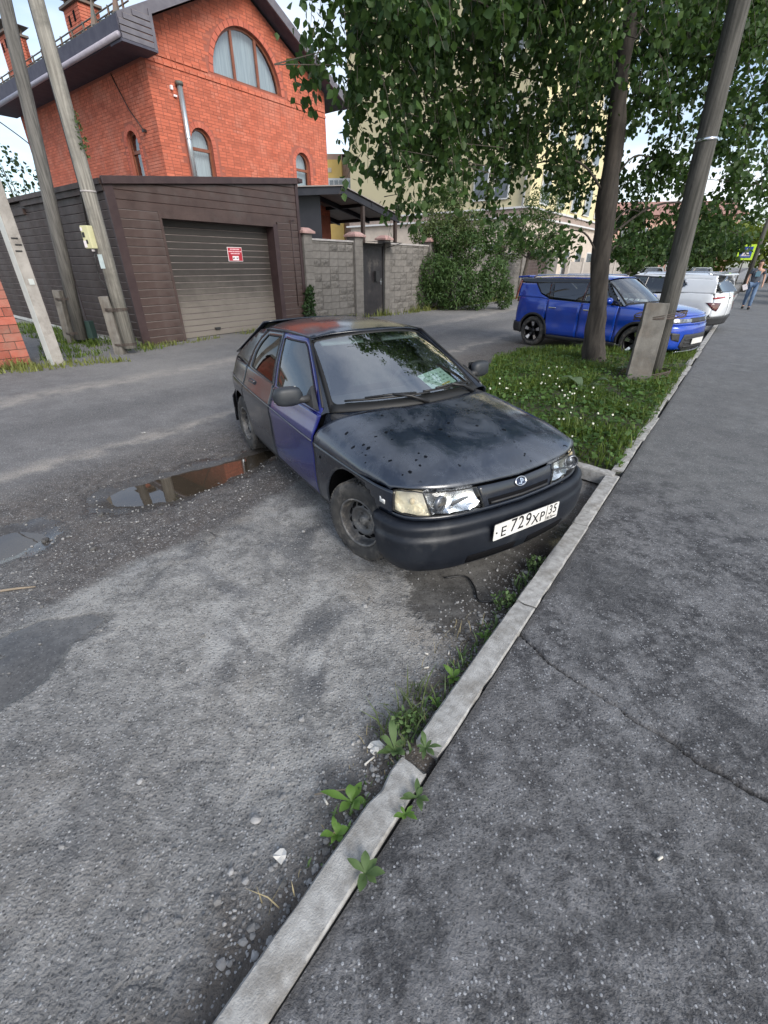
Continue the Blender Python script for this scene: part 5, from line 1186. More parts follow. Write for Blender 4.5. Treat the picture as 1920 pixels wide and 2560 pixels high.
chimb = mat('chimney_brick', (.40, .10, .06), (.47, .15, .09), 5, .85, rnd=.1, bmp=.3)
for (t, d0, d1, z1) in ((.85, 3.95, 4.95, 8.72), (.55, 8.9, 9.6, 8.95)):
    C_ = bpy.data.objects.new('chimney', None); link(C_, HS); w = .62; zb = 7.0; z = zb
    b = MB(); b.box2((t-.3, d0+.01, zb), (t+.3, d1-.01, z1)); b.build('chimney_core', mort_h, C_)
    b = MB(); rr = random.Random(3); z = 7.6
    while z < z1-.05:
        u = d0-(.12 if int(z*20) % 2 else 0)
        while u < d1:
            a_, e_ = max(u, d0), min(u+.24, d1)
            if e_-a_ > .04: b.box2((t-.31, a_, z), (t-.28, e_, z+.066))
            u += .25
        for x0 in (t-.31, t-.06): b.box2((x0, d0-.006, z), (x0+.24, d0+.02, z+.066)); b.box2((t+.19, d0-.006, z), (t+.31, d0+.02, z+.066))
        z += .0785
    b.build('chimney_bricks', chimb, C_)
    b = MB(); b.box(((t), (d0+d1)/2, z1+.03), (.78, d1-d0+.16, .06)); b.box((t, (d0+d1)/2, z1+.34), (.92, d1-d0+.30, .12), taper=.35)
    for sx in (-.25, .25):
        for dd in (d0+.12, d1-.12): b.box((t+sx, dd, z1+.17), (.05, .05, .24))
    b.build('chimney_cap', MATS['copper_finial'], C_)
    b = MB(); b.box((t-.312, (d0+d1)/2-.15, z1-.25), (.012, .12, .24)); b.box((t-.312, (d0+d1)/2+.2, z1-.30), (.012, .12, .24)); b.build('flue_opening', dark_m, C_)
# stainless flue on the front, lamp and cable bits
zinc = mat('zinc_pipe', (.42, .47, .50), (.52, .57, .60), 4, .32, metal=.7)
b = MB(); b.tube([(.86, -.10, 3.6), (.86, -.10, 6.25)], .075, 14); b.build('flue_pipe', zinc, HS, True)
b = MB(); b.tube([(.86, -.10, 6.25), (.86, -.10, 6.33)], .11, 12); b.build('flue_cap', MATS['copper_finial'], HS, True)
b = MB(); b.tube([(.86, -.10, 5.05), (.86, -.10, 5.08)], .085, 12); b.build('flue_band', zinc, HS, True)
b = MB(); b.box((.62, -.05, 6.16), (.07, .08, .10)); b.build('security_lamp', wht_s, HS, bevel=.01); b = MB(); b.box((.70, -.05, 6.0), (.10, .05, .05)); b.build('cable_clip', wht_s, HS, bevel=.01)
b = MB(); b.tube([(-.03, .70, 5.20), (-.05, 1.25, 5.75), (-.03, 1.70, 6.35), (-.02, 1.9, 6.65)], .014, 5); b.build('wall_cable', MATS['wiper_black'], HS, True); b = MB(); b.box((-.05, .66, 5.2), (.10, .10, .06)); b.build('cable_bracket', MATS['wiper_black'], HS)
# ================================================================== plants and poles
def leaf_mat(name, col, col2, rough=.45, tr=.35, rnd=.25):
    m = bpy.data.materials.new(name); m.use_nodes = True; nt = m.node_tree; nt.nodes.clear(); MATS[name] = m
    out = _n(nt, 'ShaderNodeOutputMaterial'); p = _n(nt, 'ShaderNodeBsdfPrincipled'); t = _n(nt, 'ShaderNodeBsdfTranslucent'); mx = _n(nt, 'ShaderNodeMixShader')
    g = _n(nt, 'ShaderNodeNewGeometry'); r = g.outputs['Random Per Island']; c = mixrgb(nt, r, col, col2)
    hs = _n(nt, 'ShaderNodeHueSaturation'); nt.links.new(math_(nt, 'MULTIPLY_ADD', math_(nt, 'FRACT', math_(nt, 'MULTIPLY', r, 17.3)), 2*rnd, 1-rnd), hs.inputs['Value']); nt.links.new(c, hs.inputs['Color'])
    nt.links.new(hs.outputs[0], p.inputs['Base Color']); p.inputs['Roughness'].default_value = rough; p.inputs['Specular IOR Level'].default_value = .28; nt.links.new(mixrgb(nt, .5, hs.outputs[0], (col2[0]*1.5, col2[1]*1.5, col2[2]*.7)), t.inputs[0])
    mx.inputs[0].default_value = tr; nt.links.new(p.outputs[0], mx.inputs[1]); nt.links.new(t.outputs[0], mx.inputs[2]); nt.links.new(mx.outputs[0], out.inputs[0])
    return m
LEAF_OV = (np.array([(0, 0, 0), (-.40, .34, .05), (.40, .34, .05), (0, .45, -.06), (0, 1.0, -.12), (-.27, .68, .0), (.27, .68, .0)]), [(0, 2, 3), (0, 3, 1), (3, 2, 6), (3, 5, 1), (3, 6, 4), (3, 4, 5)])
LEAF_NAR = (np.array([(0, 0, 0), (-.20, .40, .03), (.20, .40, .03), (0, .45, -.04), (0, 1.0, -.1)]), [(0, 2, 3), (0, 3, 1), (3, 2, 4), (3, 4, 1)])
def leaves(name, P, size, D, rng, m, parent=None, shape=LEAF_OV, wide=1.0, flat=None):
    """leaf-sized faces at P (n,3), pointing along D (n,3); one mesh"""
    T_, F_ = shape; n = len(P); D = D/np.linalg.norm(D, axis=1)[:, None]
    R_ = rng.normal(size=(n, 3)) if flat is None else np.tile(np.array(flat, float), (n, 1))+rng.normal(size=(n, 3))*.35
    X_ = np.cross(D, R_); X_ /= np.linalg.norm(X_, axis=1)[:, None]+1e-9; N_ = np.cross(X_, D)
    s = np.asarray(size).reshape(-1, 1, 1); V = P[:, None, :]+s*(T_[None, :, 0:1]*wide*X_[:, None, :]+T_[None, :, 1:2]*D[:, None, :]+T_[None, :, 2:3]*N_[:, None, :])
    k = len(T_); V = V.reshape(-1, 3); F = (np.arange(n)[:, None, None]*k+np.array(F_)[None]).reshape(-1, 3)
    me = bpy.data.meshes.new(name); me.vertices.add(len(V)); me.vertices.foreach_set('co', V.ravel()); me.loops.add(F.size); me.loops.foreach_set('vertex_index', F.ravel().astype(np.int32)); me.polygons.add(len(F)); me.polygons.foreach_set('loop_start', np.arange(0, F.size, 3)); me.polygons.foreach_set('use_smooth', np.ones(len(F), bool)); me.update(calc_edges=True); me.materials.append(m)
    return link(bpy.data.objects.new(name, me), parent)
def blob_points(rng, c, r, n, shell=.35):
    d = rng.normal(size=(n, 3)); d /= np.linalg.norm(d, axis=1)[:, None]; rr = (shell+(1-shell)*rng.rand(n))**(1/2.0)
    return np.array(c)+d*rr[:, None]*np.array(r)
def droop(rng, n, down=1.0, spread=.7): return np.stack([rng.normal(size=n)*spread, rng.normal(size=n)*spread, -down+rng.normal(size=n)*spread*.5], 1)
bark = mat('tree_bark', (.032, .027, .023), (.075, .064, .054), 5, .95, bmp=1.0, bsc=14, stretch=(3, 3, .5)); twig_m = mat('twig_bark', (.045, .038, .030), (.07, .06, .048), 8, .9)  # bark darkened: the trunk's backlit look is put into the colour
# ---------------------------------------------------------------- the big tree on the verge
poplar = leaf_mat('poplar_leaf', (.024, .056, .020), (.068, .122, .034), .5, .40)
CL = [(-0.68, 6.0, 3.57, .55), (-.47, 6.2, 3.32, .65), (-.37, 6.4, 2.89, .55), (-.26, 6.4, 2.55, .4), (-.02, 6.6, 2.25, .22), (-.1, 6.4, 3.75, .75), (.19, 6.8, 3.33, .75), (.46, 7.0, 2.91, .6), (.73, 7.2, 2.56, .4), (.7, 7.5, 4.02, .95), (1.27, 8.0, 3.68, .9), (1.22, 8.0, 3.02, .7), (1.74, 8.3, 2.62, .5), (1.78, 8.0, 4.28, .95), (2.09, 8.5, 3.53, .85), (2.41, 8.8, 2.89, .65), (2.99, 9.0, 2.24, .45), (2.34, 8.8, 2.05, .3), (.15, 6.0, 3.93, .8), (.78, 6.5, 4.14, .95), (1.5, 7.0, 4.38, .95), (2.37, 7.5, 4.33, .95), (3.13, 7.6, 4.36, .95), (4.75, 9.3, 4.85, .95), (5.5, 9.3, 4.47, .9), (3.16, 9.6, 4.16, .8), (4.2, 9.5, 4.1, .85), (4.7, 9.6, 3.3, .75), (4.62, 9.5, 2.57, .55), (5.2, 9.4, 3.5, .8), (5.8, 9.4, 3.75, .8), (5.75, 9.4, 2.66, .6), (6.3, 9.3, 2.95, .6), (5.55, 9.7, 2.27, .4), (4.57, 9.7, 2.01, .33), (6.6, 9.8, 2.28, .33), (3.71, 10.0, 3.33, .7), (-.21, 5.6, 3.79, .6), (.67, 7.4, 3.42, .6), (.2, 7.0, 2.83, .35), (1.76, 8.4, 3.18, .6), (3.1, 9.5, 3.2, .55), (3.3, 9.8, 4.8, .9), (2.8, 9.4, 3.8, .7), (5.1, 9.8, 5.3, .9), (6.3, 9.8, 4.3, .9), (6.1, 9.6, 5.1, .9), (4.3, 10.2, 4.9, .9), (6.9, 10.2, 3.4, .7), (4.9, 10.0, 2.5, .5)]
TOPC = [(.6, 6.6, 5.0, 1.0), (1.8, 7.2, 5.3, 1.2), (3.2, 7.8, 5.5, 1.3), (5.0, 10.0, 5.6, 1.2), (2.4, 9.0, 6.2, 1.4), (3.8, 9.6, 6.6, 1.5), (5.4, 9.8, 5.6, 1.3), (3.4, 9.0, 7.8, 1.4), (1.4, 8.6, 5.6, 1.2), (5.0, 11.0, 5.0, 1.3), (3.2, 11.0, 5.6, 1.4)]
def big_tree():
    T = thing('verge_tree', 'large leafy tree with a dark trunk and drooping branches on the grass verge', 'tree', (4.2, 9.14, 0))
    O = Vector((4.2, 9.14, 0)); rng = np.random.RandomState(11); pr = random.Random(4)
    tp = [(4.22, 9.14, -.1), (4.20, 9.14, .12), (4.12, 9.14, .5), (4.02, 9.14, 1.2), (3.90, 9.14, 2.0), (3.80, 9.14, 2.8), (3.74, 9.14, 3.6), (3.62, 9.14, 4.6), (3.58, 9.1, 6.0), (3.5, 9.1, 7.6)]
    trr = [.30, .235, .175, .150, .150, .145, .130, .115, .08, .03]
    pts = crom(tp, 5); rs = [float(np.interp(k/(len(pts)-1)*(len(tp)-1), range(len(tp)), trr)) for k in range(len(pts))]
    b = MB(); b.tube([Vector(p)-O for p in pts], rs, 16); tr = b.build('trunk', bark, T, True)
    for v in tr.data.vertices:      # bark ridges and knots
        ang = math.atan2(v.co.y, v.co.x); k_ = .012*math.sin(ang*9+v.co.z*3)+.013*pr.uniform(-1, 1)+.02*math.sin(v.co.z*4.1+ang*2)*math.sin(v.co.z*1.7); ctr_ = Vector(pts[min(len(pts)-1, v.index//16)])-O; dd = v.co-ctr_
        if dd.length > 1e-4: v.co += dd.normalized()*k_
    twigs = MB(); LP = []; LD = []; LS = []
    def trunk_at(z): 
        i = min(range(len(pts)), key=lambda q_: abs(pts[q_][2]-z)); return np.array(pts[i], float)
    for ci, (cx, cy, cz, r) in enumerate(CL+TOPC):
        r = r*.80 if ci < len(CL) else r; cx += .22 if cx < .3 and ci < len(CL) else 0; cz += .26 if cx < 2.7 and ci < len(CL) else 0
        top = ci >= len(CL); c = np.array((cx, cy, cz)); h0 = max(1.5, min(6.0, cz-.25-.10*np.hypot(cx-3.8, cy-9.1))); a_ = trunk_at(h0)
        m1 = a_*.55+c*.45+np.array([0, 0, .22+.05*np.hypot(*(c-a_)[:2])]); lp = crom([a_, m1, c+np.array([0, 0, .1*r]), c+(c-m1)*.35+np.array([0, 0, -.25*r])], 6)
        L = np.linalg.norm(c-a_)
        if ci in (16, 15, 27, 28, 34, 31) or (top and ci % 2): lb_ = MB(); lb_.tube([Vector(p)-O for p in lp], [lerp(.014+.0055*L, .004, k/(len(lp)-1)) for k in range(len(lp))], 6); lb_.build('limb', bark, T, True)
        nt_ = int(((11 if cx < 2.7 and cz < 3.75 else 17) if not top else 11)*(r/.6)**2)+4
        for k in range(nt_):
            d = rng.normal(size=3); d /= np.linalg.norm(d); st = c+d*r*rng.rand()**(1/2.4)*np.array([1, 1, .85]); st[2] += .12*r
            if k < nt_*.22: twigs.tube([Vector(lp[rng.randint(8, len(lp))])-O, Vector((c+st)/2+np.array([0, 0, .05]))-O, Vector(st)-O], [.006, .004, .003], 4, cap=False)
            ln_ = rng.uniform(.22, .52); hd = np.array([d[0]*.5, d[1]*.5, -.55-rng.rand()*.7]); hd /= np.linalg.norm(hd)
            twigs.tube([Vector(st)-O, Vector(st+hd*ln_*.5+np.array([0, 0, .03]))-O, Vector(st+hd*ln_)-O], [.0045, .0035, .002], 3, cap=False)
            n = rng.randint(20, 36)
            u = rng.rand(n)[:, None]; P = st+hd*ln_*u*.7+rng.normal(size=(n, 3))*.085; LP.append(P); LD.append(droop(rng, n, .85, .75)); LS.append(rng.uniform(.055, .115, n))
    # sprays of foliage bridging the limbs
    P = np.concatenate(LP)-np.array(O); D = np.concatenate(LD); S_ = np.concatenate(LS)
    ok = (P[:, 2] > .8); P, D, S_ = P[ok], D[ok], S_[ok]
    tw_ = twigs.build('twigs', twig_m, T); tw_['kind'] = 'stuff'
    leaves('crown', P, S_, D, rng, poplar, T)
    print('tree leaves', len(P))
big_tree()
# ---------------------------------------------------------------- generic shrubs and trees
def shrub(name, label, cat, loc, blobs, n, size, m, seed, shape=LEAF_OV, stems=6, down=.2, trunk=None, group=None, wide=1.0):
    T = thing(name, label, cat, loc, 0, group); rng = np.random.RandomState(seed); tot = sum(r[0]*r[1]*r[2] if False else (r[0]+r[1]+r[2])**2 for c, r in blobs); P = []
    for c, r in blobs: P.append(blob_points(rng, c, r, max(20, int(n*(r[0]+r[1]+r[2])**2/tot))))
    P = np.concatenate(P); P = P[P[:, 2] > .03]; D = rng.normal(size=P.shape)+np.array([0, 0, -down]); leaves('foliage' if not trunk else 'crown', P, rng.uniform(size*.6, size*1.25, len(P)), D, rng, m, T, shape, wide)
    b = MB()
    if trunk: b.tube([(0, 0, -.1), (trunk[1]*.3, 0, trunk[0]*.5), (trunk[1], 0, trunk[0])], [trunk[2], trunk[2]*.8, trunk[2]*.5], 8)
    for k in range(stems):
        c, r = blobs[k % len(blobs)]; e = np.array(c)+rng.normal(size=3)*np.array(r)*.35; s_ = np.array((rng.normal()*.12, rng.normal()*.12, 0)) if not trunk else np.array((trunk[1], 0, trunk[0]*.8)); mid = (s_+e)/2+rng.normal(size=3)*.12; b.tube([s_, mid, e], [.022, .014, .006] if not trunk else [trunk[2]*.4, trunk[2]*.25, .01], 5, cap=False)
    b.build('stems' if not trunk else 'trunk', twig_m, T)
    return T
bushl = leaf_mat('bush_leaf', (.040, .080, .022), (.075, .120, .035), .55, .3); bushm = leaf_mat('bush_leaf_mid', (.038, .082, .026), (.080, .130, .042), .55, .3); bushd = leaf_mat('bush_leaf_dark', (.022, .050, .018), (.045, .080, .028), .55, .25); youngl = leaf_mat('pale_leaf', (.085, .125, .045), (.12, .16, .065), .55, .35); brightl = leaf_mat('sunny_leaf', (.10, .15, .025), (.17, .21, .04), .55, .4)
shrub('fence_bush', 'big dense dark-green bush spilling over the masonry fence onto the road', 'bush', (3.2, 22.0, 0), [((-1.6, .1, .7), (.8, .7, .8)), ((-.9, 0, 1.5), (.9, .8, .8)), ((-.1, 0, 1.0), (1.0, .9, 1.1)), ((.9, -.1, .8), (.9, .8, .8)), ((1.7, .1, 1.3), (.7, .7, .9)), ((.5, .3, 2.4), (.8, .7, .8)), ((-.6, .3, 2.8), (.5, .5, .6)), ((1.5, .4, 2.8), (.5, .5, .7)), ((-2.2, .1, .45), (.45, .5, .45)), ((2.3, .2, .6), (.4, .5, .6))], 15000, .16, bushm, 1, LEAF_NAR, 10, .3)
shrub('tall_willow_bush', 'pale feathery young tree rising above the fence behind the dark bush', 'tree', (2.9, 22.7, 0), [((-.1, 0, 2.9), (1.3, .7, .8)), ((-.3, .1, 3.7), (.9, .6, .7)), ((.1, 0, 4.4), (.55, .4, .7)), ((.9, 0, 3.2), (.7, .5, .7)), ((-1.3, 0, 3.0), (.5, .4, .5))], 6500, .15, youngl, 2, LEAF_NAR, 14, .0)
shrub('garden_willow', 'green feathery tree behind the driveway gate left of the dark trunk', 'tree', (7.7, 27.6, 0), [((0, 0, 3.3), (1.5, 1.0, 1.1)), ((.6, 0, 4.5), (1.1, .8, .9)), ((-.9, 0, 2.6), (.9, .8, .7)), ((1.0, 0, 2.6), (.9, .8, .7))], 5200, .16, bushl, 3, LEAF_NAR, 8, .5, (2.6, .2, .12))
shrub('plot_sapling', 'thin bare-looking sapling at the left edge behind the garage side wall', 'tree', (-16.2, 24.0, 0), [((0, 0, 5.0), (1.3, .6, .9)), ((-.4, 0, 5.7), (.9, .5, .7)), ((.6, 0, 4.4), (.9, .5, .6))], 260, .17, bushd, 4, LEAF_OV, 16, .3, (3.8, .1, .06))
FT = [(33.0, 54, 6.0, 3.4, bushl, 'olive-green round tree far down the street above the parked white cars'), (37.6, 58, 5.6, 3.2, brightl, 'tall yellow-green sunlit tree at the far end of the pavement'), (41.0, 53, 6.2, 3.6, brightl, 'green tree behind the walking man at the right edge'), (44.5, 66, 7.5, 4.0, bushl, 'tall far tree rising highest at the right edge'), (27.5, 54, 5.2, 3.0, bushm, 'dark far tree behind the street fence near the white car')]
for k, (x, y, h, r, m, lb) in enumerate(FT):
    shrub('street_tree', lb, 'tree', (x, y, 0), [((0, 0, h*.55), (r, r*.8, h*.38)), ((r*.5, 0, h*.75), (r*.7, r*.6, h*.3)), ((-r*.5, 0, h*.62), (r*.7, r*.6, h*.3))], 2600, .42, m, 20+k, LEAF_OV, 4, .3, (h*.4, .1, .14), 'far street trees')
HG = [(20.6, 23.2, 'bright green hedge bush at the right edge beside the walking man'), (24.5, 28.6, 'second bright green hedge bush further along the pavement'), (29.0, 34.5, 'third hedge bush near the foot of the far lamp post')]
for k, (x, y, lb) in enumerate(HG): shrub('hedge_bush', lb, 'bush', (x, y, .05), [((0, 0, 1.0), (1.3, 1.6, 1.1)), ((.7, .6, 1.9), (1.1, 1.3, .9)), ((-.2, -.8, .7), (.8, .9, .7))], 2600, .20, brightl if k != 1 else bushl, 40+k, LEAF_OV, 5, .2, None, 'hedge along the pavement')
# ---------------------------------------------------------------- grass: many blades, nobody could count them
grassm = leaf_mat('grass_blade', (.050, .098, .018), (.135, .185, .040), .5, .38, .45); cloverm = leaf_mat('clover_leaf', (.042, .095, .024), (.085, .150, .038), .55, .3, .3); dryg = leaf_mat('dry_grass', (.22, .18, .10), (.34, .29, .18), .7, .2)
def in_poly(x, y, poly):
    c = np.zeros(x.shape, bool); n = len(poly)
    for i in range(n):
        (x0, y0), (x1, y1) = poly[i-1], poly[i]; t = ((y0 > y) != (y1 > y)) & (x < (x1-x0)*(y-y0)/((y1-y0) if abs(y1-y0) > 1e-12 else 1e-12)+x0); c ^= t
    return c
def grass(name, poly_xy, zf, dens, h, m, seed, label=None, wblade=.006, edge=0.0):
    rng = np.random.RandomState(seed); xs = [p[0] for p in poly_xy]; ys = [p[1] for p in poly_xy]; A_ = (max(xs)-min(xs))*(max(ys)-min(ys)); n = int(A_*dens)
    x = rng.uniform(min(xs), max(xs), n); y = rng.uniform(min(ys), max(ys), n); k = in_poly(x, y, poly_xy); x, y = x[k], y[k]
    cl = fbm(x*2.3, y*2.3, 3); k = rng.rand(len(x)) < .72+cl*2.4; x, y, cl = x[k], y[k], cl[k]; n = len(x)
    H_ = h*(.35+1.25*rng.rand(n)**1.6)*(1+2.2*cl); az = rng.rand(n)*6.283; lean = rng.uniform(.1, .9, n); z = zf(x, y)
    bx, by = np.cos(az), np.sin(az); px, py = -by, bx; w = wblade*(.6+.9*rng.rand(n)); V = np.zeros((n, 5, 3))
    for j, (t, wt) in enumerate(((0, 1), (0, -1), (.55, .8), (.55, -.8), (1.0, 0))):
        out_ = lean*H_*t*t*.9; V[:, j, 0] = x+bx*out_+px*w*wt; V[:, j, 1] = y+by*out_+py*w*wt; V[:, j, 2] = z+H_*t*(1-.25*lean*t)-.005
    F = (np.arange(n)[:, None, None]*5+np.array([(0, 1, 3), (0, 3, 2), (2, 3, 4)])[None]).reshape(-1, 3); V = V.reshape(-1, 3)
    me = bpy.data.meshes.new(name); me.vertices.add(len(V)); me.vertices.foreach_set('co', V.ravel()); me.loops.add(F.size); me.loops.foreach_set('vertex_index', F.ravel().astype(np.int32)); me.polygons.add(len(F)); me.polygons.foreach_set('loop_start', np.arange(0, F.size, 3)); me.update(calc_edges=True); me.materials.append(m)
    o = link(bpy.data.objects.new(name, me)); tag(o, label, 'grass', kind='stuff'); return o
VX = [tuple(sq(s, q)[:2]) for s, q in VERGE]
soil = mat('verge_soil', (.030, .034, .018), (.060, .062, .034), 5, .95, bmp=.6, bsc=25)
def zverge(x, y):
    s = (x-KO[0])*KS[0]+(y-KO[1])*KS[1]; q = (x-KO[0])*KQ[0]+(y-KO[1])*KQ[1]
    d = np.minimum(np.minimum(s-4.25, 12.8-s), 3.6-q); return .05+.07*np.clip(d/.5, 0, 1)*np.clip((q+.1)/.4, .3, 1)+.03*fbm(x*2, y*2, 3)
b = MB(); ss = np.linspace(4.25, 12.75, 44); vg = []
ob = [(4.33, 1.7), (5.6, 2.35), (7.43, 2.86), (9.3, 3.5), (10.4, 3.25), (11.7, 1.9), (12.7, .35)]
for s_ in ss:
    qm = float(np.interp(s_, [p[0] for p in ob], [p[1] for p in ob]))+.12
    for k in range(12): q_ = .02+(qm-.02)*k/11; p = sq(s_, q_); vg.append((p.x, p.y, float(zverge(p.x, p.y)) if 0 < k < 11 else (-.03 if k == 11 else .09)))
b.add(vg, [(i*12+k, (i+1)*12+k, (i+1)*12+k+1, i*12+k+1) for i in range(43) for k in range(11)]); tag(b.build('verge_soil', soil, None, True), kind='structure')
grass('verge_grass', VX, zverge, 1900, .10, grassm, 1, 'lush green grass on the verge under the leafy tree', .0055)
rng = np.random.RandomState(3); xs = [p[0] for p in VX]; ys = [p[1] for p in VX]; n = 15000; x = rng.uniform(min(xs), max(xs), n); y = rng.uniform(min(ys), max(ys), n); k = in_poly(x, y, VX); s_ = (x-KO[0])*KS[0]+(y-KO[1])*KS[1]; k &= rng.rand(n) < np.clip(1.5-(s_-4.3)/4.5, .1, 1); x, y = x[k], y[k]
P = np.stack([x, y, zverge(x, y)+rng.uniform(.03, .10, len(x))], 1); D = np.stack([rng.normal(size=len(x)), rng.normal(size=len(x)), rng.uniform(-.1, .5, len(x))], 1)
tag(leaves('verge_clover', P, rng.uniform(.035, .075, len(x)), D, rng, cloverm, None, LEAF_OV, 1.15, (0, 0, 1)), 'low broad clover leaves among the verge grass', 'clover', kind='stuff')
fl = MB(); pr = random.Random(8)
for c_, n_ in (((5.9, 1.95), 11), ((6.3, 1.25), 14), ((5.25, 1.0), 9), ((7.2, 1.7), 6), ((8.2, 1.9), 3), ((4.9, .75), 6), ((6.0, .6), 3), ((9.2, .6), 3)):
    for k in range(n_):
        p = sq(c_[0]+pr.gauss(0, .32), c_[1]+pr.gauss(0, .22)); z = float(zverge(p.x, p.y))+pr.uniform(.09, .15); fl.ico((p.x, p.y, z), pr.uniform(.010, .016), 1, jit=.2, rng=pr)
tag(fl.build('clover_flowers', mat('clover_white', (.62, .62, .50), (.70, .70, .60), 30, .8), None, False), 'tiny white clover flower heads dotted over the verge', 'flowers', kind='stuff')
# broad-leaved burdock-like plants
def rosette(name, label, cat, loc, n, L, w, m, seed, up=.5, group=None, shape=LEAF_OV):
    rng = np.random.RandomState(seed); T = thing(name, label, cat, loc, 0, group); parts = []
    for k in range(n):
        a = 2*math.pi*k/n+rng.uniform(-.5, .5); l = L*rng.uniform(.45, 1.2); ww = w*rng.uniform(.7, 1.2); u = up*rng.uniform(.3, 1.7); vs = []; fs = []; S_ = 7
        for i in range(S_+1):
            t = i/S_; wd = ww*math.sin(math.pi*min(1, max(0, (t-.16)/.84))**.8)**.9 if t > .16 else .004; zz_ = l*u*math.sin(t*1.9)*.62+.008; rr = l*t*(1-.12*u); wav = .12*wd*math.sin(i*2.1+k)
            for e, sx in ((-1, -1), (0, 0), (1, 1)): vs.append((rr*math.cos(a)-sx*wd*math.sin(a), rr*math.sin(a)+sx*wd*math.cos(a), zz_+(abs(sx)*wd*.30)+wav*sx))
        fs = [(i*3+j, i*3+j+1, i*3+4+j, i*3+3+j) for i in range(S_) for j in range(2)]; o = mobj('leaf', vs, fs, m, T, True)
    return T
weedl = leaf_mat('plantain_leaf', (.095, .19, .036), (.135, .24, .05), .45, .3, .15); weedd = leaf_mat('weed_leaf_dull', (.08, .145, .05), (.12, .18, .07), .6, .25, .2)
p = sq(7.15, 1.15); rosette('burdock', 'broad pale burdock leaves in the middle of the verge', 'plant', (p.x, p.y, .10), 6, .34, .11, leaf_mat('burdock_leaf', (.085, .135, .070), (.12, .165, .095), .6, .25, .1), 1, .7)
p = sq(9.0, .9); rosette('burdock', 'single broad-leaved plant close to the concrete pole stub', 'plant', (p.x, p.y, .12), 4, .26, .08, MATS['burdock_leaf'], 2, .5)
KW = [(.55, .185, 5, .135, .036, weedl, .45, 'bright plantain with big leaves on the road side of the nearest kerb stone'), (.43, .150, 5, .105, .026, weedl, .7, 'small upright plantain just below the big plantain beside the nearest kerb stone'), (.685, -.015, 6, .075, .020, weedd, .55, 'plantain seedling on the pavement side near the broken kerb joint'), (.61, -.012, 5, .062, .017, weedl, .5, 'smallest leafy seedling on the pavement edge by the nearest kerb stone'), (.395, -.006, 7, .10, .028, weedd, .6, 'dull green weed lying over the pavement edge of the nearest kerb stone'), (1.27, .155, 6, .115, .026, weedl, .75, 'bright yellow-green dandelion rosette beside the second kerb stone'), (1.10, .150, 4, .075, .018, weedl, .6, 'small green seedling between the dandelion and the grass tuft'), (1.63, .165, 5, .085, .020, weedl, .7, 'pale green weed by the second kerb joint'), (.80, .165, 7, .12, .030, weedd, .9, 'leafy weed filling the gap at the broken kerb joint'), (.86, .06, 7, .085, .020, weedd, .5, 'flat weed growing inside the broken kerb joint')]
for k, (s_, q_, n, L, w, m, up, lb) in enumerate(KW): p = sq(s_, q_); rosette('kerb_weed', lb, 'weed', (p.x, p.y, (float(zroad(p.x, p.y)) if q_ > .1 else .11)+.004), n+1, L*.78, w*.50, m, 60+k, up)
for k, (s_, q_, lb) in enumerate(((1.96, .19, 'bushy green weed against the kerb in front of the dark hatchback'), (2.45, .17, 'dark weed clump under the bumper corner beside the kerb'), (.93, .20, 'tangled leafy weed clump left of the broken kerb joint, below the grass tuft'))):
    p = sq(s_, q_); T = thing('kerb_shrub', lb, 'weed', (p.x, p.y, float(zroad(p.x, p.y)))); rg = np.random.RandomState(80+k); P = blob_points(rg, (0, 0, .045), (.075, .05, .05), 110); leaves('foliage', P, rg.uniform(.014, .032, len(P)), rg.normal(size=P.shape)+np.array([0, 0, .2]), rg, weedd, T, LEAF_OV, .8)
    b = MB()
    for j in range(6): e = P[j*7]; b.tube([(0, 0, -.01), (e[0]*.5, e[1]*.5, e[2]*.6), tuple(e)], .002, 4, cap=False)
    b.build('stems', twig_m, T)
zr = lambda x, y: zroad(x, y)
def gut_poly(s0, s1, q0, q1): return [tuple(sq(s0, q0)[:2]), tuple(sq(s1, q0)[:2]), tuple(sq(s1, q1)[:2]), tuple(sq(s0, q1)[:2])]
grass('kerb_grass_tuft', gut_poly(.82, 1.16, .125, .30), zr, 2400, .095, leaf_mat('tuft_blade', (.075, .115, .045), (.12, .15, .06), .55, .3), 5, 'tuft of grey-green grass in the gutter beside the second kerb stone', .0030)
grass('dry_gutter_straw', gut_poly(.62, 1.75, .125, .38), zr, 620, .050, dryg, 6, 'dry straw and stalks littering the gutter along the kerb', .0016)
grass('gutter_seedlings', gut_poly(.30, 2.6, .115, .21), zr, 1500, .045, weedd, 14, 'tiny green seedlings sprouting along the foot of the kerb', .005)
grass('near_gutter_straw', gut_poly(.05, .5, .12, .24), zr, 160, .09, dryg, 7, 'a few dry stalks beside the nearest kerb stone', .0016)
# grass beyond the road: garage side, garage front, foot of the fence, left brick pillar
gside = [tuple(gp(t, d)[:2]) for t, d in ((-.04, -.15), (-.04, 8.5), (-1.1, 8.5), (-1.2, 4.0), (-.9, 1.0), (-.5, -.9), (.15, -.75))]
grass('side_grass', gside, zr, 330, .11, grassm, 8, 'green grass strip along the left side wall of the garage', .010)
fl_ = [tuple(gp(t, d)[:2]) for t, d in ((-.2, -.02), (1.75, -.02), (2.2, -.22), (1.2, -.48), (-.3, -.60))]; yl = leaf_mat('yellow_grass', (.14, .165, .045), (.22, .24, .08), .6, .35)
grass('garage_foot_grass', fl_, zr, 420, .10, yl, 9, 'yellow-green weeds at the foot of the garage corner', .010)
grass('door_weeds', [tuple(gp(t, d)[:2]) for t, d in ((2.7, .1), (4.4, .1), (4.4, -.22), (2.9, -.3))], zr, 420, .13, yl, 10, 'weeds growing along the bottom of the roller door', .011)
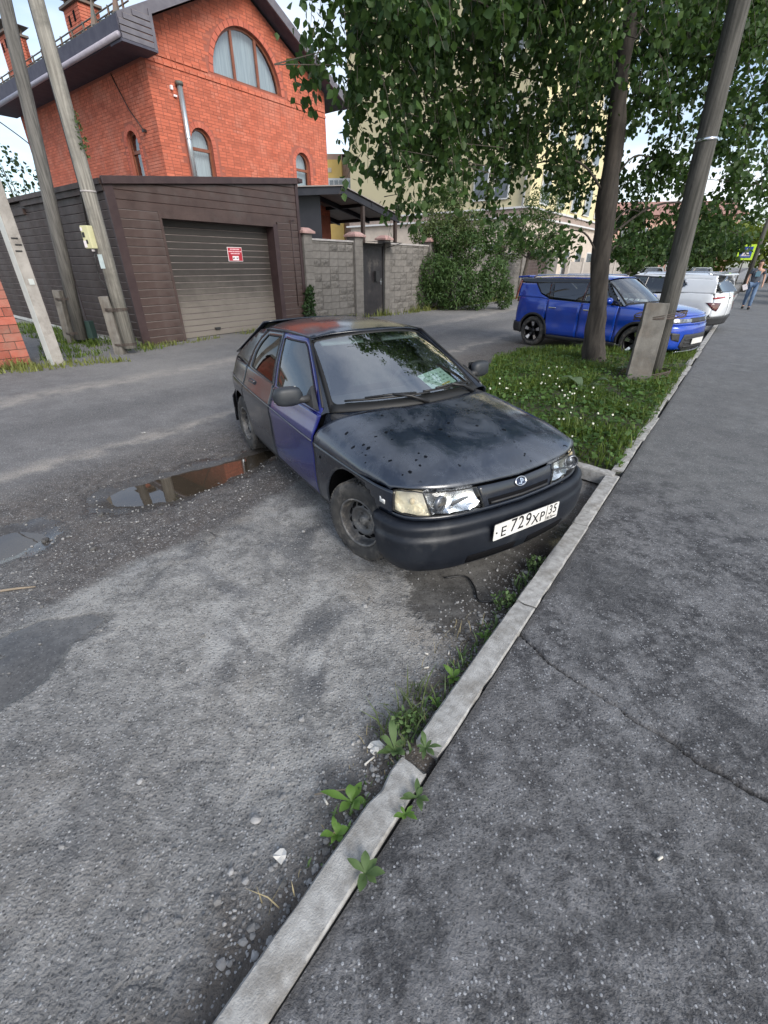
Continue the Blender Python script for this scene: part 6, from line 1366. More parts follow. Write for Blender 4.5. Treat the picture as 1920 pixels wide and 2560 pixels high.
grass('fence_foot_weeds', [tuple(gp(t, d)[:2]) for t, d in ((5.6, -.02), (24, -.02), (24, -.45), (10.2, -.55), (9.0, -.2), (5.6, -.35))], zr, 260, .20, yl, 11, 'ragged weeds along the foot of the block fence', .016)
grass('left_corner_weeds', [(-7.9, 8.3), (-6.9, 8.55), (-5.9, 9.45), (-5.35, 9.75), (-5.6, 10.1), (-6.4, 9.75), (-7.2, 9.35), (-8.2, 9.0)], zr, 420, .12, yl, 12, 'trampled yellow-green weeds in front of the left brick pillar', .013)
grass('plot_grass', [(-7.3, 9.6), (-6.5, 10.3), (-6.6, 11.0), (-7.5, 12.2), (-9.5, 13.5), (-8.4, 11.2), (-7.6, 10.2)], zr, 260, .12, grassm, 13, 'green grass between the left brick pillar and the garage side wall', .012)
tagp = [(5.9, -.13, 'ivy-like weed climbing the garage corner by the first fence pillar', 1.05)]
for t, d, lb, h in tagp: p = gp(t-.25, d); shrub('corner_weed', lb, 'weed', (p.x, p.y, 0), [((0, 0, .45), (.22, .16, .45)), ((.1, 0, .95), (.16, .14, .25))], 420, .11, bushd, 51, LEAF_OV, 5, .2)

# ---------------------------------------------------------------- poles
def roughen(o, amp, cuts=5, seed=0):
    bm = bmesh.new(); bm.from_mesh(o.data); bmesh.ops.subdivide_edges(bm, edges=bm.edges, cuts=cuts, use_grid_fill=True); rr = random.Random(seed)
    for v in bm.verts: v.co += Vector((rr.uniform(-amp, amp), rr.uniform(-amp, amp), rr.uniform(-amp, amp)))
    bm.to_mesh(o.data); bm.free(); return o
wood_p = mat('weathered_pole', (.16, .15, .13), (.31, .295, .26), 6, .9, bmp=.8, bsc=22, stretch=(5, 5, .25), dirt=(.13, .125, .11), dsc=2.2); wood_d = mat('dark_pole', (.085, .082, .076), (.18, .172, .158), 6, .9, bmp=.8, bsc=22, stretch=(5, 5, .25)); strap = mat('rusty_wire', (.055, .042, .036), (.085, .06, .048), 20, .7); stubm = mat('stub_concrete', (.12, .112, .10), (.20, .188, .168), 5, .9, bmp=.5, bsc=35, dirt=(.14, .12, .10), dsc=3)
def wire_wrap(parent, c, r, z, n=4, name='wire_strap'):
    b = MB()
    for k in range(n): b.tube([(c[0]+(r[0]+.006)*math.cos(a), c[1]+(r[1]+.006)*math.sin(a), z+k*.012+.01*math.sin(a+k)) for a in np.linspace(0, 2*math.pi, 21)], .006, 5, cap=False)
    return b.build(name, strap, parent)
# pole with meter box
T = thing('utility_pole', 'weathered wooden pole strapped to a concrete stub at the garage corner, carrying a meter box', 'pole', (-5.88, 10.72, 0)); 
b = MB(); b.tube([(0, 0, .12), (0, 0, 3), (-.01, 0, 6), (-.02, 0, 9.2)], [.145, .135, .12, .105], 14); b.build('shaft', wood_p, T, True)
b = MB(); b.box((-.235, -.02, .52), (.20, .22, 1.35)); roughen(b.build('concrete_stub', stubm, T), .006, 5, 4); wire_wrap(T, (-.10, 0), (.26, .165), .92); wire_wrap(T, (-.10, 0), (.26, .165), .2, 3)
b = MB(); b.tube([(.0, 0, 7.0), (0, 0, 7.03)], .128, 14); b.tube([(0, 0, 3.05), (0, 0, 3.08)], .142, 14); b.build('pole_band', cop, T, True)
mb = bpy.data.objects.new('meter_box', None); link(mb, T); mb.location = (-.15, -.17, 2.29); mb.rotation_euler = (0, 0, rad(-18)); ylw = mat('meter_box_yellow', (.52, .50, .28), (.60, .58, .36), 5, .5)
b = MB(); b.box((0, 0, 0), (.20, .13, .40)); b.build('box', ylw, mb, bevel=.012); b = MB(); b.box((-.05, -.068, .04), (.06, .006, .09)); b.box((.0, -.068, -.08), (.04, .006, .07)); b.build('meter_window', MATS['black_plastic'], mb); b = MB(); b.box((-.07, -.066, .14), (.05, .006, .06)); b.box((-.06, -.068, -.12), (.07, .006, .12)); b.build('torn_paper', wht_s, mb); b = MB(); b.tube([(.02, 0, -.2), (.02, 0, -.25)], .03, 10); b.build('cable_gland', wht_s, mb, True)
b = MB(); b.box((-.045, -.14, 1.86), (.11, .006, .26), 0, Matrix.Rotation(rad(-14), 3, 'Z')); b.build('paper_notice', mat('faded_notice', (.50, .58, .58), (.40, .48, .49), 7, .7), T)
b = MB(); b.tube([(-.13, -.15, 2.05), (-.20, -.10, 1.8), (-.19, -.12, 1.55), (-.11, -.13, 1.4), (-.14, -.03, .9)], .012, 6); b.build('cable', wiper_m, T, True)
b = MB(); b.tube([(-.16, .03, 9), (-.15, .02, 6), (-.15, .0, 3.2), (-.17, -.06, 2.5)], .016, 6); b.build('cable', wiper_m, T, True)
rg = np.random.RandomState(91); P = blob_points(rg, (.10, .02, 3.95), (.12, .12, .42), 260); leaves('moss_tuft', P, rg.uniform(.03, .08, len(P)), rg.normal(size=P.shape), rg, bushl, T, LEAF_NAR)
# rear pole leaning against the garage
T = thing('utility_pole', 'darker wooden pole leaning beside the garage side wall with a short concrete stub', 'pole', (-7.95, 12.25, 0)); b = MB(); b.tube([(0, 0, .1), (.28, 0, 3), (.62, 0, 6.4), (1.0, 0, 10)], [.15, .14, .125, .11], 14); b.build('shaft', wood_d, T, True); b = MB(); b.box((-.24, -.04, .55), (.16, .18, 1.4), 0, Matrix.Rotation(rad(5), 3, 'Y')); roughen(b.build('concrete_stub', stubm, T), .006, 5, 5); wire_wrap(T, (-.06, 0), (.27, .17), 1.05, 3); wire_wrap(T, (-.10, 0), (.24, .17), .25, 3)
b = MB(); b.box((.06, .26, .30), (.34, .22, .42)); b.build('cable_box', mat('green_box', (.03, .06, .055), rough=.6), T, bevel=.01)
# near concrete post, left edge
T = thing('concrete_post', 'slim whitewashed square concrete post at the left edge in front of the garage side', 'pole', (-6.78, 9.42, 0)); lw_ = mat('post_concrete', (.30, .28, .255), (.40, .375, .345), 5, .9, bmp=.4, bsc=40, dirt=(.22, .20, .18), dsc=4); ww_ = mat('whitewash', (.52, .55, .53), (.44, .47, .45), 4, .85, bmp=.3)
Mr = Matrix.Rotation(GANG+rad(8), 3, 'Z'); b = MB(); b.box((0, 0, 3.6), (.215, .205, 7.4), 0, Mr, .8); b.build('shaft', lw_, T, bevel=.015); q_ = Mr @ Vector((-.1085, 0, 0)); b = MB(); b.box((q_.x, q_.y, 3.6), (.006, .19, 7.4), 0, Mr, .8); b.build('whitewashed_face', ww_, T)
for k in range(3): c_ = Mr @ Vector((-.02+.03*(k % 2), -.106, 0)); b = MB(); b.box((c_.x, c_.y, 2.22-.10*k), (.11, .004, .022), 0, Mr); b.build('stencil_mark', trim_black, T)
c_ = Mr @ Vector((0.01, -.1045, 0)); b = MB(); b.box((c_.x, c_.y, 1.52), (.09, .004, .10), 0, Mr); b.build('pale_patch', ww_, T)
# right-hand leaning pole with concrete stub
dpole = mat('grey_pole', (.042, .041, .036), (.105, .100, .090), 6, .92, bmp=.8, bsc=22, stretch=(5, 5, .25))  # darker tone holds the leaning pole's backlit shade in its colour
T = thing('utility_pole', 'thick grey leaning pole wired to a concrete stub at the right of the verge', 'pole', (4.70, 7.90, 0)); b = MB(); b.tube([(.01, 0, -.05), (-.075, 0, 1.59), (-.15, 0, 2.73), (-.225, 0, 3.94), (-.27, 0, 5.0), (-.42, 0, 8)], [.142, .138, .132, .126, .12, .11], 16); b.build('shaft', dpole, T, True)
b = MB(); a0, a1 = Vector((-.425, -.36, -.05)), Vector((-.385, -.26, 1.27)); d = (a1-a0).normalized(); M3 = d.to_track_quat('Z', 'Y').to_matrix(); b.box((a0+a1)/2, (.36, .26, (a1-a0).length), 0, M3, .90); so = roughen(b.build('concrete_stub', stubm, T), .010, 7, 3); so.data.polygons.foreach_set('use_smooth', [True]*len(so.data.polygons)); so.data.set_sharp_from_angle(angle=rad(55)); so.modifiers.new('bv', 'BEVEL').width = .02
for z, f in ((1.08, .82), (.16, .1)):
    b = MB(); c0 = a0.lerp(a1, (z+.05)/1.35); pc = Vector((-.05, 0, z)); cc = (c0+pc)/2; ex = (c0-pc); 
    for k in range(5): b.tube([cc+Vector(((.385 if f > .5 else .40)*math.cos(t_), (.30 if f > .5 else .31)*math.sin(t_), k*.012+.02*math.sin(t_*2+k)+.05*math.cos(t_))) for t_ in np.linspace(0, 2*math.pi, 25)], .0075, 5, cap=False)
    b.build('wire_strap', strap, T)
b = MB(); b.tube([(-.187, 0, 3.30), (-.189, 0, 3.335)], .137, 16); b.build('steel_band', chrome, T, True)
# overhead wires, each a thing of its own
for k, (pts_, lb) in enumerate(((((-5.9, 10.7, 8.6), (-12, 13, 6.9), (-20, 17, 6.4)), 'overhead wire running left from the meter-box pole'), (((-11.5, 12.6, 6.6), (-9.4, 14.0, 4.85), (-8.7, 14.15, 4.25)), 'black cable crossing the sky at the left edge'))):
    b = MB(); b.tube(crom(pts_, 8), .014, 5); tag(b.build('overhead_wire', wiper_m, None, True), lb, 'wire')
# ================================================================== the two newer cars
cglass = glass('car_side_glass', (.10, .12, .12), .95, f0=.14); cwind = glass('car_windscreen', (.55, .66, .62), .95, f0=.22); amberm = mat('amber_lens', (.5, .2, .02), rough=.2)
def gloss(name, col, col2, metal=.25): return mat(name, col, col2, 3, .22, None, metal=metal, coat=1.0, bmp=0)
clad = mat('grey_cladding', (.022, .023, .025), (.03, .03, .032), 10, .6, bmp=.1, bsc=150); alloy = mat('polished_alloy', (.72, .73, .75), rough=.22, metal=1); rimdark = mat('dark_alloy', (.02, .02, .022), rough=.35, metal=.5); taill = mat('tail_lamp_red', (.35, .012, .016), (.22, .008, .012), 9, .12, coat=1); taild = mat('tail_lamp_dark', (.10, .008, .012), (.05, .006, .009), 9, .12, coat=1); headl = mat('led_headlamp', (.35, .37, .40), (.08, .085, .09), 14, .1, metal=.6, coat=1)
def suv(name, label, loc, yaw, pm, k):
    T = thing(name, label, 'car', loc, yaw); f, r = k['xf'], k['xr']; w = k['w']
    plan = [(f, 0), (f-.02, .3*w/.9), (f-.09, .6*w/.9), (f-.24, .79*w/.9), (f-.48, .865*w/.9), (f-.85, w), (.4, w), (-.5, w), (r+.75, w), (r+.32, .87*w/.9), (r+.12, .77*w/.9), (r+.035, .5*w/.9), (r+.005, .25), (r, 0)]
    sh = Shell(plan, [(.16, -.09), (.25, -.04), (.4, 0), (.62, -.012), (.80, .004), (.95, -.006), (1.06, -.03), (1.2, -.075)], k['front'], k['rear'], f-.6, f-.2, r+.55, r+.15)
    A, F = sh.ax, sh.ay; B = k['belt']; X = lambda pts: [(A(x), z) for x, z in pts]; hp = k['hip']
    def both(nm, pts, m, th=.012, off=0.0, S=None, step=.06):
        for mi in (False, True): trim(nm, dense(pts, .12), S or sh.skirt, step, .05, m, T, th, mirror=mi, off=off)
    R_, wx, aw = k['R'], k['wx'], k['R']+.055
    arF = arch(wx, R_, aw, 184, -4, 18); arR = arch(-wx, R_, aw, 184, -4, 18)
    xd = (.80, -.08, -.98)
    both('front_fender', X([(xd[0]+.006, .30)]+[p for p in arF if p[0] > xd[0]+.02]+[(f-.30, .40), (f-.33, .74), (f-.42, k['zn']), (f-.8, B(f-.8)-.01), (xd[0]+.006, B(xd[0])-.01)]), pm)
    both('front_door', X([(xd[0]-.006, .30), (xd[0]-.004, B(xd[0])-.01), (xd[1]+.006, B(xd[1])-.01), (xd[1]+.006, .30)]), pm)
    both('rear_door', X([(xd[1]-.006, .30), (xd[1]-.006, B(xd[1])-.01), (xd[2]+.006, B(xd[2])-.01), (xd[2]+.02, .80)]+[p for p in arR if p[0] > xd[2]+.03][::-1]+[(-.86, .30)]), pm)
    both('rear_quarter', X([(xd[2]-.004, B(xd[2])-.01), (xd[2]+.008, .80)]+[p for p in arR if p[0] < xd[2]+.01][::-1]+[(r+.30, .40), (r+.14, .60), (r+.16, 1.0), (r+.2, 1.12), (-1.4, B(-1.4))]), pm)
    both('sill', X([(wx-aw-.02, .20), (wx-aw-.02, .295), (-wx+aw+.02, .295), (-wx+aw+.02, .20)]), clad, off=.008)
    for cx in (wx, -wx):
        for mi in (False, True):
            inn = arch(cx, R_, aw-.005, 186, -6, 22); out_ = arch(cx, R_, aw+.045, 186, -6, 22); trim('arch_trim', X(out_)+X(inn)[::-1], sh.skirt, .03, .03, clad, T, .012, mirror=mi, off=.008)
        for sg in (-1, 1):
            b = MB(); n = 14; vs = []
            for q_ in range(n+1):
                a = rad(190-200*q_/n)
                for y in (.55, w-.03): vs.append((cx+aw*math.cos(a), sg*y, R_+aw*math.sin(a)))
            b.add(vs, [(2*q_, 2*q_+1, 2*q_+3, 2*q_+2) for q_ in range(n)]); b.build('wheel_arch_liner', dark_m, T)
            wheel_mesh(T, 'wheel', R_, .215, R_*.70, 'alloy', sg, dict(tyre=tyre_m, rimdark=rimdark, dark=dark_m, alloy=alloy), 0, (cx, sg*(w-.125), R_))
    # nose
    fb = [(-A(f-.32), .26), (-A(f-.36), .72), (A(f-.36), .72), (A(f-.32), .26)]
    trim('front_bumper', dense(fb, .1), sh.skirt, .08, .05, pm, T, .012)
    lg = [(F(-.34), .20), (F(.34), .20), (F(.58), .34), (F(.50), .56), (F(-.50), .56), (F(-.58), .34)]; g_ = trim('lower_grille', dense(lg, .08), sh.skirt, .05, .05, clad, T, .01, off=.012)
    trim('bumper_blade', rpoly([(F(-.62), .20), (F(.62), .20), (F(.58), .245), (F(-.58), .245)], .01), sh.skirt, .06, .03, alloy, T, .01, off=.03)
    for z in (.31, .38, .45): trim('grille_bar', [(F(-.46), z), (F(.46), z), (F(.46), z+.025), (F(-.46), z+.025)], sh.skirt, .06, .03, trim_black, g_, .006, off=.022)
    nz0 = k['zn']; both('headlamp', [(F(-.34), nz0-.115), (F(-.80), nz0-.14), (A(f-.48), nz0-.10), (A(f-.50), nz0-.03), (F(-.78), nz0-.045), (F(-.34), nz0-.055)], headl, .01, .006)
    trim('upper_grille', [(F(-.34), nz0-.13), (F(.34), nz0-.13), (F(.36), nz0-.04), (F(-.36), nz0-.04)], sh.skirt, .06, .03, trim_black, T, .01, off=.004)
    both('fog_recess', rpoly([(F(-.60), .42), (F(-.74), .46), (F(-.78), .60), (F(-.62), .58)], .02), trim_black, .006, .008)
    P = MB(); P.box((f+.03, 0, .42), (.012, .52, .112)); P.build('number_plate', plate_white, T, bevel=.003)
    nose = [(-A(f-.42), .72), (-A(f-.46), nz0), (A(f-.46), nz0), (A(f-.42), .72)]; trim('nose_panel', dense(nose, .1), sh.skirt, .08, .05, pm, T, .010, off=-.003)
    # bonnet
    def hood(s_, t_):
        t_ = max(-1, min(1, t_)); fq = 1-(1-abs(t_))**1.5; xb = lerp(k['wb'][0]+.02, k['wb'][0]-.22, fq**2); yF = .80*w/.9*fq; a_ = F(-yF); p = sh.skirt(a_, nz0); xx = lerp(xb, p[0], s_); ww = lerp(w-.045, .80*w/.9, s_**1.6); y = ww*fq; zc_ = lerp(B(k['wb'][0]-.2)-.012, nz0-.002, s_); zt_ = k['hz'](s_); z = zc_+(zt_-zc_)*max(0, 1-fq**3.2)**.5
        return (xx, -y if t_ >= 0 else y, z)
    trim('bonnet', [(0, -1), (1, -1), (1, 1), (0, 1)], hood, .06, .07, pm, T, .012)
    # glasshouse
    def W(u, v):
        au = abs(u); (xb, yb, zb), (xt, yt, zt) = k['wb'], k['wt']; return (lerp(xb-.24*au**2.2, xt-.14*au**2.2, v), -lerp(yb*u, yt*u, v), lerp(zb-.03*au**2, zt-.04*au**2.2, v)+.02*math.sin(math.pi*v))
    trim('windscreen', rpoly([(-.97, .04), (.97, .04), (.97, .97), (-.97, .97)], .06), W, .1, .1, cwind, T, 0)
    for pl in ([(-1, 0), (-.95, 0), (-.95, 1), (-1, 1)], [(.95, 0), (1, 0), (1, 1), (.95, 1)], [(-1, 0), (1, 0), (1, .05), (-1, .05)]): trim('windscreen_seal', dense(pl, .1), W, .1, .05, seal_m, T, .006, off=.002)
    zt0 = k['gz1']
    def G(x, z):
        yb = -sh.skirt(A(max(min(x, .9), r+.25)), B(x))[1]; t = (z-B(x))/(zt0-B(x)); return (x, -(lerp(yb-.004, k['gy'], t)+.015*math.sin(math.pi*min(1, max(0, t)))), z)
    both('front_window', k['fw'], cglass, 0, 0, G); both('rear_window', k['rw'], cglass, 0, 0, G)
    if k.get('qw'): both('quarter_window', k['qw'], cglass, 0, .002, G)
    (xb, yb, zb), (xt, yt, zt) = k['wb'], k['wt']
    blackp = mat('gloss_black', (.012, .012, .013), rough=.15, coat=1) if 'gloss_black' not in MATS else MATS['gloss_black']
    for nm, pl in k['pillars']: both(nm, pl, pm if nm.startswith('body') else blackp, .012, .003, G)
    for sg in (-1, 1):
        b = MB(); vs = []; n = 10
        for j in range(n+1):
            v = j/n; p = W(1, v); q_ = G(lerp(xb-.22, xt-.12, v), lerp(B(.8), zt0, v)); vs += [(p[0], p[1]*sg, p[2]), (q_[0], (q_[1]-.004)*sg, q_[2])]
        b.add(vs, [(2*j, 2*j+1, 2*j+3, 2*j+2) for j in range(n)]); b.build('windscreen_pillar', blackp if k['blackA'] else pm, T, True)
        b = MB(); b.ico((.62, sg*(w+.10), B(.6)+.08), (.075, .12, .075), 2); mo = b.build('wing_mirror', pm, T, True); b = MB(); b.tube([(.62, sg*(w-.08), B(.6)+.02), (.62, sg*(w+.03), B(.6)+.05)], .03, 6); b.build('mirror_arm', trim_black, mo, True)
        for x in (.10, -.80):
            b = MB(); y = sh.wx(x, .90); b.box((x, sg*(y+.008), k['hh']), (.19, .03, .032)); b.build('door_handle', chrome, T, bevel=.01)
        b = MB(); b.tube([(xt-.3, sg*(k['gy']-.02), zt0+.02), (xt-.4, sg*(k['gy']-.02), zt0+.075), (r+.55, sg*(k['gy']-.02), zt0+.070), (r+.42, sg*(k['gy']-.02), zt0+.01)], .014, 6); b.build('roof_rail', alloy, T, True)
    rzt = k['roofz']
    def Rf(x, y): return (x, y, rzt(x)-.07*abs(y/k['gy'])**3.5)
    rp = [(xt-.14*abs(u)**2.2+.01, k['gy']*u) for u in np.linspace(-1, 1, 13)]+[(k['rb'][1][0]+.0, k['gy']*.97*u) for u in np.linspace(1, -1, 9)]; trim('roof', dense(rp, .12), Rf, .08, .06, pm, T, .012)
    # tail
    (x0, y0, z0), (x1, y1, z1) = k['rb']
    hatch = bil((x0, -y0, z0), (x0, y0, z0), (x1, y1, z1), (x1, -y1, z1), .03)
    trim('tailgate_window', rpoly([(.05, .04), (.95, .04), (.97, .97), (.03, .97)], .05), hatch, .1, .1, k.get('rg', cglass), T, 0, off=.006)
    ringpatch('tailgate_frame', [(0, 0), (1, 0), (1, 1), (0, 1)], [(.05, .04), (.95, .04), (.97, .97), (.03, .97)], hatch, blackp, T, .012)
    b = MB(); b.box((x1-.12, 0, rzt(x1)-.012), (.34, 2*y1+.04, .045), 0, Matrix.Rotation(rad(-4), 3, 'Y')); b.build('roof_spoiler', pm, T, bevel=.015)
    tl = sh.ary(0); D = lambda y: sh.ary(y)
    for mi in (False, True):
        trim('tail_panel', dense([(D(.80*w/.9), .50), (D(.80*w/.9), z0-.01), (tl, z0-.01), (tl, .50)], .1), sh.skirt, .08, .06, pm, T, .012, mirror=mi)
        trim('rear_bumper', dense([(A(r+.42), .30), (A(r+.42), .52), (tl, .52), (tl, .30)], .1), sh.skirt, .08, .06, k['rbm'], T, .02, mirror=mi, off=.035)
        for nm, pl, m_ in k['tail'](D, A, tl): trim(nm, dense(pl, .06), sh.skirt, .05, .05, m_, T, .012, mirror=mi, off=.010)
    b = MB(); b.box((r-.012, 0, k['pz']), (.02, .52, .112)); b.build('number_plate', plate_white, T, bevel=.003)
    b = MB(); b.lathe([(.05, 0), (.045, .008), (.03, .004), (.001, .004)], 20, Matrix.Translation((r-.008, 0, k['pz']+.20)) @ Matrix.Rotation(rad(-90), 4, 'Y')); b.build('badge', chrome, T, True)
    # insides
    b = MB(); b.box((0, 0, .5), (f-r-.7, 1.1, .5)); b.box((0, 0, .62), (1.5, 2*w-.12, .62)); b.box((r+.35, 0, .6), (.5, 1.4, .6)); b.box((f-.45, 0, .55), (.5, 1.3, .5)); b.build('underbody', dark_m, T)
    b = MB(); b.box((.72, 0, .98), (.5, 1.5, .12)); b.build('dashboard', int_m, T, bevel=.03)
    Ms = Matrix.Translation((.38, .38, 1.02)) @ Matrix.Rotation(rad(-65), 4, 'Y'); b = MB(); b.lathe([(.18+.016*math.cos(a), .016*math.sin(a)) for a in np.linspace(0, 2*math.pi, 9)[:-1]], 24, Ms, close=True); b.build('steering_wheel', int_m, T, True)
    for y in (-.38, .38):
        b = MB(); b.box((-.1, y, .62), (.5, .5, .16)); b.box((-.38, y, .95), (.14, .48, .62), 0, Matrix.Rotation(rad(-16), 3, 'Y')); b.box((-.46, y, 1.30), (.08, .24, .16)); b.build('front_seat', seat_m, T, bevel=.04)
    b = MB(); b.box((-1.1, 0, .95), (.14, 1.35, .6), 0, Matrix.Rotation(rad(-18), 3, 'Y')); b.build('rear_seat', seat_m, T, bevel=.04)
    return T
blue_p = gloss('blue_car_paint', (.003, .045, .38), (.004, .060, .46)); white_p = gloss('white_car_paint', (.66, .69, .72), (.70, .73, .76), 0.0)
SOUL = suv('parked_crossover', 'glossy blue boxy crossover parked behind the tree and pole', (5.25, 11.506, 0), rad(-52.5), blue_p, dict(xf=2.14, xr=-2.05, w=.90, R=.335, wx=1.30, zn=.90, hip=1.0, belt=Tab([(-2.1, 1.14), (-1.3, 1.10), (-.5, 1.07), (.4, 1.045), (1.0, 1.03), (1.6, .98)]),
    front=[(.16, -.10), (.35, 0), (.6, 0), (.78, -.03), (.90, -.08), (1.0, -.2)], rear=[(.2, -.06), (.4, 0), (.7, 0), (1.0, -.03), (1.15, -.07), (1.5, -.2)], wb=(1.12, .76, 1.08), wt=(.42, .62, 1.545), gz1=1.52, gy=.665, roofz=Tab([(.45, 1.555), (0, 1.595), (-.8, 1.60), (-1.5, 1.575), (-2.0, 1.54)]), hz=Tab([(0, 1.085), (.35, 1.06), (.7, 1.01), (.92, .95), (1, .905)]), hh=.905,
    fw=[(.62, 1.075), (-.02, 1.09), (-.05, 1.44), (.28, 1.46)], rw=[(-.10, 1.09), (-.84, 1.125), (-.96, 1.42), (-.10, 1.44)], qw=[(-.98, 1.14), (-1.20, 1.20), (-1.42, 1.40), (-1.05, 1.42)],
    pillars=[('centre_pillar', [(-.02, 1.06), (-.10, 1.06), (-.10, 1.50), (-.05, 1.50)]), ('pillar_strip', [(-.84, 1.11), (-.98, 1.12), (-1.06, 1.43), (-.95, 1.43)]), ('top_rail', [(.40, 1.455), (-1.55, 1.41), (-1.95, 1.42), (-1.95, 1.52), (.34, 1.52)]), ('body_pillar', [(-.95, 1.085), (-1.9, 1.10), (-1.93, 1.40), (-1.46, 1.40), (-1.22, 1.18)]), ('mirror_corner', [(.86, 1.02), (.62, 1.06), (.30, 1.46), (.40, 1.47)])],
    blackA=True, rb=((-2.0, .66, 1.16), (-1.83, .60, 1.54)), rbm=clad, pz=.80, tail=lambda D, A, tl: [('tail_lamp', [(D(.62), 1.02), (D(.80), .98), (A(-1.93), 1.10), (A(-1.95), 1.14), (D(.70), 1.16), (D(.62), 1.14)], taill)]))
b = MB()
for sg in (-1, 1): b.add([(-1.93, sg*.835, 1.02), (-2.02, sg*.74, 1.02), (-1.97, sg*.68, 1.45), (-1.88, sg*.735, 1.46)], [(0, 1, 2, 3)])
o = b.build('vertical_tail_lamp', taill, SOUL); o.modifiers.new('t', 'SOLIDIFY').thickness = .02
CRETA = suv('parked_suv', 'white compact SUV parked nose-in beyond the blue crossover, rear towards the pavement', (8.447, 15.489, 0), rad(130), white_p, dict(xf=2.15, xr=-2.15, w=.895, R=.335, wx=1.305, zn=.95, hip=1.0, belt=Tab([(-2.2, 1.14), (-1.3, 1.10), (-.5, 1.06), (.4, 1.04), (1.0, 1.03), (1.6, .99)]),
    front=[(.16, -.10), (.35, 0), (.7, 0), (.85, -.03), (.95, -.08), (1.0, -.15)], rear=[(.2, -.08), (.42, -.01), (.55, .03), (.70, .035), (.86, .02), (1.0, 0), (1.12, -.04)], wb=(1.10, .76, 1.08), wt=(.38, .62, 1.56), gz1=1.54, gy=.655, roofz=Tab([(.40, 1.57), (0, 1.615), (-.8, 1.625), (-1.5, 1.60), (-2.0, 1.56)]), hz=Tab([(0, 1.085), (.35, 1.07), (.7, 1.03), (.92, .99), (1, .955)]), hh=.92,
    fw=[(.62, 1.075), (-.02, 1.085), (-.05, 1.47), (.28, 1.49)], rw=[(-.10, 1.085), (-.98, 1.12), (-1.20, 1.30), (-1.02, 1.44), (-.10, 1.47)], qw=None,
    pillars=[('centre_pillar', [(-.02, 1.05), (-.10, 1.05), (-.10, 1.51), (-.05, 1.51)]), ('top_rail', [(.40, 1.485), (-.10, 1.475), (-1.02, 1.445), (-1.04, 1.47), (-.10, 1.51), (.34, 1.53)]), ('body_rail', [(.34, 1.525), (-1.04, 1.465), (-1.9, 1.44), (-1.9, 1.54), (.30, 1.54)]), ('body_pillar', [(-.98, 1.10), (-2.0, 1.10), (-1.93, 1.46), (-1.06, 1.46), (-1.22, 1.30)]), ('mirror_corner', [(.86, 1.02), (.62, 1.06), (.30, 1.48), (.40, 1.49)])],
    blackA=True, rb=((-2.10, .66, 1.14), (-1.74, .57, 1.55)), rbm=clad, pz=.80, tail=lambda D, A, tl: [('upper_tail_lamp', [(D(.36), .995), (D(.80), .965), (A(-1.98), .985), (A(-1.98), 1.005), (D(.72), 1.02), (D(.36), 1.03)], taill), ('lower_tail_lamp', [(D(.66), .66), (D(.77), .70), (D(.86), .88), (D(.52), .88)], taild)]))
# two more white cars far down the street
for k, (x, y, a, lb) in enumerate(((27.2, 43.0, 52, 'white estate car far off, parked facing this way beside the lamp post'), (27.0, 50.5, 50, 'small pale car furthest away down the street'))):
    c = copy_tree(CRETA); c.name = 'far_parked_car'; c['label'] = lb; c.location = (x, y, 0); c.rotation_euler = (0, 0, rad(a+180))

